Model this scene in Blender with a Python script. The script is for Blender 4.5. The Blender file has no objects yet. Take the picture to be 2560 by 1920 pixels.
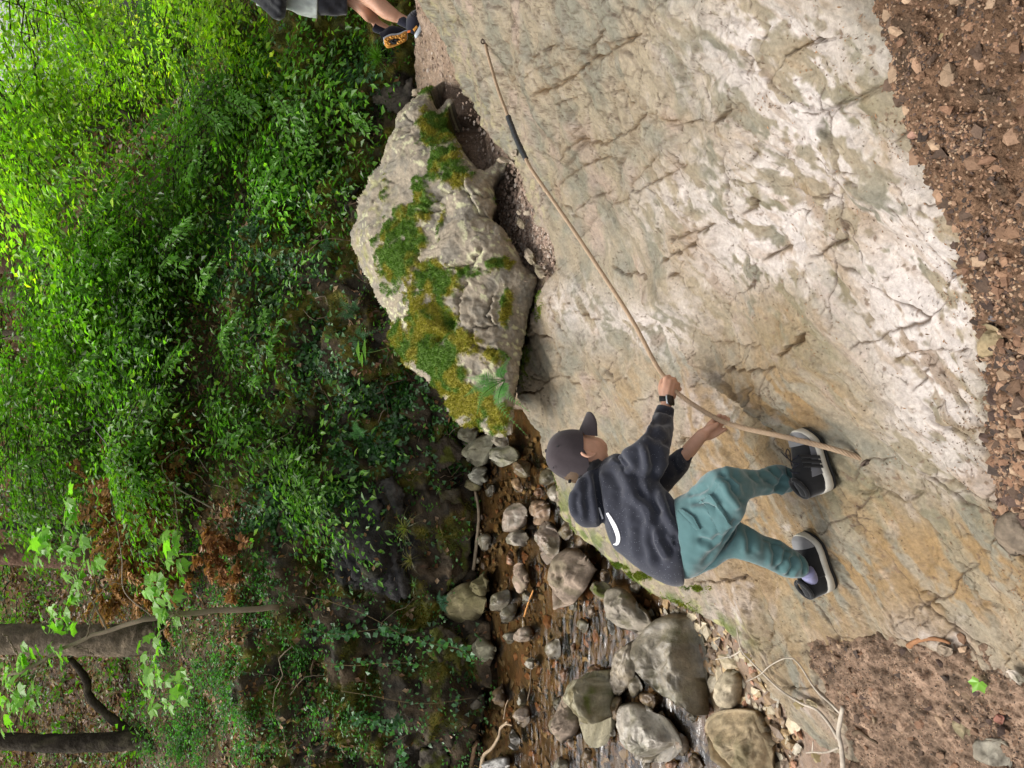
import bpy, math, random
import numpy as np
from mathutils import Vector, Matrix, Quaternion

scene = bpy.context.scene
COL = scene.collection
rng = np.random.default_rng(11)
random.seed(11)

# ------------------------------------------------------------------ camera
# The photograph lies on its side: the top of the world is at the left edge.
F = 1700.0                      # focal length in photo pixels (2560 x 1920)
PITCH = math.radians(30.0)      # camera looks 30 degrees down
CAM = np.array([0.0, 0.0, 2.0])
FWD = np.array([0.0, math.cos(PITCH), -math.sin(PITCH)])
RGT = np.array([1.0, 0.0, 0.0])
UPV = np.array([0.0, math.sin(PITCH), math.cos(PITCH)])
cam_data = bpy.data.cameras.new('camera')
cam = bpy.data.objects.new('camera', cam_data)
COL.objects.link(cam)
m = Matrix.Identity(4)
for i in range(3):
    m[i][0] = -UPV[i]; m[i][1] = RGT[i]; m[i][2] = -FWD[i]; m[i][3] = CAM[i]
cam.matrix_world = m
cam_data.sensor_fit = 'HORIZONTAL'
cam_data.sensor_width = 36.0
cam_data.lens = 36.0 * F / 2560.0
cam_data.clip_start = 0.05
cam_data.clip_end = 300.0
scene.camera = cam

# ------------------------------------------------------------------ light
SUN_EL = math.radians(62.0)
SUN_AZ = math.radians(-55.0)     # clockwise from +Y (towards +X): light comes from ahead, a little left
world = bpy.data.worlds.new('World')
scene.world = world
world.use_nodes = True
wn = world.node_tree.nodes; wl = world.node_tree.links
sky = wn.new('ShaderNodeTexSky')
sky.sky_type = 'NISHITA'; sky.sun_disc = False
sky.sun_elevation = SUN_EL; sky.sun_rotation = SUN_AZ
sky.air_density = 1.0; sky.dust_density = 5.0; sky.ozone_density = 0.6
bg = wn['Background']
bg.inputs['Strength'].default_value = 0.15
hsv = wn.new('ShaderNodeHueSaturation'); hsv.inputs['Saturation'].default_value = 0.18   # thin cloud: whiter than a clear sky
wl.new(sky.outputs['Color'], hsv.inputs['Color'])
wl.new(hsv.outputs['Color'], bg.inputs['Color'])
sun_d = bpy.data.lights.new('sun', 'SUN')
sun = bpy.data.objects.new('sun', sun_d); COL.objects.link(sun)
sun_d.energy = 1.5; sun_d.angle = math.radians(26.0); sun_d.color = (1.0, 0.95, 0.87)
sd = Vector((math.sin(SUN_AZ) * math.cos(SUN_EL), math.cos(SUN_AZ) * math.cos(SUN_EL), math.sin(SUN_EL)))
sun.rotation_euler = sd.to_track_quat('Z', 'Y').to_euler()
scene.view_settings.view_transform = 'Standard'
scene.view_settings.look = 'None'
scene.view_settings.gamma = 1.0
scene.view_settings.use_curve_mapping = False
scene.view_settings.exposure = 0.70
scene.cycles.max_bounces = 7
scene.cycles.diffuse_bounces = 3
scene.cycles.glossy_bounces = 2
scene.cycles.transmission_bounces = 4
scene.cycles.transparent_max_bounces = 8
scene.cycles.caustics_reflective = False
scene.cycles.caustics_refractive = False

# ------------------------------------------------------------------ helpers
def A(*v): return np.array(v, dtype=float)
def dirs(rx, ry):
    a = (960.0 - np.asarray(ry, float)) / F
    b = (1280.0 - np.asarray(rx, float)) / F
    return FWD + a[..., None] * RGT + b[..., None] * UPV
def at(rx, ry, t):
    """world point seen at a photo pixel, t metres along the view axis"""
    return CAM + np.asarray(t, float)[..., None] * dirs(rx, ry)
def project(P):
    v = P - CAM
    t = v @ FWD
    return 1280.0 - F * (v @ UPV) / t, 960.0 - F * (v @ RGT) / t, t
def img(dx, dy):
    """world direction of a photo-plane direction"""
    v = -dx * UPV - dy * RGT
    return v / np.linalg.norm(v)
def unit(v): return v / (np.linalg.norm(v, axis=-1, keepdims=True) + 1e-12)
def sstep(a, b, x):
    x = np.clip((x - a) / (b - a), 0, 1)
    return x * x * (3 - 2 * x)

_perm = np.random.default_rng(5).permutation(256)
_perm = np.concatenate([_perm, _perm, _perm])
_grad = unit(np.random.default_rng(6).normal(size=(256, 3)))
def pnoise(P):
    P = np.asarray(P, float)
    I = np.floor(P).astype(np.int64); f = P - I
    u = f * f * f * (f * (f * 6 - 15) + 10)
    I &= 255
    out = 0
    for dx in (0, 1):
        hx = _perm[I[..., 0] + dx]; wx = u[..., 0] if dx else 1 - u[..., 0]
        for dy in (0, 1):
            hy = _perm[hx + I[..., 1] + dy]; wy = u[..., 1] if dy else 1 - u[..., 1]
            for dz in (0, 1):
                h = _perm[hy + I[..., 2] + dz]; wz = u[..., 2] if dz else 1 - u[..., 2]
                g = _grad[h]
                d = g[..., 0] * (f[..., 0] - dx) + g[..., 1] * (f[..., 1] - dy) + g[..., 2] * (f[..., 2] - dz)
                out = out + wx * wy * wz * d
    return out * 1.6
def fbm(P, s, oct=4, gain=0.5, off=0.0):
    P = np.asarray(P, float) / s + off
    a = 1.0; r = 0; n = 0
    for i in range(oct):
        r = r + a * pnoise(P); n += a
        P = P * 2.03 + 17.3; a *= gain
    return r / n
def ridged(P, s, oct=3, off=0.0):
    P = np.asarray(P, float) / s + off
    a = 1.0; r = 0; n = 0
    for i in range(oct):
        r = r + a * (1 - np.abs(pnoise(P)) * 2); n += a
        P = P * 2.1 + 9.7; a *= 0.5
    return r / n

def seg_dist(X, Y, poly, closed=False):
    """distance (px), side sign and arc parameter from points to a polyline"""
    pts = np.asarray(poly, float)
    if closed: pts = np.vstack([pts, pts[:1]])
    best = np.full(np.shape(X), 1e9); sgn = np.ones(np.shape(X)); arc = np.zeros(np.shape(X))
    L = 0
    for (x0, y0), (x1, y1) in zip(pts[:-1], pts[1:]):
        dx, dy = x1 - x0, y1 - y0
        l2 = dx * dx + dy * dy + 1e-9
        u = np.clip(((X - x0) * dx + (Y - y0) * dy) / l2, 0, 1)
        d = np.hypot(X - x0 - u * dx, Y - y0 - u * dy)
        mk = d < best
        best = np.where(mk, d, best)
        sgn = np.where(mk, np.sign((X - x0) * dy - (Y - y0) * dx + 1e-9), sgn)
        arc = np.where(mk, L + u * math.sqrt(l2), arc)
        L += math.sqrt(l2)
    return best, sgn, arc / max(L, 1e-6)
def inside(X, Y, poly):
    pts = np.asarray(poly, float); r = np.zeros(np.shape(X), bool)
    x0, y0 = pts[-1]
    for x1, y1 in pts:
        c = ((y0 > Y) != (y1 > Y)) & (X < (x1 - x0) * (Y - y0) / (y1 - y0 + 1e-12) + x0)
        r ^= c; x0, y0 = x1, y1
    return r
def gau(X, Y, cx, cy, r, ry=None):
    return np.exp(-(((X - cx) / r) ** 2 + ((Y - cy) / (ry or r)) ** 2))

def zm(x0, y0, s):
    """reader for coordinates noted in a magnified view of the photo"""
    return lambda *p: [(x0 + a * s, y0 + b * s) for a, b in p]

def add_attr(me, name, val):
    val = np.asarray(val, np.float32)
    if val.ndim == 1:
        at_ = me.attributes.new(name, 'FLOAT', 'POINT'); at_.data.foreach_set('value', val)
    else:
        if val.shape[1] == 3: val = np.hstack([val, np.ones((len(val), 1), np.float32)])
        at_ = me.attributes.new(name, 'FLOAT_COLOR', 'POINT'); at_.data.foreach_set('color', val.ravel())
def new_mesh(name, V, faces, smooth=True, col=None, attrs=None):
    """V (n,3); faces: (m,k) array or list of such arrays"""
    me = bpy.data.meshes.new(name)
    if not isinstance(faces, list): faces = [faces]
    faces = [np.asarray(f, np.int32) for f in faces if len(f)]
    V = np.asarray(V, np.float32)
    me.vertices.add(len(V)); me.vertices.foreach_set('co', V.ravel())
    nl = sum(f.size for f in faces); npoly = sum(len(f) for f in faces)
    me.loops.add(nl); me.polygons.add(npoly)
    me.loops.foreach_set('vertex_index', np.concatenate([f.ravel() for f in faces]))
    tot = np.concatenate([np.full(len(f), f.shape[1], np.int32) for f in faces])
    st = np.concatenate([[0], np.cumsum(tot)[:-1]]).astype(np.int32)
    me.polygons.foreach_set('loop_start', st)
    me.polygons.foreach_set('use_smooth', np.full(npoly, smooth))
    me.update(calc_edges=True)
    if col is not None: add_attr(me, 'col', col)
    for k, v in (attrs or {}).items(): add_attr(me, k, v)
    me.validate()
    return me
def put(name, me, mats=None, parent=None, loc=None, **props):
    o = bpy.data.objects.new(name, me); COL.objects.link(o)
    if mats is not None:
        for mt in (mats if isinstance(mats, (list, tuple)) else [mats]): me.materials.append(mt)
    if parent is not None: o.parent = parent
    if loc is not None: o.location = [float(c) for c in loc]
    for k, v in props.items(): o[k] = v
    return o
def thing(name, label, category, loc=(0, 0, 0), group=None):
    o = bpy.data.objects.new(name, None); COL.objects.link(o)
    o.location = [float(c) for c in loc]; o.empty_display_size = 0.05
    o['label'] = label; o['category'] = category
    if group: o['group'] = group
    return o
def grid_faces(nr, nc, wrap=False):
    i = np.arange(nr - 1)[:, None]; j = np.arange(nc if wrap else nc - 1)[None, :]
    j2 = (j + 1) % nc
    return np.stack([i * nc + j, i * nc + j2, (i + 1) * nc + j2, (i + 1) * nc + j], -1).reshape(-1, 4)
def vnormals(V, Fq):
    n = np.zeros_like(V)
    fn = np.cross(V[Fq[:, 2]] - V[Fq[:, 0]], V[Fq[:, -1]] - V[Fq[:, 1]])
    for k in range(Fq.shape[1]): np.add.at(n, Fq[:, k], fn)
    return unit(n)

# ------------------------------------------------------------------ materials
def nodes_of(mt):
    mt.use_nodes = True
    return mt.node_tree.nodes, mt.node_tree.links
def base_mat(name, color=None, rough=0.8, attr=None, var=0.25, vscale=30.0, bumps=(), spec=0.3, vdark=None):
    """colour from an attribute or constant, mottled by noise; bumps = [(scale, strength, distance)]"""
    mt = bpy.data.materials.new(name); n, l = nodes_of(mt)
    p = n['Principled BSDF']; p.inputs['Roughness'].default_value = rough
    p.inputs['Specular IOR Level'].default_value = spec
    tc = n.new('ShaderNodeTexCoord')
    if attr:
        a = n.new('ShaderNodeAttribute'); a.attribute_name = attr; csock = a.outputs['Color']
    else:
        r = n.new('ShaderNodeRGB'); r.outputs[0].default_value = (*color, 1); csock = r.outputs[0]
    if var > 0:
        nz = n.new('ShaderNodeTexNoise'); nz.inputs['Scale'].default_value = vscale
        nz.inputs['Detail'].default_value = 6; nz.inputs['Roughness'].default_value = 0.65
        l.new(tc.outputs['Object'], nz.inputs['Vector'])
        mr = n.new('ShaderNodeMapRange')
        mr.inputs['From Min'].default_value = 0.25; mr.inputs['From Max'].default_value = 0.75
        mr.inputs['To Min'].default_value = 1 - var; mr.inputs['To Max'].default_value = 1 + var
        l.new(nz.outputs['Fac'], mr.inputs['Value'])
        mx = n.new('ShaderNodeVectorMath'); mx.operation = 'SCALE'
        l.new(csock, mx.inputs[0]); l.new(mr.outputs['Result'], mx.inputs['Scale'])
        csock = mx.outputs['Vector']
    l.new(csock, p.inputs['Base Color'])
    prev = None
    for sc, st, ds in bumps:
        nz = n.new('ShaderNodeTexNoise'); nz.inputs['Scale'].default_value = sc
        nz.inputs['Detail'].default_value = 5; nz.inputs['Roughness'].default_value = 0.6
        l.new(tc.outputs['Object'], nz.inputs['Vector'])
        b = n.new('ShaderNodeBump'); b.inputs['Strength'].default_value = st; b.inputs['Distance'].default_value = ds
        l.new(nz.outputs['Fac'], b.inputs['Height'])
        if prev: l.new(prev.outputs['Normal'], b.inputs['Normal'])
        prev = b
    if prev: l.new(prev.outputs['Normal'], p.inputs['Normal'])
    return mt
def leaf_mat(name, trans=0.45, gloss=0.06):
    """thin leaf: colour attribute, diffuse + light coming through + a little sheen"""
    mt = bpy.data.materials.new(name); n, l = nodes_of(mt)
    n.remove(n['Principled BSDF'])
    a = n.new('ShaderNodeAttribute'); a.attribute_name = 'col'
    d = n.new('ShaderNodeBsdfDiffuse'); t = n.new('ShaderNodeBsdfTranslucent'); g = n.new('ShaderNodeBsdfGlossy')
    g.inputs['Roughness'].default_value = 0.35
    hs = n.new('ShaderNodeMix'); hs.data_type = 'RGBA'; hs.blend_type = 'MULTIPLY'
    hs.inputs[0].default_value = 1.0; hs.inputs[7].default_value = (1.15, 1.5, 0.55, 1)
    l.new(a.outputs['Color'], hs.inputs[6])
    l.new(a.outputs['Color'], d.inputs['Color']); l.new(hs.outputs[2], t.inputs['Color'])
    m1 = n.new('ShaderNodeMixShader'); m1.inputs[0].default_value = trans
    l.new(d.outputs[0], m1.inputs[1]); l.new(t.outputs[0], m1.inputs[2])
    m2 = n.new('ShaderNodeMixShader'); m2.inputs[0].default_value = gloss
    l.new(m1.outputs[0], m2.inputs[1]); l.new(g.outputs[0], m2.inputs[2])
    l.new(m2.outputs[0], n['Material Output'].inputs['Surface'])
    return mt

def worley2(u, v, seed):
    """nearest-cell edge distance and a random number per cell, in the plane"""
    iu = np.floor(u).astype(np.int64); iv = np.floor(v).astype(np.int64)
    f1 = np.full(u.shape, 9.0); f2 = np.full(u.shape, 9.0); cid = np.zeros(u.shape, np.int64)
    for a in (-1, 0, 1):
        for b in (-1, 0, 1):
            h = _perm[(_perm[(iu + a) & 255] + iv + b + seed) & 255]
            h2 = _perm[(h + 71) & 255]
            d = np.hypot(iu + a + h / 255.0 - u, iv + b + h2 / 255.0 - v)
            c = d < f1
            f2 = np.where(c, f1, np.minimum(f2, d)); cid = np.where(c, h * 256 + h2, cid); f1 = np.minimum(f1, d)
    return f2 - f1, (cid * 7919 % 1009) / 1009.0, (cid * 104729 % 997) / 997.0
# ------------------------------------------------------------------ terrain
W0 = 2.0     # camera height; heights below are world heights (feet of the climber ~ 0)
def S(x, y):
    """rock slab: a side slope that steepens to the right and flattens towards the stream"""
    p = (x + 0.25) * 0.75 - (y - 1.39) * 0.66
    w = 0.12
    return 0.03 + 0.25 * p + 0.45 * w * np.logaddexp(0, p / w)
def hit(rx, ry, H, t0=0.5, t1=30.0, n=36):
    d = dirs(rx, ry)
    lo = np.full(np.shape(rx), t0, float); hi = np.full(np.shape(rx), t1, float)
    for _ in range(n):
        mid = 0.5 * (lo + hi); P = CAM + mid[..., None] * d
        above = P[..., 2] > H(P[..., 0], P[..., 1])
        lo = np.where(above, mid, lo); hi = np.where(above, hi, mid)
    return CAM + lo[..., None] * d
def hit1(rx, ry, H=S): return hit(np.array([float(rx)]), np.array([float(ry)]), H)[0]

WATER = -0.80
_py = A(5.30, 5.45, 5.52, 5.75, 6.0, 6.3, 6.9, 8.0, 10.0, 14.0, 20.0, 60.0)
_pz = A(-1.1, -0.95, -0.78, -0.22, 0.25, 0.66, 1.0, 1.42, 2.2, 4.0, 7.2, 29.0)
_pzr = A(-1.1, -0.95, -0.78, -0.30, 0.10, 0.42, 0.70, 1.0, 1.3, 1.2, .6, -3.0)
def HILL(x, y):
    yy = y + 0.10 * np.sin(x * 1.9 + 0.6) + 0.06 * np.sin(x * 4.3)
    a = np.interp(yy, _py, _pz); b = np.interp(yy, _py, _pzr)
    k = sstep(0.6, 3.2, x) * sstep(9.5, 7.5, y) + sstep(.24, .42, x / np.maximum(y, 1.0)) * sstep(7.5, 9.5, y)
    return a * (1 - k) + b * k

z7 = zm(1200, 60, 0.4069)      # magnified views used while tracing the photo
z8 = zm(1400, 600, 0.4973)
z3 = zm(1700, 1395, 0.3888)
CRACKS = [(w, d, p) for w, d, p in [
 (7, 1.0, z7((1050,20),(1030,50),(940,95),(840,150),(740,210),(660,220),(610,290),(540,350),(480,385),(400,400),(320,450))),
 (5, .8, z7((620,180),(700,100),(780,20))),
 (4, .7, z7((345,230),(400,150),(440,130),(540,160),(620,190))),
 (3.5, .5, z7((340,270),(420,260),(520,245))),
 (3.5, .5, z7((355,220),(310,330))),
 (5, .8, z7((195,60),(205,180),(200,290),(185,430))),
 (6, 1.0, z7((790,400),(880,420),(950,470),(1060,500),(1140,550),(1300,590),(1420,570),(1500,590),(1560,520),(1580,450))),
 (5, .8, z7((1080,510),(1000,580),(950,650),(840,700),(750,740),(600,720),(530,780),(490,860),(450,900))),
 (3.5, .6, z7((590,530),(580,640),(555,700))),
 (4.5, .7, z7((890,900),(860,840),(810,815),(700,840),(620,880),(550,930),(470,1010))),
 (3, .5, z7((740,740),(730,800))),
 (5, .9, z7((1140,770),(1060,850),(1000,900),(960,970),(940,1050),(940,1120))),
 (5, .9, z7((1310,840),(1240,890),(1130,940),(1050,980),(1010,1010),(950,1010))),
 (5, .8, z7((1460,1240),(1340,1270),(1250,1300),(1180,1320))),
 (6, 1., z7((1390,1280),(1340,1340),(1270,1390),(1180,1420),(1130,1470))),
 (5, .9, z7((1300,1440),(1270,1520),(1210,1530))),
 (4, .6, z7((830,1000),(750,1050),(680,1070),(590,1140))),
 (4, .6, z7((930,1060),(860,1090),(790,1120))),
 (6, 1., z7((2210,80),(2080,95),(1980,140),(1900,190),(1870,250),(1790,370))),
 (5, .8, z7((1800,0),(1760,80),(1730,170))),
 (5, .8, z7((1900,1380),(1800,1420),(1740,1440))),
 (4, .7, z7((2210,1350),(2150,1380),(2090,1385))),
 (6, .8, z7((1870,1030),(1960,1040),(2040,1110),(2110,1180),(2210,1260))),
 (7, .7, z7((1780,650),(1850,720),(1900,820),(1990,900))),
 (5, .7, z7((400,930),(450,1010),(550,1120),(620,1200))),
 (4, .6, z7((1060,1560),(980,1530),(900,1530),(820,1480))),
 (5, .8, z7((1640,1170),(1700,1090),(1660,1060))),
 (5, .7, z7((480,500),(590,455))),
 (4, .6, z8((720,430),(800,490),(950,530),(1090,550))),
 (8, 1.2, z8((1090,550),(1150,555),(1220,500),(1255,440))),
 (4.5, .8, z8((860,655),(900,640),(1000,650),(1020,640),(1130,640))),
 (6, 1.1, z8((990,650),(1005,720),(995,800),(990,830))),
 (5, .9, z8((1690,620),(1680,600),(1760,570),(1870,545),(2080,550))),
 (5, .8, z8((1870,920),(1980,940),(2190,940))),
 (4, .7, z8((1400,20),(1320,50))), (4, .7, z8((1140,45),(1060,80),(1010,100))),
 (5, 1., z8((590,1020),(640,1000),(690,985))),
 (5, .9, z8((30,260),(60,330),(110,370),(210,400))),
 (4, .5, z8((110,700),(240,710),(330,690))),
 (4, .5, z8((840,830),(900,820),(960,825))),
 (6, .8, z3((1330,460),(1420,490),(1500,500),(1770,520))),
 (5, .8, z3((60,160),(170,155),(270,150),(420,130),(500,140))),
 (5, .8, z3((500,140),(560,300),(600,430),(590,600))),
 (5, .6, z3((1500,180),(1620,260),(1700,350))),
 (4, .6, z3((2180,560),(2130,640),(2100,700))),
 (5, .9, [(1392,648),(1400,690),(1380,740),(1390,800),(1420,840)]),
 (5, .9, [(1310,850),(1340,830),(1375,845),(1400,880),(1395,930)]),
 (4, .7, [(1400,930),(1370,960),(1340,975),(1300,985)]),
 (4, .7, [(1395,930),(1450,960),(1470,1000)]),
]]
RIB = z8((380,250),(500,320),(630,440),(700,600),(850,740),(1000,830),(1080,900),(1150,950),(1180,1000))

_ly = A(-300,-100,0,60,130,200,260,330,400,430,480,560,620,650,680,700,760,850,920,980,1040,1090,1130,1170,1220,1290,1340,1390,1440,1480,1510,1540,1570,1610,1650,1700,1760,1820,1880,1920,2000,2300)
_lx = A(960,1010,1040,1075,1110,1135,1165,1215,1265,1280,1300,1330,1375,1385,1372,1355,1325,1310,1290,1285,1310,1340,1345,1360,1375,1395,1440,1490,1560,1620,1680,1740,1790,1850,1885,1905,1935,1985,2060,2110,2200,2560)

def slab_height_px(rx, ry):
    """fine left edge of the slab in the photo, with natural wobble"""
    return np.interp(ry, _ly, _lx) + 7 * pnoise(np.stack([ry / 37, ry * 0, ry * 0], -1)) + 4 * pnoise(np.stack([ry / 11, ry * 0 + 3, ry * 0], -1))

def build_slab():
    NR, NC = 1000, 600
    ry = np.linspace(-620, 2200, NR)
    u = np.linspace(0, 1, NC)
    lx = slab_height_px(None, ry)
    RX = lx[:, None] + (2820 - lx[:, None]) * (u[None, :] ** 1.04)
    RY = np.repeat(ry[:, None], NC, 1)
    P = hit(RX, RY, S)
    V = P.reshape(-1, 3).copy(); X = RX.ravel(); Y = RY.ravel()
    Fq = grid_faces(NR, NC)
    N = vnormals(V, Fq)
    if N[:, 2].mean() < 0: N = -N
    # direction of the bedding streaks on the slab
    d1 = hit1(2100, 950) - hit1(1700, 470); d1[2] = 0; d1 = unit(d1)
    d2 = A(-d1[1], d1[0], 0)
    wp = V + 0.10 * np.stack([fbm(V, .5, 2), fbm(V, .5, 2, off=7.7), fbm(V, .5, 2, off=3.1)], -1)
    q = np.stack([wp @ d1 / 4.0, wp @ d2, wp[:, 2]], -1)
    streak = fbm(q, .11, 4)
    streak2 = fbm(q, .035, 3, off=4.2)
    broad = fbm(V, .55, 3, off=1.9)
    med = fbm(wp, .16, 4, off=8.8)
    fine = fbm(V, .035, 3, off=2.2)
    plates = ridged(wp, .30, 3, off=5.5)
    right = sstep(700, 150, Y) * sstep(2100, 1500, X)          # blocky, plated part of the wall
    disp = 0.050 * broad + 0.014 * med + 0.0035 * fine + 0.034 * streak * (1 - .8 * right) + 0.0030 * streak2
    disp += 0.020 * (np.minimum(plates, .82) - .6) * (0.35 + right)
    # flat plates stepping up and down, like split bedding
    st = fbm(wp, .34, 3, off=12.5) * 4.0
    stp = np.floor(st) + sstep(0.0, 0.12, st - np.floor(st))
    disp += 0.009 * stp * (0.15 + 0.85 * right)
    edge_dirt = sstep(0.16, 0.02, np.abs(st - np.floor(st) - 0.04)) * right * 0.5
    # joints: two sizes of angular plates with hairline gaps
    U_ = (wp @ d1); W_ = (wp @ d2) + V[:, 2] * .6
    jit = .05 * fbm(V, .12, 3, off=33) + .018 * fbm(V, .03, 2, off=35)
    crack = np.zeros(len(V))
    for cs, hh, sd_, wd in ((.34, .016, 3, .026), (.15, .007, 8, .035), (.06, .0030, 15, .06)):
        ed, r1, r2 = worley2((U_ + jit) / (cs * 1.5), (W_ + jit * 1.3) / cs, sd_)
        act = sstep(-.10, .25, fbm(V, cs * 1.8, 3, off=sd_ * 1.7) + .30 * right - .05)
        disp += hh * (r1 - .5) * sstep(0, .05, ed) * (.25 + .75 * act) * (.45 + .8 * right) + hh * .8 * (r2 - .5) * ed
        gl = np.exp(-(ed / wd) ** 2) * act
        disp -= hh * .9 * gl
        crack = np.maximum(crack, gl * (.75 if cs > .2 else .5) * (.35 + .65 * right))
    # hairline joints running across the bedding
    wv = V + .07 * np.stack([fbm(V, .22, 3, off=61), fbm(V, .22, 3, off=63), V[:, 0] * 0], -1) + .012 * np.stack([fbm(V, .035, 2, off=65), fbm(V, .035, 2, off=67), V[:, 0] * 0], -1)
    U2 = wv @ d1; W2 = wv @ d2 + V[:, 2] * .6
    for cs, sd_, wd, thr in ((.26, 21, .016, .02), (.12, 25, .022, .06), (.055, 29, .030, .10)):
        ed, r1, r2 = worley2(U2 / cs, W2 / (cs * 1.7), sd_)
        act = sstep(thr, thr + .12, fbm(V, cs * 2.2, 3, off=sd_ * 1.3) + .16 * right - .02) * sstep(.15, .5, r2 + fbm(V, cs * .8, 2, off=sd_))
        gl = np.exp(-(ed / wd) ** 2) * act
        disp += cs * .035 * (r1 - .5) * act * sstep(0, wd * 1.5, ed) - cs * .04 * gl
        crack = np.maximum(crack, gl * .95)
    halo = np.zeros(len(V))
    jx = X + 9 * pnoise(np.stack([X / 22, Y / 22, X * 0], -1)) + 4 * pnoise(np.stack([X / 8, Y / 8, X * 0 + 5], -1))
    jy = Y + 9 * pnoise(np.stack([X / 22, Y / 22, X * 0 + 9], -1)) + 4 * pnoise(np.stack([X / 8, Y / 8, X * 0 + 15], -1))
    for w, dep, poly in CRACKS:
        pa = np.asarray(poly); lo = pa.min(0) - 90; hi = pa.max(0) + 90
        mk = (jx > lo[0]) & (jx < hi[0]) & (jy > lo[1]) & (jy < hi[1])
        d, sg, ar = seg_dist(jx[mk], jy[mk], poly)
        taper = sstep(0, .12, ar) * sstep(1, .88, ar) * .8 + .2
        ww = w * (0.65 + 0.7 * taper) * (0.75 + 0.8 * np.abs(pnoise(np.stack([ar * 9, ar * 0 + w, ar * 0 + dep * 7], -1))))
        g = np.exp(-(d / (ww * 0.30)) ** 2) * dep * taper
        disp[mk] -= 0.034 * g
        disp[mk] += 0.014 * dep * taper * np.exp(-d / 60.0) * np.where(sg > 0, 1, -.35)
        crack[mk] = np.maximum(crack[mk], np.exp(-(d / (ww * 0.36)) ** 2) * min(1, dep + .25) * taper); halo[mk] = np.maximum(halo[mk], np.exp(-d / 14.0) * dep * taper)
    # rib with a hollow on its lower right side
    d, sg, ar = seg_dist(jx * .4 + X * .6, jy * .4 + Y * .6, RIB)
    tp = sstep(0, .15, ar) * sstep(1, .75, ar)
    side = np.where(sg > 0, -1, 1) * d
    inner = gau(X, Y, 1905, 975, 130, 90)
    disp += tp * (0.050 * np.exp(-np.maximum(-side, 0) / 60) * np.exp(-np.maximum(side, 0) / 8.0))
    hollow = sstep(0, 26, side) * np.exp(-np.maximum(side - 60, 0) / 90) * tp
    disp -= 0.125 * hollow * (0.35 + inner)
    # lip towards path and stream: rounded edge
    ex = X - np.repeat(lx, NC)
    Vd = V + N * disp[:, None]
    lipR = 0.05 + 0.02 * fbm(V, .3, 2)
    em = ex / F * ((V - CAM) @ FWD)
    k = np.clip(1 - em / (lipR * 1.3), 0, 1)
    Vd[:, 2] -= (1 - np.sqrt(np.clip(1 - k ** 2, 0, 1))) * lipR
    # colour of the stone ----------------------------------------------
    beige = A(.290, .245, .180); grey = A(.205, .195, .155); white = A(.520, .475, .460)
    ochre = A(.255, .170, .082); green = A(.140, .126, .078); pink = A(.340, .262, .220); dirt = A(.075, .048, .030)
    C = beige + (grey - beige) * sstep(-.15, .3, fbm(wp, .22, 3, off=20))[:, None]
    def mix(c, mk, col): return c + (col - c) * np.clip(mk, 0, 1)[:, None]
    C = mix(C, .75 * sstep(.05, .35, fbm(wp, .30, 4, off=31)), pink)
    wz = (gau(X, Y, 2010, 320, 200, 250) + gau(X, Y, 2250, 640, 170, 230) + gau(X, Y, 2340, 850, 130, 200) + .6 * gau(X, Y, 1900, 90, 200, 120)
          + gau(X, Y, 2350, 1120, 140, 160) * .6 + gau(X, Y, 1880, 640, 130, 110) * .8 + gau(X, Y, 1640, 820, 150, 70) * .9
          + gau(X, Y, 1720, 520, 140, 120) * .6 + gau(X, Y, 1990, 560, 90, 90) * .7 + gau(X, Y, 1850, 1510, 80, 100) * 1.0 + gau(X, Y, 2330, 1560, 160, 60) * .7
          + gau(X, Y, 1800, 1060, 130, 60) * .5 + gau(X, Y, 1420, 760, 90, 60) * .6 + gau(X, Y, 1980, 1320, 60, 50) * .7)
    oz = (gau(X, Y, 1830, 1130, 260, 160) * 1.0 + gau(X, Y, 1960, 1010, 170, 90) * 1.1 + gau(X, Y, 1950, 1380, 220, 160) * 1.1 + gau(X, Y, 2250, 1400, 260, 130)
          + gau(X, Y, 2080, 1660, 160, 110) * 1.1 + gau(X, Y, 2450, 1480, 170, 130) * 1.1 + gau(X, Y, 2120, 560, 120, 110) * .7 + gau(X, Y, 1930, 790, 160, 110) * .6
          + gau(X, Y, 2190, 330, 70, 160) * .6 + gau(X, Y, 1600, 980, 150, 120) * .6 + gau(X, Y, 1850, 330, 120, 60) * .35 + gau(X, Y, 1700, 600, 90, 60) * .5)
    gz = (gau(X, Y, 2040, 900, 200, 190) + gau(X, Y, 1900, 560, 130, 120) * .8 + gau(X, Y, 2150, 1230, 190, 100) + gau(X, Y, 2130, 280, 110, 100) * .9
          + gau(X, Y, 2350, 1330, 170, 110) * .7 + gau(X, Y, 1500, 400, 160, 200) * .35 + gau(X, Y, 2060, 660, 120, 120) * .8 + gau(X, Y, 1990, 1560, 140, 120) * .5)
    sA = fbm(q, .16, 4, off=41); sB = fbm(q, .07, 4, off=52)
    C = mix(C, .85 * np.clip(gz, 0, 1.2) * sstep(-.16, .10, sA + .5 * sB + .2 * fine), green * 1.2)
    C = mix(C, 1.0 * np.clip(wz, 0, 1.2) * sstep(-.12, .06, sB + .45 * fine + .4 * fbm(q, .3, 3, off=3)), white)
    C = mix(C, .80 * np.clip(oz, 0, 1.2) * sstep(-.14, .12, sB * .9 + .6 * fbm(q, .22, 4, off=61) + .25 * fine), ochre)
    C = mix(C, .55 * np.clip(oz, 0, 1) * sstep(.10, .35, sA), A(.33, .25, .15))
    low = sstep(1650, 1950, X)
    C = mix(C, .40 * low * sstep(.12, .40, streak2 + .3 * sB), A(.20, .13, .065))
    C = mix(C, .5 * sstep(.18, .42, fbm(wp, .09, 4, off=71)) * (0.3 + wz), white * 1.04)
    C = C * (1 + .22 * fine + .20 * streak2 + .18 * fbm(V, .014, 2, off=14))[:, None]
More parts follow.
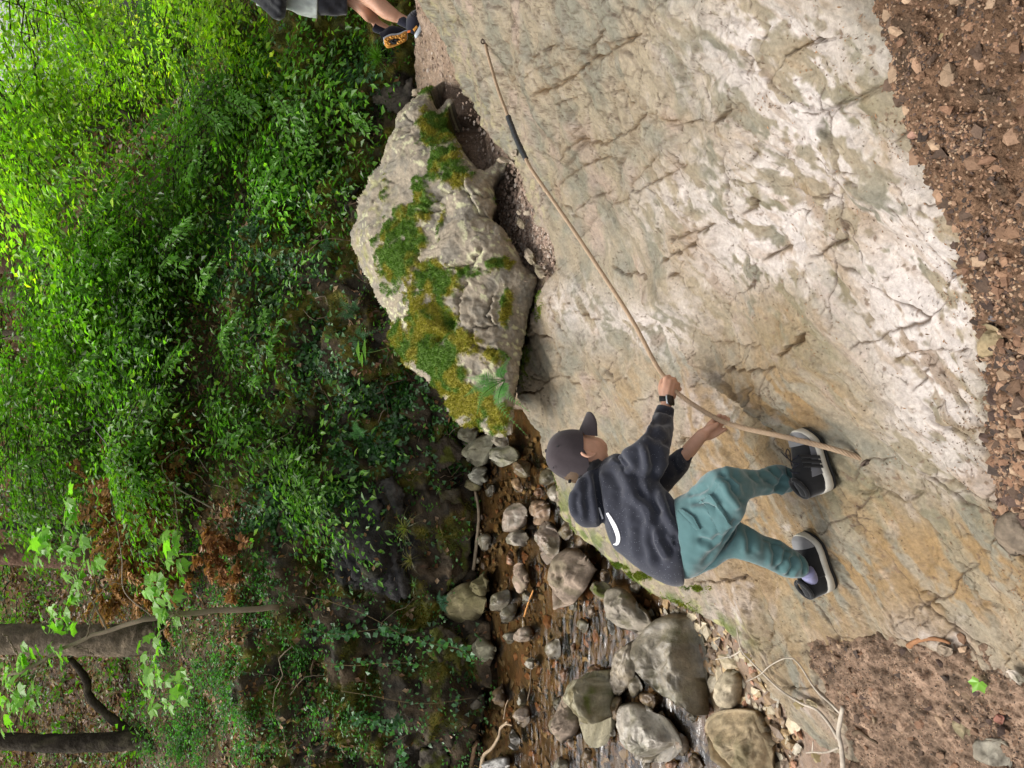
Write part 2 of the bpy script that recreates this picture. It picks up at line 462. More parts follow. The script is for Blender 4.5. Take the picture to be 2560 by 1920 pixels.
    C = mix(C, np.clip(crack * 1.15 + edge_dirt * .7, 0, .92), dirt)
    C = mix(C, halo * .55 * sstep(-.3, .2, fbm(V, .06, 3, off=57)), A(.20, .125, .055))
    # lichen and moss on the lip by the stream
    lip = sstep(150, 20, ex) * sstep(1150, 1320, Y) * sstep(1640, 1560, Y)
    C = mix(C, lip * .8 * sstep(.10, .22, fbm(V, .05, 3, off=81)), A(.40, .39, .17))
    C = mix(C, lip * .9 * sstep(.02, .20, fbm(V, .12, 3, off=91)) * sstep(110, 30, ex), A(.10, .14, .025))
    lip2 = sstep(120, 10, ex) * sstep(640, 500, Y)
    C = mix(C, lip2 * .6 * sstep(.12, .25, fbm(V, .06, 3, off=84)), A(.36, .33, .18))
    # specks of dark grit stuck to the stone
    sp = sstep(.43, .52, fbm(V, .022, 2, off=101)) * (0.25 + .75 * low)
    C = mix(C, .75 * sp, A(.14, .09, .06))
    # skirt below the lip
    sk = []; skc = []
    e0 = Vd.reshape(NR, NC, 3)[:, 0]
    away = unit(np.stack([dirs(lx, ry)[:, 0], dirs(lx, ry)[:, 1], ry * 0], -1))
    ks = [(.03, -.03), (.07, -.10), (.09, -.22), (.08, -.42), (.10, -.70), (.12, -1.0)]
    for a_, dz in ks:
        r = e0 + away * a_ + A(0, 0, dz)
        r = r + unit(away + A(0, 0, .3)) * (0.03 * fbm(r, .12, 3))[:, None]
        sk.append(r); skc.append(C.reshape(NR, NC, 3)[:, 0] * .8)
    # columns: skirt (far to near) + grid
    G = np.concatenate([np.stack(sk[::-1], 1), Vd.reshape(NR, NC, 3)], 1)
    CG = np.concatenate([np.stack(skc[::-1], 1), C.reshape(NR, NC, 3)], 1)
    nc = NC + len(ks)
    me = new_mesh('rock_slab', G.reshape(-1, 3), grid_faces(NR, nc), col=np.clip(CG.reshape(-1, 3) * A(.84, .82, .78), .012, .85))
    o = put('rock_slab', me, MAT['slab'], kind='structure')
    return Vd.reshape(NR, NC, 3)

MAT = {}
MAT['slab'] = base_mat('slab_stone', attr='col', rough=0.55, var=.26, vscale=85, bumps=[(26, .6, .012), (95, .8, .005), (300, .8, .0018)], spec=.25)
MAT['stone'] = base_mat('stone', attr='col', rough=0.8, var=.28, vscale=40, bumps=[(40, .6, .01), (130, .6, .004)], spec=.25)
MAT['wet_stone'] = base_mat('wet_stone', attr='col', rough=0.38, var=.35, vscale=40, bumps=[(40, .6, .01), (130, .6, .004)], spec=.5)
MAT['soil'] = base_mat('soil', attr='col', rough=0.95, var=.45, vscale=60, bumps=[(60, .9, .015), (200, .9, .006)], spec=.1)
MAT['bank'] = base_mat('bank_rock', attr='col', rough=0.8, var=.5, vscale=22, bumps=[(14, .8, .03), (60, .8, .01)], spec=.2)
MAT['litter'] = base_mat('leaf_litter', attr='col', rough=.85, var=.2, vscale=80)
SLAB = build_slab()
# ------------------------------------------------------------------ rbf depth
class Depth:
    """smooth depth over the picture from a few known depths (thin plate on 1/t)"""
    def __init__(self, pts, lam=1e-3):
        p = np.asarray(pts, float); self.c = p[:, :2] / 500.0
        n = len(p); K = self.k(self.c) + lam * np.eye(n)
        Q = np.hstack([np.ones((n, 1)), self.c])
        M = np.block([[K, Q], [Q.T, np.zeros((3, 3))]])
        self.w = np.linalg.solve(M, np.concatenate([1 / p[:, 2], np.zeros(3)]))
    def k(self, x):
        r2 = ((x[:, None] - self.c[None]) ** 2).sum(-1)
        return 0.5 * r2 * np.log(r2 + 1e-9)
    def __call__(self, X, Y):
        x = np.stack([np.ravel(X), np.ravel(Y)], -1) / 500.0
        v = self.k(x) @ self.w[:len(self.c)] + self.w[-3] + x @ self.w[-2:]
        return 1 / np.clip(v.reshape(np.shape(X)), .02, 2)

def outline_shell(poly, depth, step, R, back, dispf, down=0.3, jitter=4.0):
    """solid front of a rock with the traced outline: rounded rim, sides running back and down"""
    pts = np.asarray(poly, float)
    x0, y0 = pts.min(0) - step; x1, y1 = pts.max(0) + step
    xs = np.arange(x0, x1 + step, step); ys = np.arange(y0, y1 + step, step)
    X, Y = np.meshgrid(xs, ys)
    jx = X + jitter * pnoise(np.stack([X / 23, Y / 23, X * 0 + 1.3], -1)) + .5 * jitter * pnoise(np.stack([X / 8, Y / 8, X * 0 + 1.3], -1))
    jy = Y + jitter * pnoise(np.stack([X / 23, Y / 23, X * 0 + 7.1], -1)) + .5 * jitter * pnoise(np.stack([X / 8, Y / 8, X * 0 + 4.3], -1))
    ins = inside(jx, jy, pts)
    d, _, _ = seg_dist(jx, jy, pts, True)
    t = depth(X, Y)
    P = at(X, Y, t)
    nr, nc = X.shape
    Fq = grid_faces(nr, nc)
    N = vnormals(P.reshape(-1, 3), Fq)
    if (N * (CAM - P.reshape(-1, 3))).sum(-1).mean() < 0: N = -N
    V = P.reshape(-1, 3) + N * dispf(P.reshape(-1, 3), X.ravel(), Y.ravel())[:, None]
    dm = d.ravel() / F * t.ravel()
    k = np.clip(1 - dm / R, 0, 1)
    V = V + unit(V - CAM) * ((1 - np.sqrt(np.clip(1 - k ** 2, 0, 1))) * R)[:, None]
    keep = ins.ravel()[Fq].all(1)
    Fk = Fq[keep]
    # boundary edges
    e = np.concatenate([Fk[:, [0, 1]], Fk[:, [1, 2]], Fk[:, [2, 3]], Fk[:, [3, 0]]])
    key = np.sort(e, 1); kk = key[:, 0].astype(np.int64) * len(V) + key[:, 1]
    _, ix, cnt = np.unique(kk, return_index=True, return_counts=True)
    be = e[ix[cnt == 1]]
    used = np.unique(Fk); mp = -np.ones(len(V), int); mp[used] = np.arange(len(used))
    V2 = V[used]; X2 = X.ravel()[used]; Y2 = Y.ravel()[used]; d2 = d.ravel()[used]
    F2 = [mp[Fk]]; be = mp[be]
    cen = V2.mean(0)
    bidx = np.unique(be); prev = bidx; base = V2[bidx]
    vs = [V2]; off = len(V2); src = [np.arange(len(V2))]
    for s in (0.25, 0.6, 1.0):
        away = unit(base - CAM)
        nv = base + away * back * s + A(0, 0, -down * s)
        nv = nv + (cen - nv) * A(1, 1, 0) * 0.25 * s
        nv = nv + .03 * fbm(nv, .15, 2)[:, None] * away
        new = off + np.arange(len(bidx))
        pm = dict(zip(bidx.tolist(), prev.tolist())); nm = dict(zip(bidx.tolist(), new.tolist()))
        F2.append(np.array([[pm[b], pm[a], nm[a], nm[b]] for a, b in be.tolist()]))
        vs.append(nv); src.append(bidx); prev = new; off += len(bidx)
    return np.vstack(vs), F2, X2, Y2, d2, np.concatenate(src)

# ------------------------------------------------------------------ mossy boulder
z4 = zm(860, 180, 0.2532); z5 = zm(860, 600, 0.3014)
BOULDER = ([(1156,190),(1090,214)] + z4((700,260),(600,320),(500,470),(475,600),(430,680),(340,900),(230,1130),(130,1330),(90,1600))
  + z5((75,60),(120,230),(180,320),(240,480),(330,580),(400,670),(380,740),(420,860),(480,920),(540,1060),(620,1150),(700,1200),(790,1270),(860,1390),(940,1490),(1000,1540),(1130,1535),(1200,1600),(1340,1640))+[(1285,1085),(1296,1040),(1296,980),(1300,920),(1310,850),(1322,780),(1338,720)]+z5((1610,310),(1490,190),(1440,100))
  + z4((1600,1560),(1510,1500),(1450,1400),(1500,1300),(1470,1180),(1500,1030),(1640,920),(1520,880),(1330,965),(1200,800),(1080,620),(1000,560),(1040,400),(1130,340),(1080,320),(900,330),(870,220),(1000,120)))
BD = Depth([(1035,215,5.05),(960,260,5.0),(915,380,5.0),(887,520,4.95),(890,620,4.9),(930,720,4.75),(985,800,4.6),(1010,900,4.5),(1070,960,4.35),(1140,1050,4.2),(1190,1075,4.15),
  (1150,220,4.85),(1100,300,4.65),(1000,350,4.72),(1000,600,4.5),(1150,600,4.15),(1230,470,4.12),(1250,560,4.02),(1310,680,4.02),(1230,680,4.04),(1100,750,4.22),(1200,850,4.06),(1290,830,4.02),(1240,950,3.98),(1150,950,4.1),(1280,1060,3.95),(1150,400,4.3)])
MOSS_Z = [ # painted areas of moss on the boulder: x, y, rx, ry, weight
  (1090,330,45,60,1),(1120,400,50,45,.9),(1150,440,40,30,.8),(1060,500,30,60,.9),(1090,440,30,40,.7),(1020,560,35,50,1),(960,470,18,40,.6),(985,590,30,45,.9),(1000,650,50,55,1.2),
  (1040,610,30,60,1),(1080,680,50,35,1),(1055,760,50,60,.8),(1110,720,60,40,.8),(1120,780,35,30,.5),(1095,800,60,55,1.1),(1060,850,50,45,1),(1030,870,45,40,1.2),(1000,840,30,40,1),
  (1090,900,65,45,1.2),(1150,860,40,35,1.1),(1120,950,45,50,1.2),(1160,1000,60,45,1),(1210,1010,50,45,.9),(1250,1040,40,40,1),(1230,890,35,25,.6),(1180,680,50,20,.7),(1250,660,35,25,.8),
  (1240,500,25,20,.4),(1270,600,30,15,.5),(960,620,35,90,.45),(930,640,30,70,.35),(965,730,30,50,.4),(1180,1070,40,25,.8),(1265,760,20,60,.8),(1100,560,12,60,.6),(1060,230,40,15,.6)]
BCR = [z4((820,1340),(900,1270),(1000,1200),(1100,1170)), z4((680,1280),(640,1400),(560,1520),(520,1620)), z4((380,1050),(330,1200),(280,1290)),
  z4((720,1100),(600,1200),(520,1300),(450,1420)), z4((1170,1170),(1260,1200),(1400,1210),(1460,1180)), z4((780,1480),(800,1400),(960,1310)),
  z4((1220,1000),(1200,1120),(1230,1200),(1330,1380),(1440,1420)), z5((650,60),(640,250)), z5((640,250),(800,230),(950,230),(1070,200),(1180,60)),
  z5((960,560),(990,400),(1060,350)), z5((1250,450),(1190,620),(1260,700)), z5((1060,730),(1180,720),(1290,700)), z5((1070,730),(1100,880),(1300,930)),
  z5((450,440),(560,440),(590,620),(480,640)), z5((1000,480),(980,600),(980,720)), z4((600,420),(680,480),(660,600))]
def moss_mask(P, X, Y):
    w = np.zeros(len(X))
    for x, y, rx, r2, k in MOSS_Z: w = np.maximum(w, k * gau(X, Y, x, y, rx * 1.15, r2 * 1.15))
    n = fbm(P, .10, 4, off=3.3) + .5 * fbm(P, .03, 2, off=6.6)
    return sstep(.42, .62, w + .55 * n)
def boulder_disp(P, X, Y):
    jx = X + 6 * pnoise(np.stack([X / 16, Y / 16, X * 0], -1)); jy = Y + 6 * pnoise(np.stack([X / 16, Y / 16, X * 0 + 9], -1))
    d = .075 * fbm(P, .45, 3, off=13) + .011 * fbm(P, .15, 4, off=15) + .006 * fbm(P, .035, 3, off=18)
    st = fbm(P + .05 * fbm(P, .2, 2)[:, None], .28, 3, off=2.5) * 4.5
    stp = np.floor(st) + sstep(0, .14, st - np.floor(st))
    d = d + .008 * stp
    for p in BCR:
        q, sg, ar = seg_dist(jx, jy, p)
        tp = sstep(0, .1, ar) * sstep(1, .9, ar)
        d = d - .030 * np.exp(-(q / 3.2) ** 2) * tp + .022 * np.exp(-q / 40) * np.where(sg > 0, 1, -.4) * tp
    # knob and dark hollow in the moss
    d = d + .09 * gau(X, Y, 1085, 785, 26, 26) - .13 * gau(X, Y, 1118, 805, 20, 26) - .09 * gau(X, Y, 1085, 845, 22, 16)
    d = d - .10 * gau(X, Y, 1100, 275, 20, 20) + .05 * gau(X, Y, 1000, 660, 40, 50)
    mm = moss_mask(P, X, Y)
    return d + mm * (.012 + .022 * fbm(P, .05, 3, off=40))
bV, bF, bX, bY, bD, bS = outline_shell(BOULDER, BD, 2.6, .16, .75, boulder_disp, down=.0)
bP0 = bV[:len(bX)]
bm = moss_mask(at(bX, bY, BD(bX, bY)), bX, bY)
def stone_cols(V, base, alt, seed, lich=None):
    C = np.tile(base, (len(V), 1)).astype(float)
    n1 = sstep(-.2, .3, fbm(V, .12, 4, off=seed)); C = C + (alt - C) * n1[:, None]
    C = C * (1 + .34 * fbm(V, .03, 3, off=seed + 5) + .30 * fbm(V, .011, 2, off=seed + 9))[:, None]
    return C
bC = stone_cols(bP0, A(.265, .222, .165), A(.205, .182, .145), 23)
lm = sstep(.16, .24, fbm(bP0, .045, 3, off=77)) * sstep(.0, .3, fbm(bP0, .3, 2, off=71) + .18)
bC = bC + (A(.50, .49, .30) - bC) * (lm * .85)[:, None]
yl = sstep(.05, .3, fbm(bP0, .09, 3, off=90)) * sstep(1020, 900, bX) * .55
bC = bC + (A(.25, .24, .07) - bC) * yl[:, None]
mcol = A(.080, .150, .018) + (A(.230, .200, .022) - A(.080, .150, .018)) * sstep(-.12, .22, fbm(bP0, .13, 3, off=50) + .5 * gau(bX, bY, 1170, 1010, 70, 90) + .4 * gau(bX, bY, 1060, 760, 40, 60) - .35 * gau(bX, bY, 1000, 640, 60, 70) - .3 * gau(bX, bY, 1080, 900, 60, 60))[:, None]
bC = bC + (mcol * .8 - bC) * bm[:, None]
rust = sstep(.25, .4, fbm(bP0, .05, 3, off=64)) * sstep(.1, .5, bm) * sstep(1, .5, bm)
bC = bC + (A(.16, .07, .04) - bC) * (.7 * rust)[:, None]
BC = bC[bS]
boulder = thing('boulder', 'big pale mossy boulder between the dirt path and the stream', 'boulder', at(1120, 700, 4.4))
bo = boulder.location
put('rock_body', new_mesh('boulder_rock', bV - np.array(bo), bF, col=np.clip(BC, .012, .9)), MAT['stone'], boulder)

# moss as a pelt of tiny tufts -------------------------------------------------
def blades(P, N, n_dirs, ln, wd, col, spread=.7):
    """one narrow triangle per root point"""
    k = len(P)
    d = unit(N + spread * n_dirs); sidev = unit(np.cross(d, rng.normal(size=(k, 3))))
    w = (wd * (.7 + .6 * rng.random(k)))[:, None]; l = (ln * (.5 + rng.random(k)))[:, None]
    V = np.stack([P - sidev * w, P + sidev * w, P + d * l], 1).reshape(-1, 3)
    Ff = np.arange(3 * k).reshape(-1, 3)
    C = np.repeat(col, 3, 0)
    return V, Ff, C
def scatter_on(V, Fq, wgt, n, seed=0):
    """random points on quads, density by vertex weight x area"""
    r = np.random.default_rng(seed)
    q = V[Fq]; ar = .5 * np.linalg.norm(np.cross(q[:, 2] - q[:, 0], q[:, 3] - q[:, 1]), axis=1)
    p = ar * wgt[Fq].mean(1); p = p / p.sum()
    f = r.choice(len(Fq), n, p=p); u = r.random((n, 1)); v = r.random((n, 1))
    a, b, c, d = (q[f, i] for i in range(4))
    P = (a * (1 - u) + b * u) * (1 - v) + (d * (1 - u) + c * u) * v
    N = unit(np.cross(c - a, d - b))
    N = np.where(((CAM - P) * N).sum(-1, keepdims=True) < 0, -N, N)
    return P, N, Fq[f, 0]
MAT['moss'] = leaf_mat('moss', trans=.3, gloss=.02)
fr = bF[0]
P_, N_, vi = scatter_on(bV, fr, bm ** 1.5 + 1e-6, 52000, 3)
mc = mcol[vi] * (.55 + .95 * rng.random((len(P_), 1))) * A(1, 1, 1)
v_, f_, c_ = blades(P_ - N_ * .002, N_, rng.normal(size=P_.shape), .015, .0022, mc, .55)
put('moss_cushion', new_mesh('boulder_moss', v_ - np.array(bo), f_, smooth=False, col=c_), MAT['moss'], boulder, kind='stuff')

# ------------------------------------------------------------------ dirt path behind the slab
DARK1 = z4((1160,60),(1250,160),(1300,250),(1380,500),(1420,750),(1400,930),(1330,960),(1200,800),(1080,620),(1000,560),(1040,400),(1000,250),(1000,120))
DARK2 = z4((1640,920),(1720,930),(1700,1100),(1730,1300),(1750,1600),(1640,1640),(1560,1500),(1480,1250),(1500,1030))
def PATH(x, y): return S(x, y) - .07
def build_path():
    xs = np.concatenate([np.linspace(1037, 1500, 170)]); ys = np.linspace(-280, 1150, 340)
    X, Y = np.meshgrid(xs, ys)
    X = X + ((xs - 1037) == 0) * (6 * pnoise(np.stack([Y / 40, Y / 40, Y * 0], -1)))
    P = hit(X, Y, PATH); V = P.reshape(-1, 3); x = X.ravel(); y = Y.ravel()
    low = np.zeros(len(x))
    for pl in (DARK1, DARK2):
        d, _, _ = seg_dist(x, y, pl, True); low = np.maximum(low, np.where(inside(x, y, pl), sstep(0, 30, d), 0))
    V[:, 2] += .03 * fbm(V, .3, 3, off=2) + .02 * fbm(V, .08, 4, off=4) + .008 * fbm(V, .02, 3, off=6) - .30 * low - 1.0 * sstep(985, 1120, y)
    C = stone_cols(V, A(.245, .175, .125), A(.31, .235, .18), 12) * (1 + .45 * fbm(V, .05, 4, off=33))[:, None]
    gm = np.maximum(gau(x, y, 1300, 800, 60, 130), gau(x, y, 1300, 1060, 80, 90)) * sstep(-.1, .2, fbm(V, .08, 3, off=7)); C = C + (A(.06, .085, .018) - C) * gm[:, None]  # gully moss, its dark tone also paints in the shade between boulder and slab
    G = V.reshape(len(ys), len(xs), 3); CG = C.reshape(len(ys), len(xs), 3)
    e0 = G[:, 0]; aw = unit((e0 - CAM) * A(1, 1, 0)); sk = []
    for a_, dz in ((.05, -.04), (.14, -.15), (.22, -.4), (.3, -.9)): sk.append(e0 + aw * a_ + A(0, 0, dz))
    G = np.concatenate([np.stack(sk[::-1], 1), G], 1)
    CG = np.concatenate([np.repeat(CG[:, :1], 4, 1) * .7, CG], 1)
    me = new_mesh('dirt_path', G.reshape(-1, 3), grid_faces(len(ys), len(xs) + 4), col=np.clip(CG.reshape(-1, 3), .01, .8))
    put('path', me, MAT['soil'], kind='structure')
build_path()

# ------------------------------------------------------------------ stream bed and water
def near_bank(x, y):
    """how far (m) a ground point lies on the climber's side of the stream edge"""
    a = hit1(1640, 1480, lambda x, y: x * 0 + WATER); b = hit1(1870, 1920, lambda x, y: x * 0 + WATER)
    d = unit((b - a) * A(1, 1, 0)); n = A(-d[1], d[0], 0)
    if n @ (CAM - a) < 0: n = -n
    return (x - a[0]) * n[0] + (y - a[1]) * n[1]
def BED(x, y):
    s = near_bank(x, y)
    return WATER - .07 + .09 * sstep(-.35, .15, s) + .16 * sstep(.0, 1.0, s) + .06 * sstep(5.0, 5.5, y)
def build_bed():
    xs = np.linspace(-6.5, 3.5, 330); ys = np.linspace(.6, 5.8, 220)
    X, Y = np.meshgrid(xs, ys); x = X.ravel(); y = Y.ravel()
    V = np.stack([x, y, BED(x, y)], -1)
    flow = V * A(.35, 1, 1)
    V[:, 2] += .030 * fbm(flow, .35, 2, off=8) + .010 * np.maximum(0, fbm(V, .07, 3, off=9)) + .004 * fbm(V, .03, 2)
    C = stone_cols(V, A(.125, .085, .046), A(.20, .14, .075), 31)
    C = C + (A(.22, .11, .06) - C) * (.6 * sstep(.16, .3, fbm(flow, .09, 3, off=61)))[:, None]
    C = C + (A(.24, .20, .13) - C) * (.7 * sstep(.18, .3, fbm(flow, .08, 3, off=66)))[:, None]
    C = C + (A(.10, .07, .045) - C) * (.7 * sstep(.12, .3, fbm(flow, .06, 3, off=63)))[:, None]
    mud = sstep(.1, .5, near_bank(x, y))
    C = C + (A(.20, .13, .09) - C) * (.7 * mud)[:, None]
    put('stream_bed', new_mesh('stream_bed', V, grid_faces(len(ys), len(xs)), col=np.clip(C, .01, .8)), MAT['wet_stone'], kind='structure')
    # water sheet with ripples drawn out along the current
    xs = np.linspace(-6.5, .6, 420); ys = np.linspace(1.6, 5.62, 300)
    X, Y = np.meshgrid(xs, ys); V = np.stack([X.ravel(), Y.ravel(), X.ravel() * 0 + WATER], -1)
    f2 = V * A(.30, 1, 1) + .06 * fbm(V, .4, 2)[:, None]
    V[:, 2] += .007 * fbm(f2, .14, 3, off=5) + .0025 * fbm(f2, .035, 3, off=15) + .0025 * fbm(V, .05, 2, off=25) + .02 * sstep(-1.6, .2, V[:, 0])
    mt = bpy.data.materials.new('stream_water'); n, l = nodes_of(mt); n.remove(n['Principled BSDF'])
    tr = n.new('ShaderNodeBsdfTransparent'); tr.inputs['Color'].default_value = (.70, .60, .45, 1)
    gl = n.new('ShaderNodeBsdfGlossy'); gl.inputs['Roughness'].default_value = .12
    fz = n.new('ShaderNodeFresnel'); fz.inputs['IOR'].default_value = 1.60
    mx = n.new('ShaderNodeMixShader'); tc = n.new('ShaderNodeTexCoord'); mp = n.new('ShaderNodeMapping')
    mp.inputs['Scale'].default_value = (.35, 1, 1)
    nz = n.new('ShaderNodeTexNoise'); nz.inputs['Scale'].default_value = 26; nz.inputs['Detail'].default_value = 4
    bp = n.new('ShaderNodeBump'); bp.inputs['Strength'].default_value = .28; bp.inputs['Distance'].default_value = .02
    l.new(tc.outputs['Object'], mp.inputs[0]); l.new(mp.outputs[0], nz.inputs['Vector']); l.new(nz.outputs['Fac'], bp.inputs['Height'])
    l.new(bp.outputs[0], gl.inputs['Normal']); l.new(bp.outputs[0], fz.inputs['Normal'])
    l.new(fz.outputs[0], mx.inputs[0]); l.new(tr.outputs[0], mx.inputs[1]); l.new(gl.outputs[0], mx.inputs[2])
    l.new(mx.outputs[0], n['Material Output'].inputs['Surface'])
    put('water', new_mesh('water', V, grid_faces(len(ys), len(xs))), mt, kind='structure')
build_bed()

# ------------------------------------------------------------------ far bank and wooded slope
def build_hill():
    # rocky bank: dense strip
    xs = np.linspace(-6.0, 4.6, 480); yk = np.concatenate([np.linspace(5.3, 7.0, 170), 7.0 + 5 * np.linspace(.02, 1, 70) ** 1.4])
    X, Y = np.meshgrid(xs, yk); x = X.ravel(); y = Y.ravel()
    V = np.stack([x, y, HILL(x, y)], -1)
    Fq = grid_faces(len(yk), len(xs)); N = vnormals(V, Fq)
    if N[:, 2].mean() < 0: N = -N
    wp = V + .12 * np.stack([fbm(V, .5, 2), fbm(V, .5, 2, off=4), fbm(V, .5, 2, off=9)], -1)
    wall = sstep(7.2, 6.5, y)
    st = fbm(wp * A(1, 1, 1.4), .50, 3, off=3) * 4; stp = np.floor(st) + sstep(0, .16, st - np.floor(st))
    d = .16 * fbm(wp, .9, 3, off=21) + .07 * fbm(wp, .3, 4, off=22) + wall * (.10 * stp + .06 * ridged(wp, .35, 3, off=6) + .016 * fbm(V, .06, 3, off=24))
    rx, ry, t = project(V)
    blk = gau(rx, ry, 925, 1350, 120, 135); d += .22 * sstep(.25, .6, blk) * wall
    d -= .22 * gau(rx, ry, 1000, 1560, 90, 45) * wall + .20 * gau(rx, ry, 830, 1420, 60, 70) * wall + .15 * gau(rx, ry, 1010, 1330, 25, 110) * wall
    d += .12 * gau(rx, ry, 1090, 1300, 60, 200) * wall + .10 * gau(rx, ry, 1100, 1720, 90, 150) * wall
    V = V + N * d[:, None]
    C = stone_cols(V, A(.060, .046, .030), A(.028, .023, .017), 41)
    C = C + (A(.105, .070, .040) - C) * (.6 * sstep(.0, .3, fbm(wp, .25, 3, off=43)))[:, None]
    slate = sstep(.25, .5, blk) * wall
    C = C + (A(.030, .029, .030) * (1 + .6 * fbm(V, .05, 4, off=11))[:, None] - C) * (.9 * slate)[:, None]
    mossy = sstep(.02, .25, fbm(wp, .28, 4, off=44) + .35 * N[:, 2] * 0 + .15 * sstep(.4, .8, N[:, 2]) + .25 * sstep(.5, 1.6, x)) * (1 - .85 * slate)
    C = C + (A(.075, .080, .014) + A(.10, .065, .008) * sstep(-.1, .3, fbm(V, .12, 3, off=45))[:, None] - C) * (.9 * mossy)[:, None]
    soil = sstep(6.4, 7.0, y)
    C = C + (A(.085, .050, .026) * (1 + .5 * fbm(V, .08, 4, off=46))[:, None] - C) * (soil * sstep(.35, -.1, fbm(wp, .5, 3, off=47)) * .9)[:, None]
    put('bank', new_mesh('bank', V, Fq, col=np.clip(C, .006, .8), attrs={'moss': mossy}), MAT['bank'], kind='structure')
    # wide slope out to the far woods
    xs = np.linspace(-45, 45, 160); yk = np.concatenate([np.linspace(9.0, 60, 150)])
    X, Y = np.meshgrid(xs, yk); x = X.ravel(); y = Y.ravel()
    W = np.stack([x, y, HILL(x, y) - .12 * sstep(12.5, 10, y)], -1); W[:, 2] += .25 * fbm(W, 2.5, 4, off=3) * sstep(9.5, 12, y)
    C2 = stone_cols(W, A(.110, .060, .028), A(.07, .042, .02), 51)
    C2 = C2 + (A(.06, .085, .02) - C2) * (.7 * sstep(.0, .25, fbm(W, 1.6, 4, off=52)))[:, None]
    put('hillside', new_mesh('hillside', W, grid_faces(len(yk), len(xs)), col=np.clip(C2, .01, .8)), MAT['soil'], kind='structure')
    # ground far to the sides and behind the camera, below everything
    g = A((-70, -40, -1.3), (70, -40, -1.3), (70, 60, -1.3), (-70, 60, -1.3)).reshape(4, 3)
    put('ground', new_mesh('ground', g, np.array([[0, 1, 2, 3]]), col=np.tile(A(.12, .09, .05), (4, 1))), MAT['soil'], kind='structure')
    return V, Fq, mossy, slate, N
BANK_V, BANK_F, BANK_MOSS, BANK_SLATE, BANK_N = build_hill()
# ------------------------------------------------------------------ loose stones
z2 = zm(1100, 1395, 0.31646); zu = zm(600, 960, 0.31646)
def resample(poly, n):
    p = np.asarray(poly, float); p = np.vstack([p, p[:1]])
    # round the corners a little
    for _ in range(1):
        a = p[:-1]; b = p[1:]; q = np.stack([a * .8 + b * .2, a * .2 + b * .8], 1).reshape(-1, 2); p = np.vstack([q, q[:1]])
    d = np.concatenate([[0], np.cumsum(np.hypot(*np.diff(p, axis=0).T))])
    s = np.linspace(0, d[-1], n, endpoint=False)
    return np.stack([np.interp(s, d, p[:, 0]), np.interp(s, d, p[:, 1])], -1)
def stone_mesh(name, poly, zc, thick, seed, base, alt, wetline=None, moss=0, M=44, R=11, H=None, tilt=.55, facets=11, grain=1.0):
    o = resample(poly, M); c = o.mean(0); o = c + (o - c) * 1.10
    r = np.linspace(0, 1, R + 1)[1:] ** .8
    rr = c + (o - c)[None] * r[:, None, None]
    rr = np.concatenate([c[None], rr.reshape(-1, 2)])
    HH = H or (lambda x, y: x * 0 + zc)
    P = hit(rr[:, 0], rr[:, 1], HH)
    rad = np.concatenate([[0], np.repeat(r, M)])
    prof = np.clip(1 - rad ** 4.0, 0, 1) ** .5
    cp = P[0]; ext = np.linalg.norm(P[1:] - cp, axis=1).max()
    w = unit(P - CAM); up = unit(A(0, 0, 1) - tilt * w)
    th = thick * ext
    top = P + up * (prof * th)[:, None]; bot = P - up * (prof * th * .8)[:, None]
    rs = np.random.default_rng(seed)
    ctr = cp.copy()
    for V in (top, bot):
        for k in range(facets):
            nn = unit(rs.normal(size=3) * A(.75, .75, .5) + (1 if V is top else -1) * A(0, -.35, .9)); q = (V - ctr) @ nn
            lim = np.quantile(q, .70 + .22 * rs.random()); V -= np.maximum(q - lim, 0)[:, None] * nn * .85
    n1 = fbm(top, ext * .5, 4, off=seed % 50) * .16 * ext + fbm(top, .05, 3, off=seed % 50) * .014 * grain + ridged(top, ext * .35, 3, off=seed % 30) * .05 * ext
    sn = fbm(top, ext * .55, 3, off=seed % 37) * 4; sn = np.floor(sn) + sstep(0, .2, sn - np.floor(sn))
    n1 = n1 + .045 * ext * sn
    top += up * (n1 * prof ** .5)[:, None]
    side = unit(P - cp); edge = (fbm(P, ext * .35, 3, off=seed % 40) * .10 * ext * rad ** 3)[:, None]
    V = np.vstack([top, bot])
    nfan = np.arange(M)
    fa = np.stack([np.zeros(M, int), 1 + (nfan + 1) % M, 1 + nfan], 1)
    q = grid_faces(R, M, True) + 1; n0 = len(P)
    outer = 1 + (R - 1) * M + np.arange(M); on = 1 + (R - 1) * M + (np.arange(M) + 1) % M
    seam = np.stack([outer, on, on + n0, outer + n0], 1)
    C = stone_cols(V, A(*base), A(*alt), seed % 60)
    C = C * (1 + .55 * fbm(V, .1, 4, off=seed % 33))[:, None] * A(.86, .82, .76)
    C = C + (A(.11, .10, .05) - C) * (.55 * sstep(.08, .3, fbm(V, .16, 4, off=seed % 23)))[:, None]
    if moss:
        mk = sstep(.05, .25, fbm(V, .12, 3, off=seed % 21) + moss - .3); C = C + (A(.085, .10, .02) - C) * (.9 * mk)[:, None]
    if wetline is not None:
        wet = sstep(wetline + .07, wetline + .01, V[:, 2] + .03 * fbm(V, .08, 2)); C = C * (1 - .55 * wet)[:, None] * (1 - wet[:, None] * A(0, .05, .18))
    # origin at base centre
    org = A(cp[0], cp[1], V[:, 2].min())
    return new_mesh(name, V - org, [fa, np.vstack([q]), fa[:, ::-1] + n0, q[:, ::-1] + n0, seam], col=np.clip(C, .01, .85)), org
GREY = ((.25, .225, .18), (.18, .16, .125)); PINK = ((.33, .265, .215), (.26, .21, .17)); OLIVE = ((.20, .18, .095), (.25, .22, .13))
DARKS = ((.12, .105, .075), (.20, .175, .12)); BROWN = ((.20, .14, .08), (.15, .105, .065)); WHITE = ((.34, .31, .27), (.24, .22, .18)); RUST = ((.32, .17, .10), (.24, .14, .08))
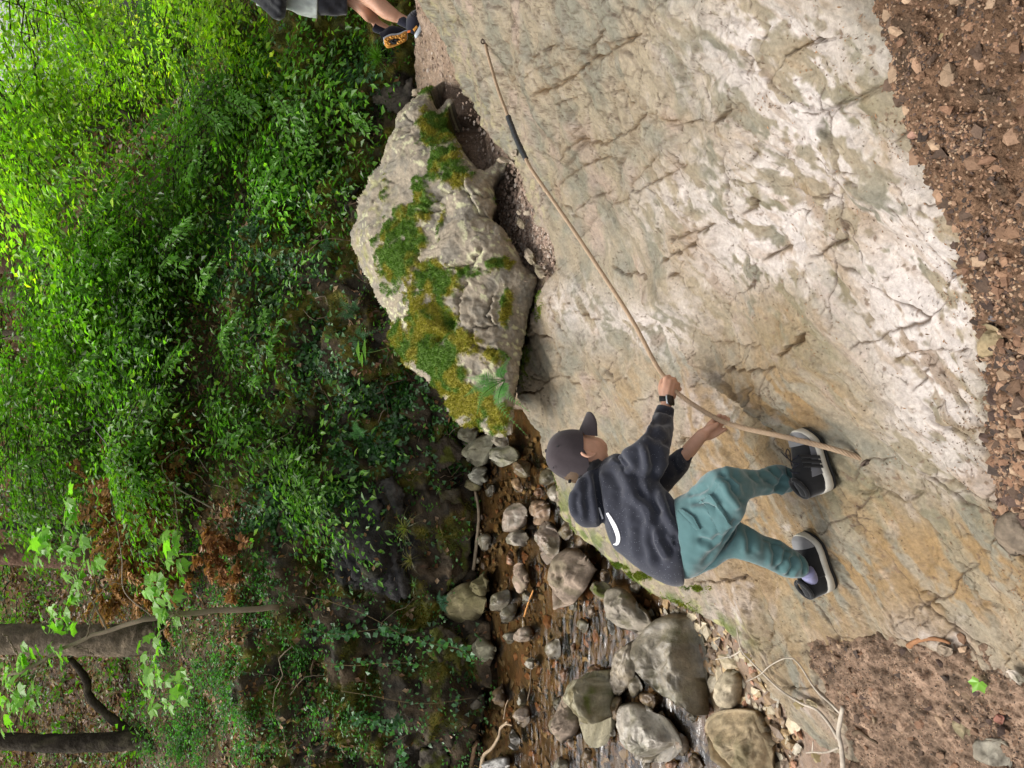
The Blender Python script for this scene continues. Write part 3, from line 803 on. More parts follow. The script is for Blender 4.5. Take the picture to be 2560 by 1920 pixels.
ST = [ # label, outline, colours, height above water, thickness, moss, wet material
 ('big olive boulder at the foot of the far bank', z2((90,400),(150,270),(260,180),(300,250),(365,330),(330,430),(260,520),(190,530),(120,470)), OLIVE, .12, .55, 0, 0),
 ('olive stone leaning behind the big olive boulder', z2((270,210),(330,125),(385,140),(375,230),(350,310),(270,300)), OLIVE, .12, .5, 0, 0),
 ('long pale pinkish slab of stone propped against the mossy lip of the rock', z2((870,250),(920,100),(970,-40),(1060,-100),(1140,-10),(1200,110),(1165,210),(1090,320),(1010,410),(920,440),(875,390)), PINK, .22, .35, 0, 0),
 ('pale rugged stone with moss on its right side below the lip', z2((1340,260),(1420,235),(1560,330),(1650,400),(1660,560),(1500,610),(1420,560),(1360,480),(1335,350)), WHITE, .14, .5, .12, 0),
 ('largest grey wet boulder at the near edge of the stream', z2((1545,840),(1600,680),(1700,560),(1800,470),(1950,480),(2050,600),(2090,780),(2145,1000),(2120,1180),(2080,1230),(1980,1160),(1800,1090),(1640,1020),(1560,930)), GREY, .12, .5, -.05, 1),
 ('long narrow dark mossy rock standing in the stream', z2((1095,1020),(1155,900),(1215,720),(1265,630),(1320,605),(1360,700),(1350,900),(1340,1100),(1345,1300),(1320,1430),(1260,1520),(1180,1450),(1120,1320),(1090,1150)), ((.34,.32,.24),(.16,.14,.08)), .10, .55, .14, 0),
 ('smooth greyish flat stone between the dark mossy rock and the wet boulder', z2((1400,760),(1480,690),(1550,640),(1562,720),(1535,860),(1522,960),(1440,1060),(1390,1085),(1365,1010),(1390,880)), ((.30,.26,.20),(.34,.30,.25)), .05, .3, 0, 1),
 ('long pinkish stone beside the dark mossy rock', z2((980,1100),(1060,1080),(1092,1150),(1105,1320),(1060,1400),(1010,1480),(920,1550),(898,1470),(930,1300)), PINK, .07, .4, -.02, 0),
 ('broad pale flat boulder at the lower edge of the photo', z2((1445,1180),(1560,1160),(1700,1210),(1800,1310),(1885,1450),(1905,1560),(1870,1700),(1600,1760),(1540,1560),(1530,1480),(1460,1390)), ((.34,.32,.28),(.40,.37,.33)), .10, .4, 0, 1),
 ('round pale stone by the far bank with water running past it', z2((282,660),(330,600),(400,650),(440,730),(420,790),(360,820),(300,800)), ((.34,.33,.25),(.27,.26,.19)), .07, .55, 0, 0),
 ('small grey cobble in mid stream below the olive boulder', z2((500,620),(550,580),(605,600),(605,645),(540,685)), GREY, .03, .5, 0, 1),
 ('small pinkish cobble in mid stream', z2((608,590),(680,535),(735,560),(735,620),(680,662),(608,650)), PINK, .04, .5, 0, 1),
 ('pink tongue shaped stone in the upper stream', z2((578,100),(600,10),(640,30),(695,130),(695,220),(640,285),(610,230)), ((.46,.36,.30),(.38,.29,.24)), .08, .45, 0, 0),
 ('grey cobble right of the olive boulder', z2((408,340),(470,270),(542,250),(545,340),(480,425),(430,400)), GREY, .06, .6, 0, 1),
 ('dark wet cobble in the riffle', z2((470,490),(540,400),(605,350),(605,430),(540,515)), DARKS, .05, .55, 0, 1),
 ('small whitish mossy stone on the far shore', z2((222,1180),(270,1110),(340,1065),(353,1130),(300,1235),(250,1245)), WHITE, .06, .6, .06, 0),
 ('pink cobble beside the driftwood', z2((590,1260),(645,1180),(705,1160),(705,1290),(650,1345)), PINK, .04, .5, 0, 1),
 ('thin dark slate lying in the stream', z2((556,1340),(610,1325),(635,1440),(605,1535),(556,1510)), ((.12,.115,.11),(.17,.16,.15)), .03, .3, 0, 1),
 ('small dark stone in mid stream', z2((615,1040),(650,1015),(692,1130),(702,1190),(650,1192),(620,1120)), DARKS, .03, .5, 0, 1),
 ('speckled cobble under the flat pale boulder', z2((1365,1100),(1430,1085),(1445,1250),(1400,1325),(1365,1250)), BROWN, .05, .5, 0, 1),
 ('small wet cobble below the largest wet boulder', z2((1595,1060),(1680,1075),(1725,1160),(1680,1205),(1595,1140)), BROWN, .07, .5, 0, 1),
 ('bluish stone at the left corner of the stream', z2((380,1600),(470,1575),(545,1565),(545,1660),(480,1690),(380,1670)), ((.36,.36,.36),(.27,.27,.27)), .05, .5, 0, 1),
 ('small greyish stone by the frame edge in the stream', z2((930,1590),(980,1555),(1015,1650),(960,1690),(915,1660)), GREY, .04, .5, 0, 1),
 ('large smooth buff boulder in the mud by the slab', z3((178,1100),(200,985),(380,975),(560,1005),(622,1090),(645,1250),(640,1420),(230,1420)), ((.36,.29,.19),(.30,.25,.17)), .20, .35, 0, 0),
 ('angular cream stone on the muddy near bank', z3((238,860),(290,725),(370,715),(402,790),(412,880),(360,962),(258,950)), ((.42,.37,.28),(.34,.30,.23)), .18, .55, 0, 0),
 ('small bluish flat stone beside the rugged pale stone', z2((1308,440),(1350,465),(1392,605),(1345,605)), ((.30,.31,.33),(.24,.25,.26)), .03, .3, 0, 1),
 ('dark mossy stone under the propped slab', z2((1180,270),(1250,170),(1345,225),(1335,295),(1240,335)), DARKS, .18, .5, .2, 0),
 ('small pale cobble beside the propped slab', z2((845,110),(880,75),(945,88),(905,165)), WHITE, .04, .5, 0, 1),
 ('flat reddish stone under shallow water', z2((935,900),(1000,825),(1035,870),(990,985),(945,995)), RUST, .00, .25, 0, 1),
 ('square grey green stone at the head of the stream', zu((1765,330),(1840,320),(1895,390),(1860,480),(1800,528),(1752,480)), ((.33,.31,.25),(.27,.27,.20)), .16, .6, 0, 0),
 ('tall grey stone by the small cascade', zu((1850,480),(1920,395),(1995,395),(2005,460),(1940,560),(1905,655),(1840,625),(1795,610)), ((.27,.26,.20),(.22,.22,.17)), .14, .55, 0, 0),
 ('buff stone wedged under the boulder moss', zu((1985,420),(2050,395),(2125,415),(2115,490),(2020,485)), WHITE, .20, .5, 0, 0),
 ('grey mossy stone on the right of the cascade', zu((1985,600),(2010,500),(2080,475),(2165,520),(2190,585),(2100,645),(2000,655)), ((.37,.36,.31),(.25,.25,.16)), .14, .55, .02, 0),
 ('light grey stone below the tall one', zu((1825,680),(1900,635),(1965,680),(1965,745),(1900,805),(1825,780)), ((.32,.32,.28),(.25,.25,.21)), .10, .55, 0, 0),
 ('mossy olive stone at the foot of the wet wall', zu((1775,790),(1830,735),(1905,800),(1895,845),(1800,840)), OLIVE, .06, .5, .05, 0),
 ('brownish cobble near the lip behind the cap', zu((2145,660),(2212,595),(2305,640),(2295,725),(2212,725)), BROWN, .08, .5, 0, 1),
 ('orange brown cobble below the cascade', zu((2150,760),(2212,735),(2235,850),(2170,865)), ((.34,.22,.12),(.26,.17,.10)), .05, .5, 0, 1),
 ('pink grey boulder in the upper stream', zu((2085,1080),(2130,955),(2205,945),(2265,1000),(2255,1120),(2180,1155),(2100,1165)), ((.40,.33,.28),(.33,.29,.25)), .08, .5, 0, 1),
 ('cream stone under the pink grey boulder', zu((2105,1220),(2200,1145),(2275,1185),(2265,1285),(2180,1265)), WHITE, .06, .55, 0, 0),
 ('dark pinkish rock close to the hood of the climber', [(1340,1330),(1372,1296),(1398,1325),(1394,1392),(1360,1412)], ((.30,.24,.20),(.24,.20,.17)), .10, .5, 0, 1),
 ('reddish flat stone near the lip below the pinkish slab', [(1330,1260),(1352,1235),(1375,1262),(1368,1320),(1342,1328)], ((.28,.19,.13),(.22,.16,.11)), .08, .4, 0, 1),
]
for i, (lab, poly, (ca, cb), h, th, ms, wet) in enumerate(ST):
    big = max(np.ptp(np.asarray(poly), axis=0)) > 110
    me, org = stone_mesh('stone', poly, WATER + .55 * h - .01, th, 100 + i * 7, ca, cb, WATER, ms, M=72 if big else 36, R=18 if big else 8)
    put('stone', me, MAT['wet_stone' if wet else 'stone'], loc=org, label=lab, category='stone', group='stones lying in the stream')

# cobbles packed between them
rq = np.random.default_rng(404)
taken = [np.asarray(p[1]).mean(0) for p in ST]
kk = 0
used_labels = {}
def cob_label(x, y, ci):
    near = min(ST, key=lambda q: math.hypot(*(np.asarray(q[1]).mean(0) - (x, y)))); c = np.asarray(near[1]).mean(0)
    side = ('above' if x < c[0] else 'below') if abs(x - c[0]) > abs(y - c[1]) else ('left of' if y > c[1] else 'right of')
    short = ' '.join(near[0].split()[:6])
    while short.split()[-1] in ('of', 'the', 'at', 'in', 'by', 'with', 'on', 'and', 'under', 'from', 'between', 'against', 'its', 'to', 'behind', 'beside', 'below', 'propped', 'leaning', 'standing', 'lying', 'mid', 'far', 'big', 'right', 'shaped', 'head'): short = ' '.join(short.split()[:-1])
    lab = ['grey', 'brown', 'pinkish', 'dark', 'rust red', 'pale'][ci] + ' cobble ' + side + ' the ' + short
    k = used_labels.get(lab, 0); used_labels[lab] = k + 1
    return lab if not k else lab.replace(' cobble', [' second cobble', ' third cobble', ' fourth cobble'][min(k - 1, 2)])
while kk < 46:
    y = rq.uniform(1180, 1915); lim0 = 1195; lim1 = np.interp(y, [1180, 1480, 1560, 1700, 1915], [1370, 1600, 1720, 1830, 1900])
    x = lim0 + (lim1 - lim0) * rq.random() ** .75
    if min(np.hypot(*(c_ - (x, y))) for c_ in taken) < 42: continue
    kk += 1; taken.append(np.array([x, y])); n_ = rq.integers(5, 8); R_ = rq.uniform(11, 25)
    a_ = np.sort(rq.random(n_)) * 6.283 ; a_ = np.linspace(0, 6.283, n_, endpoint=False) + rq.normal(size=n_) * .25
    poly = [(x + R_ * rq.uniform(.7, 1.15) * math.cos(q) * .8, y + R_ * rq.uniform(.7, 1.15) * math.sin(q) * 1.35) for q in a_]
    ci = rq.integers(0, 6); ca, cb = [GREY, BROWN, PINK, DARKS, RUST, WHITE][ci]
    zc = max(WATER, float(BED(*hit1(x, y, lambda x, y: x * 0 + WATER)[:2]))) + .01
    me, org = stone_mesh('cobble', poly, zc, .45, 2000 + kk * 3, ca, cb, WATER, 0, M=24, R=6)
    put('cobble', me, MAT['wet_stone'], loc=org, label=cob_label(x, y, ci), category='stone', group='cobbles packed between the stream stones')

# small anonymous pebbles and gravel ------------------------------------------
_ico = None
def pebbles(P, size, col, seed, flat=.6):
    """many low-poly stones in one mesh"""
    r = np.random.default_rng(seed)
    ph = (1 + 5 ** .5) / 2
    iv = unit(A(-1, ph, 0, 1, ph, 0, -1, -ph, 0, 1, -ph, 0, 0, -1, ph, 0, 1, ph, 0, -1, -ph, 0, 1, -ph, ph, 0, -1, ph, 0, 1, -ph, 0, -1, -ph, 0, 1).reshape(12, 3))
    fi = np.array([[0,11,5],[0,5,1],[0,1,7],[0,7,10],[0,10,11],[1,5,9],[5,11,4],[11,10,2],[10,7,6],[7,1,8],[3,9,4],[3,4,2],[3,2,6],[3,6,8],[3,8,9],[4,9,5],[2,4,11],[6,2,10],[8,6,7],[9,8,1]])
    n = len(P)
    sc = size[:, None] * (.55 + .7 * r.random((n, 3))) * A(1, 1, flat)
    V = iv[None] * (1 + .28 * r.normal(size=(n, 12, 1))) * sc[:, None]
    a = r.random(n) * 6.283; c, s = np.cos(a), np.sin(a)
    V = np.stack([V[..., 0] * c[:, None] - V[..., 1] * s[:, None], V[..., 0] * s[:, None] + V[..., 1] * c[:, None], V[..., 2]], -1) + P[:, None]
    return V.reshape(-1, 3), (fi[None] + 12 * np.arange(n)[:, None, None]).reshape(-1, 3), np.repeat(col, 12, 0)
def pal(n, cols, r):
    c = np.asarray(cols)[r.integers(0, len(cols), n)]
    return np.clip(c * (.7 + .6 * r.random((n, 1))), .01, .8)

# soil over the slab: right edge and lower corner -------------------------------
SOIL_R = [(2060,-660),(2150,-300),(2185,0),(2212,90),(2240,250),(2268,340),(2300,420),(2335,480),(2378,560),(2395,650),(2420,750),(2432,850),(2445,950),(2478,1050),(2490,1150),(2505,1290),(2560,1360),(2700,1400),(2900,1400),(2900,-660)]
SOIL_L = [(2005,1640),(2050,1590),(2120,1600),(2190,1575),(2250,1600),(2320,1590),(2385,1560),(2420,1600),(2470,1640),(2520,1665),(2620,1700),(2900,1800),(2900,2250),(2080,2250),(2110,1900),(2090,1800),(2060,1720)]
def build_soil(name, poly, x0, x1, y0, y1, tone, seed, npeb, lift):
    st = 3.6
    X, Y = np.meshgrid(np.arange(x0, x1, st), np.arange(y0, y1, st)); x = X.ravel(); y = Y.ravel()
    jx = x + 16 * pnoise(np.stack([x / 60, y / 60, x * 0 + seed], -1)) + 10 * pnoise(np.stack([x / 18, y / 18, x * 0 + seed], -1))
    jy = y + 16 * pnoise(np.stack([x / 60, y / 60, x * 0 + 9 + seed], -1)) + 10 * pnoise(np.stack([x / 18, y / 18, x * 0 + 5 + seed], -1))
    d, _, _ = seg_dist(jx, jy, poly, True); sg = np.where(inside(jx, jy, poly), d, -d)
    P = hit(x, y, S)
    hgt = np.where(sg > 0, -.030 + lift * np.tanh(sg / 60.0) , -.030 + sg * .0006)
    V = P.copy(); V[:, 2] += hgt + .035 * fbm(P, .16, 3, off=seed) + (.026 * fbm(P, .05, 3, off=seed + 1) + .018 * fbm(P, .018, 3, off=seed + 2)) + .02
    C = stone_cols(V, A(*tone), A(*tone) * 1.5, seed) * (1 + .5 * fbm(V, .045, 3, off=seed + 8))[:, None]
    C = C + (A(.07, .05, .035) - C) * (.75 * sstep(.1, .35, fbm(V, .07, 4, off=seed + 4)))[:, None]
    Fq = grid_faces(X.shape[0], X.shape[1])
    keep = (sg[Fq] > -50).any(1)
    put(name, new_mesh(name, V, Fq[keep], col=np.clip(C, .01, .7)), MAT['soil'], kind='structure')
    r = np.random.default_rng(seed)
    w = (sstep(-4, 14, sg) + .12 * sstep(-45, -5, sg)) * (.25 + sstep(-.1, .3, fbm(P, .12, 3, off=seed + 3)))
    Pp, Np, vi = scatter_on(V, Fq, w + 1e-9, npeb, seed)
    sz = .0025 + .006 * r.random(npeb) ** 3 + .010 * (r.random(npeb) < .02)
    colr = pal(npeb, [(.13,.078,.048),(.19,.11,.066),(.085,.055,.038),(.25,.155,.098),(.05,.036,.028),(.17,.095,.058),(.29,.20,.13),(.07,.045,.035)], r)
    v, f, c = pebbles(Pp, sz, colr, seed)
    put('gravel', new_mesh(name + '_gravel', v, f, smooth=False, col=c), MAT['stone'], kind='stuff')
    return V, Fq, sg
SR = build_soil('soil', SOIL_R, 2040, 2860, -640, 1420, (.125,.075,.046), 5, 17000, .07)
SL = build_soil('soil', SOIL_L, 1980, 2860, 1540, 2240, (.205,.140,.098), 9, 9000, .06)

zs = zm(2100, 0, 0.5425)
GS = [ # stones on the soil and path (outline, colours, label)
 (zs((620,280),(640,230),(700,215),(712,260),(690,330),(640,335)), ((.40,.33,.25),(.33,.27,.2)), 'pale knobbly stone in the red soil near the top edge'),
 (zs((728,255),(745,228),(790,232),(798,280),(760,305),(730,290)), ((.30,.19,.10),(.36,.24,.14)), 'rounded ochre stone next to the pale knobbly stone'),
 (zs((790,350),(815,290),(850,280),(850,390),(810,405)), ((.40,.29,.26),(.34,.25,.22)), 'pink stone cut by the right edge of the photo'),
 (zs((310,630),(345,590),(400,535),(430,530),(438,575),(400,610),(340,645)), ((.38,.23,.18),(.32,.20,.15)), 'flat salmon red stone where the slab meets the soil'),
 (zs((490,225),(520,205),(540,215),(525,260),(500,275)), ((.32,.24,.15),(.27,.2,.13)), 'small tan flake on the soil'),
 (zs((645,470),(690,438),(735,470),(710,500),(660,500)), ((.32,.24,.16),(.26,.2,.14)), 'dull tan stone half buried in the soil'),
 (zs((790,120),(820,60),(850,55),(850,180),(800,170)), ((.30,.28,.24),(.25,.23,.2)), 'grey stone in the top right corner'),
 (zs((640,960),(650,905),(690,940),(715,975),(680,1000),(650,1000)), ((.36,.23,.14),(.30,.2,.12)), 'orange tan stone in the middle of the soil strip'),
 (zs((790,1050),(815,1015),(848,1020),(848,1090),(800,1095)), ((.26,.25,.23),(.2,.2,.18)), 'dark grey stone by the right edge half way down'),
 (zs((640,1560),(650,1500),(700,1480),(745,1510),(750,1640),(640,1659)), ((.36,.29,.18),(.30,.25,.16)), 'big buff flat stone set in the soil edge'),
 (zs((800,640),(830,605),(850,610),(850,720),(825,730)), ((.33,.13,.07),(.28,.1,.06)), 'rust red stone at the right edge'),
 (zs((640,740),(670,705),(700,720),(690,765),(650,770)), ((.30,.25,.16),(.26,.2,.13)), 'olive tan stone beside the dark hole in the soil'),
 (zs((720,1290),(745,1235),(800,1200),(820,1215),(780,1270),(740,1310)), ((.30,.19,.12),(.24,.16,.1)), 'dry brown flake of bark coloured stone'),
 (zs((680,1475),(700,1440),(725,1455),(715,1485)), ((.13,.12,.13),(.17,.16,.16)), 'small dark stone above the big buff stone'),
 (zs((570,1190),(600,1165),(630,1190),(600,1220)), ((.33,.24,.16),(.27,.2,.13)), 'tan pebble below the soil hollow'),
 ([(2490,1345),(2500,1290),(2560,1270),(2600,1280),(2600,1390),(2530,1395)], ((.22,.18,.14),(.17,.14,.11)), 'grey brown block at the right frame edge below the soil'),
 (z3((1745,1060),(1800,985),(1850,1020),(1885,1110),(1870,1190),(1800,1150)), ((.31,.26,.17),(.27,.23,.15)), 'pointed olive flagstone in the lower right soil'),
 (z3((1205,1030),(1230,1000),(1280,1010),(1300,1060),(1270,1095),(1225,1080)), ((.30,.22,.16),(.25,.19,.14)), 'small round brown stone in the lower soil'),
 (z3((2010,1040),(2060,985),(2120,1050),(2060,1085)), ((.30,.14,.11),(.25,.12,.1)), 'dark red stone near the lower right corner'),
 (z3((1660,560),(1700,550),(1750,580),(1750,620),(1690,640),(1655,600)), ((.38,.31,.24),(.33,.27,.21)), 'buff cobble beside the orange stick'),
 (z3((1730,930),(1750,910),(1760,980),(1740,1000)), ((.36,.22,.13),(.3,.2,.12)), 'small orange sliver of stone in the lower soil'),
 (z3((1480,1060),(1530,1000),(1565,1040),(1560,1090),(1510,1090)), ((.24,.18,.13),(.2,.15,.11)), 'dull brown stone half sunk in the lower soil'),
 (z3((820,900),(880,930),(880,975),(830,965),(805,930)), ((.44,.38,.26),(.38,.33,.22)), 'cream pebble on the grey rock ledge'),
 (z3((640,1290),(680,1265),(700,1330),(690,1400),(650,1400)), ((.28,.22,.17),(.23,.19,.15)), 'upright brown stone at the lower edge beside the buff boulder'),
 (z3((1900,1150),(2000,1120),(2120,1150),(2150,1300),(2060,1400),(1900,1400)), ((.30,.29,.25),(.25,.23,.19)), 'rough grey stone at the bottom edge of the soil'),
 (z3((2085,720),(2120,700),(2200,760),(2230,810),(2180,820),(2110,770)), ((.46,.42,.38),(.38,.34,.3)), 'whitish stone at the right edge above the green leaf'),
]
for i, (poly, (ca, cb), lab) in enumerate(GS):
    me, org = stone_mesh('stone', poly, 0, .28, 700 + i * 5, ca, cb, None, 0, M=32, R=8, H=lambda x, y: S(x, y) + .038)
    put('stone', me, MAT['stone'], loc=org, label=lab, category='stone', group='stones lying on the soil')
PS = [(z5((1490,110),(1520,60),(1580,130),(1600,200),(1560,210)), 'long grey flake between boulder and slab'), (z5((1590,200),(1640,230),(1690,280),(1640,330),(1600,290)), 'grey flake under the boulder corner'),
 (z4((1700,1370),(1740,1350),(1760,1400),(1720,1420)), 'small white stone in the path gravel'), (z4((1770,1370),(1830,1370),(1830,1410),(1780,1420)), 'pale chip in the path gravel'),
 (z4((1690,1440),(1740,1450),(1780,1500),(1770,1560),(1720,1500)), 'tan flake in the path gravel'), (z4((1640,790),(1700,760),(1710,830),(1660,840)), 'buff chip near the taped part of the rope'),
 (z4((690,250),(710,190),(760,150),(775,180),(740,220)), 'buff chip at the path edge behind the boulder'), (z4((1510,820),(1640,870),(1680,890),(1600,900),(1510,880)), 'thin pale flake below the boulder rim'),
 (z5((1350,400),(1480,330),(1610,300),(1600,330),(1420,480)), 'wedge of grey rock under the boulder moss')]
for i, (poly, lab) in enumerate(PS):
    me, org = stone_mesh('stone', poly, 0, .3, 900 + i * 5, (.36,.31,.25), (.29,.24,.19), None, 0, M=28, R=7, H=lambda x, y: S(x, y) + .0)
    put('stone', me, MAT['stone'], loc=org, label=lab, category='stone', group='loose stones on the path')
# gravel on the path and in the stream margin
r = np.random.default_rng(77)
n = 5200; rx = np.concatenate([r.uniform(1040, 1440, 2600), r.normal(1340, 40, 2600)]); ry = np.concatenate([r.uniform(-30, 620, 2600), r.normal(560, 70, 2600)])
P = hit(rx, ry, PATH); P[:, 2] += .01
v, f, c = pebbles(P, .005 + .013 * r.random(n) ** 2.5, pal(n, [(.30,.23,.18),(.24,.17,.13),(.37,.31,.26),(.17,.12,.09),(.28,.2,.15)], r), 8, .5)
put('gravel', new_mesh('path_gravel', v, f, smooth=False, col=c), MAT['stone'], kind='stuff')
n = 3600; rx = r.uniform(1190, 2000, n); ry = r.uniform(1080, 1980, n)
P = hit(rx, ry, BED); P[:, 2] += .012
ok = BED(P[:, 0], P[:, 1]) > -2; P = P[ok]; n = len(P)
v, f, c = pebbles(P, .012 + .04 * r.random(n) ** 3, pal(n, [(.26,.17,.08),(.34,.24,.12),(.20,.13,.07),(.36,.18,.10),(.30,.26,.19),(.13,.09,.06),(.40,.33,.22)], r), 18, .45)
put('gravel', new_mesh('stream_gravel', v, f, smooth=False, col=c), MAT['wet_stone'], kind='stuff')

# brown needles and bits of bark lying on the slab
def flakes(P, N, L, W, col, seed):
    r = np.random.default_rng(seed); k = len(P)
    t1 = unit(np.cross(N, r.normal(size=(k, 3)))); t2 = np.cross(N, t1)
    lift = N * .002
    V = np.stack([P - t1 * L[:, None] + lift, P + t2 * W[:, None] + lift * 2, P + t1 * L[:, None] + lift, P - t2 * W[:, None] + lift], 1).reshape(-1, 3)
    return V, np.arange(4 * k).reshape(-1, 4), np.repeat(col, 4, 0)
sv = SLAB.reshape(-1, 3); sF = grid_faces(*SLAB.shape[:2]); prx, pry, _ = project(sv)
wgt = sstep(1550, 2050, prx) * (.3 + 1.4 * sstep(0, .3, fbm(sv, .25, 3, off=4))) + .04
wgt = wgt + 3 * gau(prx, pry, 2190, 1190, 50, 50) + 2.0 * gau(prx, pry, 1925, 1600, 25, 50) + 2 * gau(prx, pry, 2170, 1720, 90, 60)
wgt = wgt * (1 + 3 * sstep(150, 10, np.abs(prx - 2330 - (pry - 500) * .27)))
n = 6500
P, N, _ = scatter_on(sv, sF, wgt, n, 5)
v, f, c = flakes(P, N, .0015 + .0050 * rng.random(n) ** 2.5, .0005 + .0010 * rng.random(n), pal(n, [(.14,.085,.05),(.20,.12,.07),(.09,.06,.04),(.26,.15,.08),(.17,.11,.07)], rng), 6)
put('needle_litter', new_mesh('needle_litter', v, f, smooth=False, col=c), MAT['litter'], kind='stuff')

# moss and lichen tufts along the lip of the slab above the stream
lw = np.zeros(len(prx))
for x, y, a_, b_, k in [(1660,1520,45,14,1.5),(1630,1500,30,12,1),(1590,1440,30,8,.8),(1540,1415,25,8,.8),(1700,1545,30,10,1.2),(1480,1395,20,10,.6),(1420,1330,14,14,.6),(1380,1235,10,30,.8),(1365,1180,8,25,.6),(1760,1590,18,10,.8),(1820,1640,16,10,.5),(1740,1470,25,6,.7),(1310,900,12,40,.5),(1345,760,8,40,.3)]:
    lw = np.maximum(lw, k * gau(prx, pry, x, y, a_, b_))
lw = lw * sstep(-.15, .15, fbm(sv, .06, 3, off=44))
n = 9000
P, N, vi = scatter_on(sv, sF, lw ** 1.5 + 1e-9, n, 61)
v, f, c = blades(P, N, rng.normal(size=P.shape), .013, .0020, (A(.085, .16, .02) + (A(.21, .21, .03) - A(.085, .16, .02)) * np.clip(.5 + fbm(P, .08, 2), 0, 1)[:, None]) * (.55 + .9 * rng.random((n, 1))), .6)
MAT['moss_lip'] = MAT['moss']
put('moss', new_mesh('lip_moss', v, f, smooth=False, col=c), MAT['moss'], kind='stuff')
# ------------------------------------------------------------------ plants
MAT['leaf'] = leaf_mat('leaf', trans=.5, gloss=.03)
MAT['ivy'] = leaf_mat('ivy_leaf', trans=.15, gloss=.05)
MAT['dead_leaf'] = leaf_mat('dead_leaf', trans=.2, gloss=.03)
MAT['bark'] = base_mat('bark', attr='col', rough=.9, var=.35, vscale=45, bumps=[(35, .9, .02), (120, .6, .006)], spec=.1)
MAT['twig'] = base_mat('twig', attr='col', rough=.8, var=.2, vscale=60, bumps=[(90, .5, .003)], spec=.15)

def tube(pts, rad, k=7, rough=0.0):
    p = np.asarray(pts, float); n = len(p); rad = np.broadcast_to(rad, (n,)).astype(float)
    t = unit(np.gradient(p, axis=0)); ref = A(.31, .42, .85); a = unit(np.cross(t, ref)); b = np.cross(t, a)
    th = np.arange(k) * 2 * math.pi / k
    V = p[:, None] + rad[:, None, None] * (np.cos(th)[None, :, None] * a[:, None] + np.sin(th)[None, :, None] * b[:, None])
    V = V.reshape(-1, 3)
    if rough: V = V + unit(V - np.repeat(p, k, 0)) * (np.repeat(rad, k) * rough * fbm(V, max(rad.max(), .01) * 1.2, 3))[:, None]
    Fq = grid_faces(n, k, True)
    return V, [Fq, np.arange(k)[None, ::-1], (np.arange(k) + (n - 1) * k)[None]]
def spline(pts, n):
    """Catmull-Rom through the points"""
    p = np.asarray(pts, float); p = np.vstack([2 * p[0] - p[1], p, 2 * p[-1] - p[-2]])
    m_ = len(p) - 3; u = np.linspace(0, m_, n); i = np.minimum(u.astype(int), m_ - 1); f = (u - i)[:, None]
    a, b, c, d = p[i], p[i + 1], p[i + 2], p[i + 3]
    return .5 * (2 * b + (c - a) * f + (2 * a - 5 * b + 4 * c - d) * f ** 2 + (3 * b - a - 3 * c + d) * f ** 3)
class Bag:
    """collects pieces for one mesh"""
    def __init__(s): s.V = []; s.F = {}; s.C = []; s.n = 0
    def add(s, V, Fs, C):
        if not isinstance(Fs, list): Fs = [Fs]
        for f in Fs:
            if len(f): s.F.setdefault(np.asarray(f).shape[1], []).append(np.asarray(f) + s.n)
        C = np.asarray(C, float)
        s.V.append(V); s.C.append(np.tile(C, (len(V), 1)) if C.ndim == 1 else C); s.n += len(V)
    def mesh(s, name, org=(0, 0, 0), smooth=True):
        return new_mesh(name, np.vstack(s.V) - A(*org), [np.vstack(f) for f in s.F.values()], smooth=smooth, col=np.clip(np.vstack(s.C), .004, .9))
def leaf_quads(P, D, N, L, W, col):
    """pointed leaves, folded along the midrib: 2 triangles each"""
    D = unit(D); sd = unit(np.cross(D, N)); nn = np.cross(sd, D)
    L = L[:, None]; W = W[:, None]
    m_ = P + D * L * .45
    V = np.stack([P, m_ + sd * W + nn * W * .25, P + D * L - nn * L * .10, m_ - sd * W + nn * W * .25], 1).reshape(-1, 3)
    k = 4 * np.arange(len(P))[:, None]
    Ff = np.concatenate([k + A(0, 1, 2).astype(int), k + A(0, 2, 3).astype(int)])
    return V, Ff, np.repeat(col, 4, 0)
def spray_leaves(O, D, Ln, nl, ll, r, droop=.25, up=(0, 0, 1)):
    """flat beech-like sprays: leaves alternate along each shoot"""
    k = len(O); s = (np.arange(nl) + .5) / nl
    D = unit(D); sd = unit(np.cross(D, A(*up)) + 1e-6); 
    P = O[:, None] + D[:, None] * (Ln[:, None] * s)[..., None] - A(0, 0, 1) * (droop * Ln[:, None] * s ** 2)[..., None]
    alt = np.where(np.arange(nl) % 2, 1., -1.)[None, :, None]
    side_off = alt * sd[:, None] * (Ln[:, None] * .22 * (1 - s * .7) * r.random((k, nl)))[..., None]
    P = P + side_off + r.normal(size=(k, nl, 3)) * .012
    LD = D[:, None] * .7 + alt * sd[:, None] * .75 + r.normal(size=(k, nl, 3)) * .30 - A(0, 0, .15)
    N = A(*up) + r.normal(size=(k, nl, 3)) * .38
    L = ll * (.6 + .7 * r.random((k, nl)))
    return P.reshape(-1, 3), LD.reshape(-1, 3), unit(N.reshape(-1, 3)), L.ravel()
def green(n, r, base=(.085, .19, .022), lo=.55, hi=1.35, yellow=.3):
    c = np.tile(A(*base) * A(1.25, 1.28, .8), (n, 1)) * (lo + (hi - lo) * r.random((n, 1)))
    y = (r.random((n, 1)) < yellow) * r.random((n, 1)); return c * (1 + y * A(.9, .35, .1))

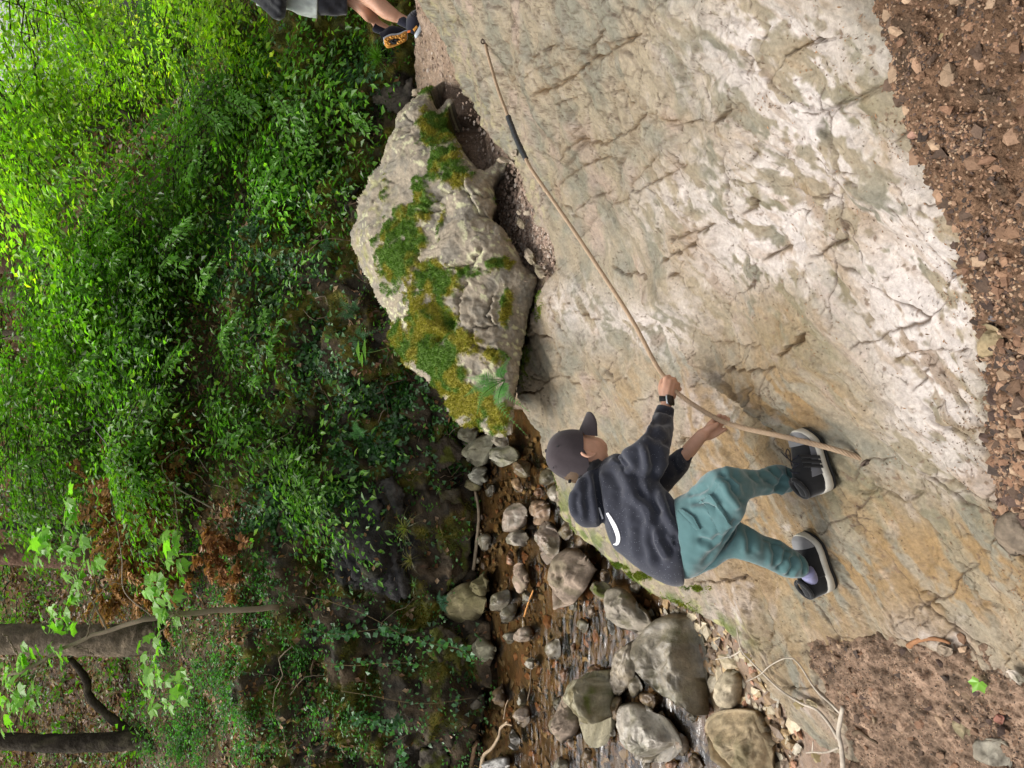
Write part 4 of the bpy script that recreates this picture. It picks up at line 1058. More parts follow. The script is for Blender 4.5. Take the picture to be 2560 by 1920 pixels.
def trunk_bag(paths, cols, rough=.18, k=9):
    b = Bag()
    for pts, r0, r1, n in paths:
        big = r0 > .09
        if big: n, k = 110, 44
        p = spline(pts, n); V, Fs = tube(p, np.linspace(r0, r1, n), k, rough)
        if big:
            V = V + unit(V - np.repeat(p, k, 0)) * (.11 * r0 * (ridged(V * A(1, 1, .22), r0 * .28, 3, off=3) - .5))[:, None]
        c = np.tile(A(*cols[0]), (len(V), 1)); mk = sstep(-.1, .3, fbm(V * A(1, 1, .35), .12, 3, off=4))[:, None]
        c = c + (A(*cols[1]) - c) * mk; b.add(V, Fs, c * (1 + .4 * fbm(V * A(1, 1, .3), .05, 3))[:, None])
    return b
def pix(*q): return np.array([at(x, y, t) for x, y, t in q])

def tree(name, label, cat, base, trunks, crowns, bark, base_green, ll, seed, group=None, trans=None):
    """trunks: [(world points, r0, r1, n)]; crowns: [(centre, radii, n_shoots, leaves per shoot)]"""
    r = np.random.default_rng(seed)
    th = thing(name, label, cat, base, group)
    if trunks:
        b = trunk_bag(trunks, bark); put('trunk', b.mesh('trunk', base), MAT['bark'], th)
    if crowns:
        b = Bag()
        for cen, rad, ns, nl in crowns:
            u = unit(r.normal(size=(ns, 3))); rr = r.random(ns) ** .45
            O = A(*cen) + u * rr[:, None] * A(*rad)
            # clumps: drop shoots where a slow noise is low
            ok = fbm(O * A(1, 1, 1.8), .60 * max(rad) ** .5, 3, off=seed) > .06; O = O[ok]; u = u[ok]
            D = unit(u * A(1, 1, .2) + A(-.45, -.35, -.08) + r.normal(size=O.shape) * A(.35, .35, .14))
            P, LD, N, L = spray_leaves(O, D, .50 + .65 * r.random(len(O)), nl, ll * 1.35, r, droop=.30)
            shade = np.repeat((.60 + .6 * r.random(len(O))) * (1 + 1.1 * np.clip(fbm(O, .5, 2, off=seed + 5), -.45, .7)), nl)[:, None]
            v, f, c = leaf_quads(P, LD, N, L, L * .27, green(len(P), r, base_green) * shade)
            b.add(v, f, c)
            # twigs
            for q in range(0, len(O), 3):
                tw, tf = tube(np.stack([O[q] - D[q] * .25, O[q], O[q] + D[q] * .5 - A(0, 0, .07)]), A(.007, .005, .002), 4)
                b.add(tw, tf, A(.05, .04, .025))
        put('crown', b.mesh('crown', base, smooth=False), MAT['leaf'], th)
    return th
def hill_t(x, y):
    return float((hit1(x, y, HILL) - CAM) @ FWD)
def ground(x, y): return float(HILL(np.array(x), np.array(y)))
BARKS = {'grey': ((.12, .095, .065), (.20, .155, .105)), 'dark': ((.035, .028, .02), (.065, .055, .035)), 'moss': ((.06, .055, .025), (.10, .09, .035)), 'red': ((.13, .075, .05), (.19, .12, .08))}
def col_trunk(q, r0, r1, n=26):
    k = hill_t(q[0][0], q[0][1]) / q[0][2]          # stand it on the slope seen at its foot
    q = [(x, y, t * k) for x, y, t in q]
    p = pix(*q); p[0] += (p[0] - p[1]) * .15
    return [(p, r0 * k, r1 * k, n)]

# --- trunks seen at the left (photo bottom left) --------------------------------
T = []
tree('tree', 'thick furrowed grey brown trunk behind the maple branch', 'tree', at(400, 1590, 8.8), col_trunk([(400,1590,8.8),(330,1600,8.8),(200,1600,8.8),(0,1598,8.8),(-500,1590,8.8)], .205, .18), [], BARKS['grey'], (.07, .17, .02), .075, 1)
tree('tree', 'slim reddish brown trunk standing right of the thick furrowed trunk', 'tree', at(240, 1395, 11), col_trunk([(260,1400,11),(100,1392,11),(-50,1385,11),(-420,1380,11)], .17, .14), [], BARKS['red'], (.07, .17, .02), .075, 2)
tree('tree', 'thin straight black trunk beside the slim reddish one', 'tree', at(240, 1322, 11.5), col_trunk([(240,1325,11.5),(100,1318,11.5),(-60,1312,11.5),(-420,1300,11.5)], .075, .06), [], BARKS['dark'], (.07, .17, .02), .075, 3)
tree('tree', 'dark mossy trunk rising from the ivy at the lower left edge', 'tree', at(360, 1850, 7.2), col_trunk([(370,1848,7.2),(250,1856,7.2),(130,1858,7.2),(-60,1850,7.2),(-400,1840,7.2)], .10, .075), [], BARKS['dark'], (.07, .17, .02), .075, 4)
th = thing('fallen_log', 'dark bent dead limb leaning from the mossy trunk towards the maple', 'log', at(345, 1850, 7.0))
lt = hill_t(352, 1852) / 7.0
b = trunk_bag([(pix(*[(x, y, 7 * lt) for x, y in ((352,1852),(300,1812),(255,1775),(222,1742),(215,1700),(185,1657),(170,1650))]), .058, .030, 40)], BARKS['dark'], .5); put('limb', b.mesh('limb', th.location), MAT['bark'], th)
tree('tree', 'slender leaning trunk with two thin stems in the middle of the wood', 'tree', at(500, 1085, 7.4), [(pix((520,1090,7.3),(430,1082,7.4),(330,1090,7.5),(230,1100,7.6),(150,1118,7.7),(60,1122,7.8),(-200,1130,8)), .05, .025, 34), (pix((330,1090,7.5),(230,1072,7.5),(120,1056,7.6),(20,1060,7.6),(-150,1040,7.7)), .022, .012, 26)],
  [(at(80, 1010, 8.2), (1.0, .7, .55), 190, 16), (at(-250, 1050, 8.3), (1.3, 1.0, .7), 200, 16)], BARKS['moss'], (.075, .18, .02), .065, 5)
tree('tree', 'crooked dark trunk forking low among the bright leaves', 'tree', at(430, 370, 8.6), [(pix((450,375,8.5),(390,345,8.6),(350,375,8.7),(330,300,8.8),(300,280,8.9),(285,310,9),(200,330,9)), .05, .02, 30), (pix((400,350,8.6),(420,270,8.6),(450,245,8.6),(520,165,8.6)), .035, .012, 24), (pix((420,270,8.6),(375,245,8.7),(340,262,8.8),(290,310,8.9)), .025, .01, 20)],
  [(at(330, 330, 9.6), (1.1, 1.0, .8), 300, 16), (at(120, 250, 10), (1.4, 1.2, .9), 300, 16)], BARKS['dark'], (.19, .36, .02), .065, 6)
tree('tree', 'pair of dark stems bending left above the layered leaf sprays', 'tree', at(230, 560, 9.2), [(pix((260,540,9.2),(170,510,9.2),(90,525,9.3),(20,530,9.4)), .05, .03, 24), (pix((230,560,9.2),(140,590,9.2),(60,565,9.3),(-60,560,9.4)), .06, .035, 24), (pix((240,560,9.2),(160,632,9.2),(90,625,9.3)), .03, .015, 18), (pix((200,500,9.2),(165,460,9.2),(180,380,9.2)), .03, .012, 18)],
  [(at(60, 480, 10), (1.2, 1.0, .8), 240, 16), (at(-200, 560, 10), (1.6, 1.3, 1.0), 240, 16)], BARKS['dark'], (.09, .20, .02), .065, 7)
tree('tree', 'grey leaning trunk crossing the pale gap at the left edge', 'tree', at(170, 780, 11), col_trunk([(190,800,11),(60,745,11),(-20,735,11),(-300,700,11)], .14, .11), [], BARKS['grey'], (.085, .20, .02), .07, 8)
tree('tree', 'brown trunk half hidden by sprays right of the pale gap', 'tree', at(140, 690, 10.4), col_trunk([(160,700,10.4),(90,680,10.4),(20,665,10.4),(-100,650,10.4),(-300,620,10.4)], .14, .12), [], BARKS['red'], (.085, .20, .02), .07, 9)
tree('tree', 'slim pale trunk seen in the distance below the leaf sprays', 'tree', at(120, 845, 12), col_trunk([(130,850,12),(40,838,12),(-30,835,12),(-300,820,12)], .10, .08), [], BARKS['grey'], (.085, .20, .02), .07, 10)

# --- leafy saplings and shrubs ----------------------------------------------------
SAP = [ # label, stem base px, crown list (px x, px y, t, rx, ry, rz, shoots), colour
 ('hornbeam sapling with layered bright sprays in the middle of the wood', (420, 640, 7.4), [(235,600,7.2,.65,.55,.24,230),(300,560,7.0,.50,.4,.2,140),(130,700,7.4,.8,.55,.25,230),(220,720,7.1,.6,.5,.24,200),(180,820,7.1,.7,.5,.22,190)], (.13, .29, .024)),
 ('darker sapling drooping over the leaf litter slope', (560, 640, 7.0), [(330,720,6.9,.5,.4,.26,130),(390,600,6.9,.35,.35,.25,90),(330,860,6.8,.55,.4,.25,130),(300,960,6.9,.5,.4,.22,110)], (.065, .16, .025)),
 ('bright bush below the pale sky gap at the top left', (420, 120, 8.4), [(300,180,9.5,1.0,.9,.55,330),(150,120,10.5,1.4,1.0,.8,380),(420,90,8.2,.8,.7,.5,330),(100,330,9.8,1.0,.8,.55,260)], (.22, .38, .02)),
 ('tall yellow green shrub behind the hiker', (760, 60, 7.2), [(560,90,7.4,.75,.6,.45,330),(640,160,7.0,.55,.5,.3,220),(700,60,7.2,.5,.5,.35,220),(820,70,6.9,.35,.4,.25,150),(560,0,7.8,.8,.7,.5,240)], (.24, .39, .02)),
 ('green shrub hanging over the mossy bank near the top', (640, 330, 6.9), [(520,300,7.2,.6,.5,.3,230),(480,420,7.0,.45,.4,.25,160),(600,240,6.9,.5,.45,.25,190)], (.095, .215, .025)),
 ('low leafy sapling at the foot of the mossy bank behind the boulder', (830, 330, 6.0), [(720,330,6.3,.38,.3,.16,120),(760,250,6.3,.32,.3,.14,90),(650,440,6.5,.28,.25,.16,80)], (.090, .22, .03)),
 ('dangling spray of small leaves over the yellow moss', (640, 480, 6.5), [(640,500,6.4,.24,.15,.10,45),(660,590,6.4,.2,.12,.10,30)], (.10, .24, .03)),
 ('sapling with a long drooping spray in front of the dry brown needles', (330, 1000, 6.6), [(330,1060,6.4,.16,.35,.12,60),(290,1120,6.4,.14,.3,.10,50),(345,1180,6.3,.12,.25,.08,46),(390,1030,6.5,.3,.2,.12,50),(290,1230,6.3,.12,.22,.08,30)], (.10, .23, .03)),
 ('sapling with dark green sprays left of the slender leaning trunk', (520, 960, 6.9), [(120,960,7.6,.9,.6,.5,300),(60,1150,7.4,.8,.45,.35,170),(200,1060,7.2,.6,.4,.25,140),(60,880,7.8,1.0,.6,.5,260)], (.085, .20, .022)),
 ('low sapling with upright sprays on the steep litter slope', (650, 850, 6.4), [(540,960,6.3,.22,.2,.10,50),(590,790,6.3,.2,.2,.09,40),(640,770,6.2,.16,.15,.07,30),(700,820,6.1,.16,.15,.07,30),(560,830,6.3,.18,.2,.08,40)], (.085, .21, .035)),
 ('young sapling in the middle of the ivy bank with two drooping tips', (760, 1120, 6.2), [(690,1080,6.1,.2,.12,.10,50),(730,1200,6.05,.10,.20,.08,40),(600,1130,6.2,.22,.2,.1,50)], (.085, .20, .035)),
 ('far pale green treetops filling the gap at the top left', (200, 60, 15), [(120,60,16,2.4,2.0,1.6,230),(300,-150,15,2.4,2.0,1.4,150),(-60,250,16,2.5,2,1.6,420)], (.36, .50, .10)),
 ('leafy tree top hanging in from the upper left corner', (350, -250, 6.0), [(60,60,5.6,.55,.5,.3,120),(-80,200,5.6,.7,.5,.35,160),(110,-60,5.8,.6,.5,.35,150),(20,380,6,.5,.5,.25,100)], (.22, .40, .03)),
 ('wall of mid green leaves at the left edge of the wood', (420, 450, 10.5), [(60,420,11,1.4,1,.9,330),(60,700,12,1.6,1.2,.9,300),(100,1000,11.5,1.5,1.2,.8,260),(-150,900,11,1.8,1.3,1,260)], (.12, .27, .02)),
 ('dark leafy bush on the upper slope behind the brown needles', (330, 1180, 9.0), [(200,1150,9,.8,.6,.45,200),(110,1230,9.5,.8,.6,.4,160),(60,1480,10,.7,.6,.4,120),(90,1760,9.5,.8,.6,.4,110)], (.055, .13, .02)),
]
for i, (lab, bs, cr, gcol) in enumerate(SAP):
    base = at(*bs)
    gz = ground(base[0], base[1]); base[2] = min(base[2], gz + .05) if base[1] > 5.2 else base[2]
    trunks = []
    for x, y, t, *_ in (cr if 'far pale' not in lab and 'upper left corner' not in lab else []):
        e = at(x, y, t); mid = base * .45 + e * .55 + A(0, 0, .12)
        trunks.append((np.array([base, base * .8 + mid * .2 + A(0, 0, .08), mid, e]), .018 + .004 * (i % 3), .006, 14))
    tree('sapling', lab, 'sapling', base, trunks, [((*at(x, y, t),), (a_, b_, c_), int(ns * 1.5), 20) for x, y, t, a_, b_, c_, ns in cr], BARKS['moss' if i % 2 else 'dark'], gcol, .052, 50 + i)

# --- ground cover on the bank and slope ----------------------------------------
brx, bry, bt = project(BANK_V)
def wz(zs_): 
    w = np.zeros(len(brx))
    for x, y, a_, b_, k in zs_: w = np.maximum(w, k * gau(brx, bry, x, y, a_, b_))
    return w
r = np.random.default_rng(303)
# ivy on the wet wall
iv = wz([(900,1105,50,35,.9),(950,1130,60,30,1),(1000,1070,70,60,.8),(880,1160,50,40,1),(860,1230,50,40,1),(800,1260,60,40,1),(740,1300,70,40,1),(690,1260,50,60,1),(650,1320,40,50,.9),(1130,1150,50,20,.6),(1020,1010,90,60,.9),(930,1010,80,60,.6),(560,580,60,60,1),(620,560,60,40,.8),(650,700,80,60,.7),(740,640,60,60,.5),(560,700,80,60,.6),(790,920,70,90,.5),(900,960,60,50,.8),(640,850,50,50,.4),(880,200,60,60,.5),(760,480,70,50,.5)])
iv = iv * sstep(-.18, .15, fbm(BANK_V, .22, 4, off=5)) 
n = 17000
P, N, vi = scatter_on(BANK_V, BANK_F, iv + .01, n, 31)
up = unit(N * .7 + A(0, -.35, .5) + r.normal(size=N.shape) * .35); D = unit(np.cross(up, r.normal(size=N.shape)) + A(0, -.1, -.3))
def ivy_quads(P, D, N, L, col):
    D = unit(D - N * (D * N).sum(-1, keepdims=True)); sd = np.cross(D, N); L = L[:, None]
    V = np.stack([P, P + sd * L * .62 + D * L * .12, P + D * L, P - sd * L * .62 + D * L * .12, P + D * L * .45 - N * L * .08], 1).reshape(-1, 3)
    k = 5 * np.arange(len(P))[:, None]
    return V, np.concatenate([k + np.array(q) for q in ([0, 1, 4], [1, 2, 4], [2, 3, 4], [3, 0, 4])]), np.repeat(col, 5, 0)
ic = np.tile(A(.028, .095, .018), (n, 1)) * (.5 + 1.1 * r.random((n, 1))); ic = np.where(r.random((n, 1)) < .12, ic * A(2.2, 1.7, 1.6), ic)
v, f, c = ivy_quads(P + N * (.015 + .03 * r.random((n, 1))), D, up, .022 + .022 * r.random(n), ic)
put('ivy', new_mesh('ivy', v, f, smooth=False, col=c), MAT['ivy'], kind='stuff')
# dead leaves on the slope
li = wz([(470,640,110,90,.8),(480,780,90,70,1),(470,1010,70,90,1),(430,1070,50,60,.7),(560,1290,40,40,1.3),(590,1320,30,30,1),(700,1500,120,70,.5),(650,1700,110,100,.8),(640,1880,110,80,1.3),(850,1880,60,50,.9),(950,900,80,60,.6),(920,810,50,60,.5),(330,760,60,60,.5),(760,1700,40,130,.7),(560,1560,90,60,.5)]) * sstep(-.25, .15, fbm(BANK_V, .3, 4, off=15)) + .04 + .22 * sstep(6.4, 7.2, BANK_V[:, 1])
n = 26000
P, N, vi = scatter_on(BANK_V, BANK_F, li, n, 32)
up = unit(N + r.normal(size=N.shape) * .45); D = unit(np.cross(up, r.normal(size=N.shape)))
v, f, c = leaf_quads(P + N * .008, D, up, .03 + .045 * r.random(n), .010 + .014 * r.random(n), pal(n, [(.32,.19,.105),(.20,.10,.05),(.42,.28,.175),(.13,.065,.03),(.26,.13,.06)], r))
put('leaf_litter', new_mesh('leaf_litter', v, f, smooth=False, col=c), MAT['dead_leaf'], kind='stuff')
# leaf litter on the slope farther up
n = 16000; X = r.uniform(-8, 4, n); Y = 9.2 + 9 * r.random(n) ** 1.4
P = np.stack([X, Y, HILL(X, Y)], -1) + A(0, 0, .05); up = unit(A(0, -.3, 1) + r.normal(size=P.shape) * .4); D = unit(np.cross(up, r.normal(size=P.shape)))
v, f, c = leaf_quads(P, D, up, .06 + .06 * r.random(n), .02 + .025 * r.random(n), pal(n, [(.20,.105,.045),(.13,.065,.03),(.27,.165,.08),(.09,.045,.02)], r))
put('leaf_litter', new_mesh('far_litter', v, f, smooth=False, col=c), MAT['dead_leaf'], kind='stuff')
# bramble, seedlings and low herbs
hb = wz([(480,1420,130,80,.7),(430,1560,70,70,.8),(520,1700,110,90,1.4),(480,1840,130,80,1.4),(620,1800,110,100,1.2),(700,1560,70,80,.9),(680,1420,70,60,.9),(600,1480,100,90,.8),(760,1620,60,80,.7),(420,1200,50,60,.3),(560,1040,90,90,.7),(650,940,90,80,.6),(420,900,90,90,.5),(700,1090,80,60,.6),(780,1780,70,90,.6),(880,1800,40,50,1.2),(700,250,90,80,1),(640,420,60,50,.25),(820,160,70,60,1.2),(930,120,60,40,.8),(520,380,80,110,.6),(800,400,60,60,.7),(880,450,50,50,.8),(520,480,90,60,.8),(1030,1600,50,14,.5)])
hb = hb * sstep(-.2, .2, fbm(BANK_V, .25, 4, off=25)) + .05
n = 6200
P, N, vi = scatter_on(BANK_V, BANK_F, hb, n, 33)
O = P + N * .02; D = unit(N * .5 + A(0, -.25, .45) + r.normal(size=N.shape) * .55)
Pq, LD, NN, L = spray_leaves(O, D, .07 + .16 * r.random(n), 7, .034, r, droop=.3)
shade = np.repeat(.55 + .8 * r.random(n), 7)[:, None]
left = sstep(1150, 1500, np.repeat(bry[vi], 7))[:, None]
base = A(.085, .220, .018) + (A(.070, .195, .045) - A(.085, .220, .018)) * left
v, f, c = leaf_quads(Pq, LD, NN, L, L * .36, base * shade * (.7 + .6 * r.random((len(Pq), 1))))
put('undergrowth', new_mesh('undergrowth', v, f, smooth=False, col=c), MAT['leaf'], kind='stuff')
# upper slope herbs
n = 4200; X = r.uniform(-8, 6, n) ; X = np.where(r.random(n) < .45, r.uniform(0, 6, n), X); Y = 8.5 + 11 * r.random(n) ** 1.3
O = np.stack([X, Y, HILL(X, Y)], -1); ok = fbm(O, 1.1, 3, off=8) > -.05; O = O[ok]; n = len(O)
D = unit(A(0, -.2, .7) + r.normal(size=O.shape) * .6)
Pq, LD, NN, L = spray_leaves(O, D, .2 + .35 * r.random(n), 8, .07, r, droop=.3)
v, f, c = leaf_quads(Pq, LD, NN, L, L * .33, green(len(Pq), r, (.07, .165, .02)))
put('undergrowth', new_mesh('far_undergrowth', v, f, smooth=False, col=c), MAT['leaf'], kind='stuff')
# moss tufts on the bank
mw = BANK_MOSS * sstep(7.0, 6.3, BANK_V[:, 1]) * (.25 + wz([(690,450,120,120,2.2),(860,150,60,60,1),(920,280,60,50,1.3),(1000,260,40,30,1),(760,1270,50,40,.6),(960,1750,90,60,1),(800,1350,40,30,.7),(830,1800,40,60,1.2),(1080,1500,60,120,.8),(700,1000,60,60,.5),(1060,1330,80,160,.8)]))
n = 60000
P, N, vi = scatter_on(BANK_V, BANK_F, mw + 1e-6, n, 34)
mixm = np.clip(.5 + .9 * fbm(P, .25, 3, off=9), 0, 1)[:, None]
v, f, c = blades(P, N, r.normal(size=P.shape) + A(0, 0, -.3), .026, .0042, (A(.06, .085, .012) + (A(.17, .13, .014) - A(.06, .085, .012)) * mixm) * (.5 + .9 * r.random((n, 1))), .6)
put('moss', new_mesh('bank_moss', v, f, smooth=False, col=c), MAT['moss'], kind='stuff')
# bare roots and thin twigs over the bank
b = Bag()
for i in range(230):
    x = r.uniform(400, 1150); y = r.uniform(350, 1900)
    p0 = hit(np.array([x]), np.array([y]), HILL, 3)[0] + A(0, -.06, .06)
    d = unit(r.normal(size=3) * A(1, .4, 1) + A(0, -.1, .1)); ln = r.uniform(.12, .5)
    pts = p0 + d * np.linspace(0, ln, 5)[:, None] + r.normal(size=(5, 3)) * ln * .07
    V, Fs = tube(spline(pts, 9), np.linspace(.004, .0015, 9) * r.uniform(.6, 1.5), 4)
    b.add(V, Fs, pal(1, [(.20,.14,.09),(.12,.08,.05),(.28,.22,.16),(.09,.07,.05)], r)[0])
put('twig_litter', b.mesh('twig_litter'), MAT['twig'], kind='stuff')
# ------------------------------------------------------------------ people
from mathutils.bvhtree import BVHTree
def bvh_of(V, Fl):
    polys = []
    for f in (Fl if isinstance(Fl, list) else [Fl]): polys += np.asarray(f).tolist()
    return BVHTree.FromPolygons(np.asarray(V).tolist(), polys)
_sb = SLAB[:, ::2]; SLAB_BVH = bvh_of(_sb.reshape(-1, 3), grid_faces(*_sb.shape[:2]))
def cast(bvh, rx, ry):
    """first surface point along the sight line through a photo pixel"""
    d = dirs(rx, ry); loc, nor, idx, dist = bvh.ray_cast(Vector(CAM), Vector(d).normalized())
    return (None, None) if loc is None else (A(*loc), A(*nor))
def slab_t(rx, ry):
    p, _ = cast(SLAB_BVH, rx, ry)
    return float((p - CAM) @ FWD) if p is not None else float((hit1(rx, ry) - CAM) @ FWD)

def ellipsoid(c, ax, n=20):
    """ax: three world half-axis vectors"""
    th = np.linspace(0, math.pi, n // 2 + 1)[1:-1]; ph = np.arange(n) * 2 * math.pi / n
    r = np.array([(math.sin(a) * math.cos(b), math.sin(a) * math.sin(b), math.cos(a)) for a in th for b in ph])
    r = np.vstack([[0, 0, 1], r, [0, 0, -1]]); V = A(*c) + r @ np.stack(ax)
    k = n // 2 - 1; i = np.arange(n); L = 1 + (k - 1) * n
    return V, [grid_faces(k, n, True) + 1, np.stack([0 * i, 1 + i, 1 + (i + 1) % n], 1), np.stack([0 * i + 1 + k * n, L + (i + 1) % n, L + i], 1)]
def loft(st, n=34, k=26, power=2.0):
    """limb or torso from outline pairs ((ax,ay),(bx,by),t,thickness) in photo pixels"""
    a = spline([q[0] for q in st], n); b = spline([q[1] for q in st], n)
    t = spline([[q[2], q[3]] for q in st], n); tt, ra = t[:, 0], t[:, 1]
    PA = at(a[:, 0], a[:, 1], tt); PB = at(b[:, 0], b[:, 1], tt); c = (PA + PB) / 2; hw = (PA - PB) / 2
    vd = unit(c - CAM); w = np.linalg.norm(hw, axis=1)
    th = np.arange(k) * 2 * math.pi / k; cs, sn = np.cos(th), np.sin(th)
    cs = np.sign(cs) * np.abs(cs) ** (2 / power); sn = np.sign(sn) * np.abs(sn) ** (2 / power)
    V = c[:, None] + hw[:, None] * cs[None, :, None] + vd[:, None] * (w * ra)[:, None, None] * sn[None, :, None]
    return V.reshape(-1, 3), [grid_faces(n, k, True), np.arange(k)[None, ::-1], (np.arange(k) + (n - 1) * k)[None]]
def inner(stn, k=.36):
    """the limb inside a sleeve or trouser leg"""
    out = []
    for a, b, t, r in stn:
        a = np.array(a); b = np.array(b); m_ = (a + b) / 2
        out.append((tuple(m_ + (a - m_) * k), tuple(m_ + (b - m_) * k), t, r))
    return out
def chain(pts, rad, k=10, sub=5):
    n = (len(pts) - 1) * sub + 1; p = spline(pts, n); r = np.interp(np.linspace(0, len(pts) - 1, n), np.arange(len(pts)), rad)
    V, Fs = tube(p, r, k)
    e = []
    b = Bag(); b.add(V, Fs, A(1, 1, 1))
    for q, rr in ((p[0], r[0]), (p[-1], r[-1])):
        v, f = ellipsoid(q, (A(rr, 0, 0), A(0, rr, 0), A(0, 0, rr)), 10); b.add(v, f, A(1, 1, 1))
    return b
def fuse(bags, voxel, smooth=4):
    """grow one closed skin over overlapping pieces"""
    B = Bag()
    for x in bags:
        if isinstance(x, Bag):
            V = np.vstack(x.V)
            B.add(V, [np.vstack(f) for f in x.F.values()], A(1, 1, 1))
        else: B.add(x[0], x[1], A(1, 1, 1))
    me = B.mesh('tmp'); o = bpy.data.objects.new('tmp', me); COL.objects.link(o)
    md = o.modifiers.new('r', 'REMESH'); md.mode = 'VOXEL'; md.voxel_size = voxel
    ev = o.evaluated_get(bpy.context.evaluated_depsgraph_get()); m2 = bpy.data.meshes.new_from_object(ev)
    V = np.empty(len(m2.vertices) * 3, np.float32); m2.vertices.foreach_get('co', V); V = V.reshape(-1, 3).astype(float)
    tot = np.empty(len(m2.polygons), np.int32); m2.polygons.foreach_get('loop_total', tot)
    vi = np.empty(len(m2.loops), np.int32); m2.loops.foreach_get('vertex_index', vi)
    bpy.data.objects.remove(o); bpy.data.meshes.remove(me); bpy.data.meshes.remove(m2)
    Fq = vi.reshape(-1, 4) if (tot == 4).all() else None
    if Fq is None:
        st = np.concatenate([[0], np.cumsum(tot)[:-1]]); q = tot == 4; Fq = vi[st[q][:, None] + np.arange(4)]
    V = relax(V, Fq, smooth)
    return V, Fq
def relax(V, Fq, it, amount=.6):
    e = np.concatenate([Fq[:, [0, 1]], Fq[:, [1, 2]], Fq[:, [2, 3]], Fq[:, [3, 0]]])
    cnt = np.bincount(e[:, 0], minlength=len(V)) + np.bincount(e[:, 1], minlength=len(V))
    for i in range(it):
        s = np.zeros_like(V)
        for c in range(3):
            s[:, c] = np.bincount(e[:, 0], V[e[:, 1], c], len(V)) + np.bincount(e[:, 1], V[e[:, 0], c], len(V))
        V = V + amount * (s / np.maximum(cnt, 1)[:, None] - V)
    return V
def folds(V, Fq, lines, noise=.003, nscale=.09, seed=0):
    """press traced creases into the cloth"""
    N = vnormals(V, Fq); N = N if ((V - V.mean(0)) * N).sum(-1).mean() > 0 else -N
    px, py, _ = project(V); face = sstep(-.05, .35, -(N * unit(V - CAM)).sum(-1))
    d = noise * fbm(V, nscale, 3, off=seed) + noise * .35 * fbm(V, nscale * .35, 2, off=seed + 3)
    for w, dep, poly in lines:
        q, sg, ar = seg_dist(px, py, poly); tp = sstep(0, .2, ar) * sstep(1, .8, ar) * .85 + .15
        d = d + face * dep * tp * (-np.exp(-(q / w) ** 2) + .55 * np.exp(-((q - 2.1 * w) / (1.1 * w)) ** 2))
    return V + N * np.clip(d, -.013, .012)[:, None], N
def patch(bvh, poly, lift, step=3.0, thick=.004, bulge=0.0):
    """flat piece of cloth or print lying on a surface, cut to a traced outline"""
    p = np.asarray(poly, float); x0, y0 = p.min(0); x1, y1 = p.max(0)
    X, Y = np.meshgrid(np.arange(x0, x1 + step, step), np.arange(y0, y1 + step, step))
    # snap outside grid points to the outline so that the edge is clean
    x = X.ravel().copy(); y = Y.ravel().copy(); ins = inside(x, y, p); pts = np.vstack([p, p[:1]])
    dd, _, _ = seg_dist(x, y, p, True)
    bx = x.copy(); by = y.copy(); best = np.full(len(x), 1e9)
    for (ax, ay), (cx, cy) in zip(pts[:-1], pts[1:]):
        l2 = (cx - ax) ** 2 + (cy - ay) ** 2 + 1e-9; u = np.clip(((x - ax) * (cx - ax) + (y - ay) * (cy - ay)) / l2, 0, 1)
        qx, qy = ax + u * (cx - ax), ay + u * (cy - ay); d = np.hypot(x - qx, y - qy); m_ = d < best
        best = np.where(m_, d, best); bx = np.where(m_, qx, bx); by = np.where(m_, qy, by)
    near = ~ins & (best < step * 1.5); x[near] = bx[near]; y[near] = by[near]
    ok = ins | near; V = np.zeros((len(x), 3)); N = np.zeros((len(x), 3)); good = np.zeros(len(x), bool)
    for i in np.nonzero(ok)[0]:
        a, n_ = cast(bvh, x[i], y[i])
        if a is not None:
            V[i] = a; N[i] = n_ if n_ @ (a - CAM) < 0 else -n_; good[i] = True
    Fq = grid_faces(*X.shape); cen = ins[Fq].sum(1) >= 1
    Fq = Fq[good[Fq].all(1) & cen]
    used = np.unique(Fq); mp = -np.ones(len(x), int); mp[used] = np.arange(len(used)); Fq = mp[Fq]
    V = V[used]; N = N[used]
    N = unit(relax(N, Fq, 6)) if len(Fq) else N
    b = bulge * np.sqrt(np.clip(dd[used] / 14, 0, 1))
    top = V + N * (lift + b)[:, None] if bulge else V + N * lift
    bot = V - N * thick; n = len(V)
    e = np.concatenate([Fq[:, [0, 1]], Fq[:, [1, 2]], Fq[:, [2, 3]], Fq[:, [3, 0]]]); key = np.sort(e, 1); kk = key[:, 0] * n + key[:, 1]
    _, ix, cnt = np.unique(kk, return_index=True, return_counts=True); be = e[ix[cnt == 1]]
    return np.vstack([top, bot]), [Fq, Fq[:, ::-1] + n, np.stack([be[:, 1], be[:, 0], be[:, 0] + n, be[:, 1] + n], 1)]

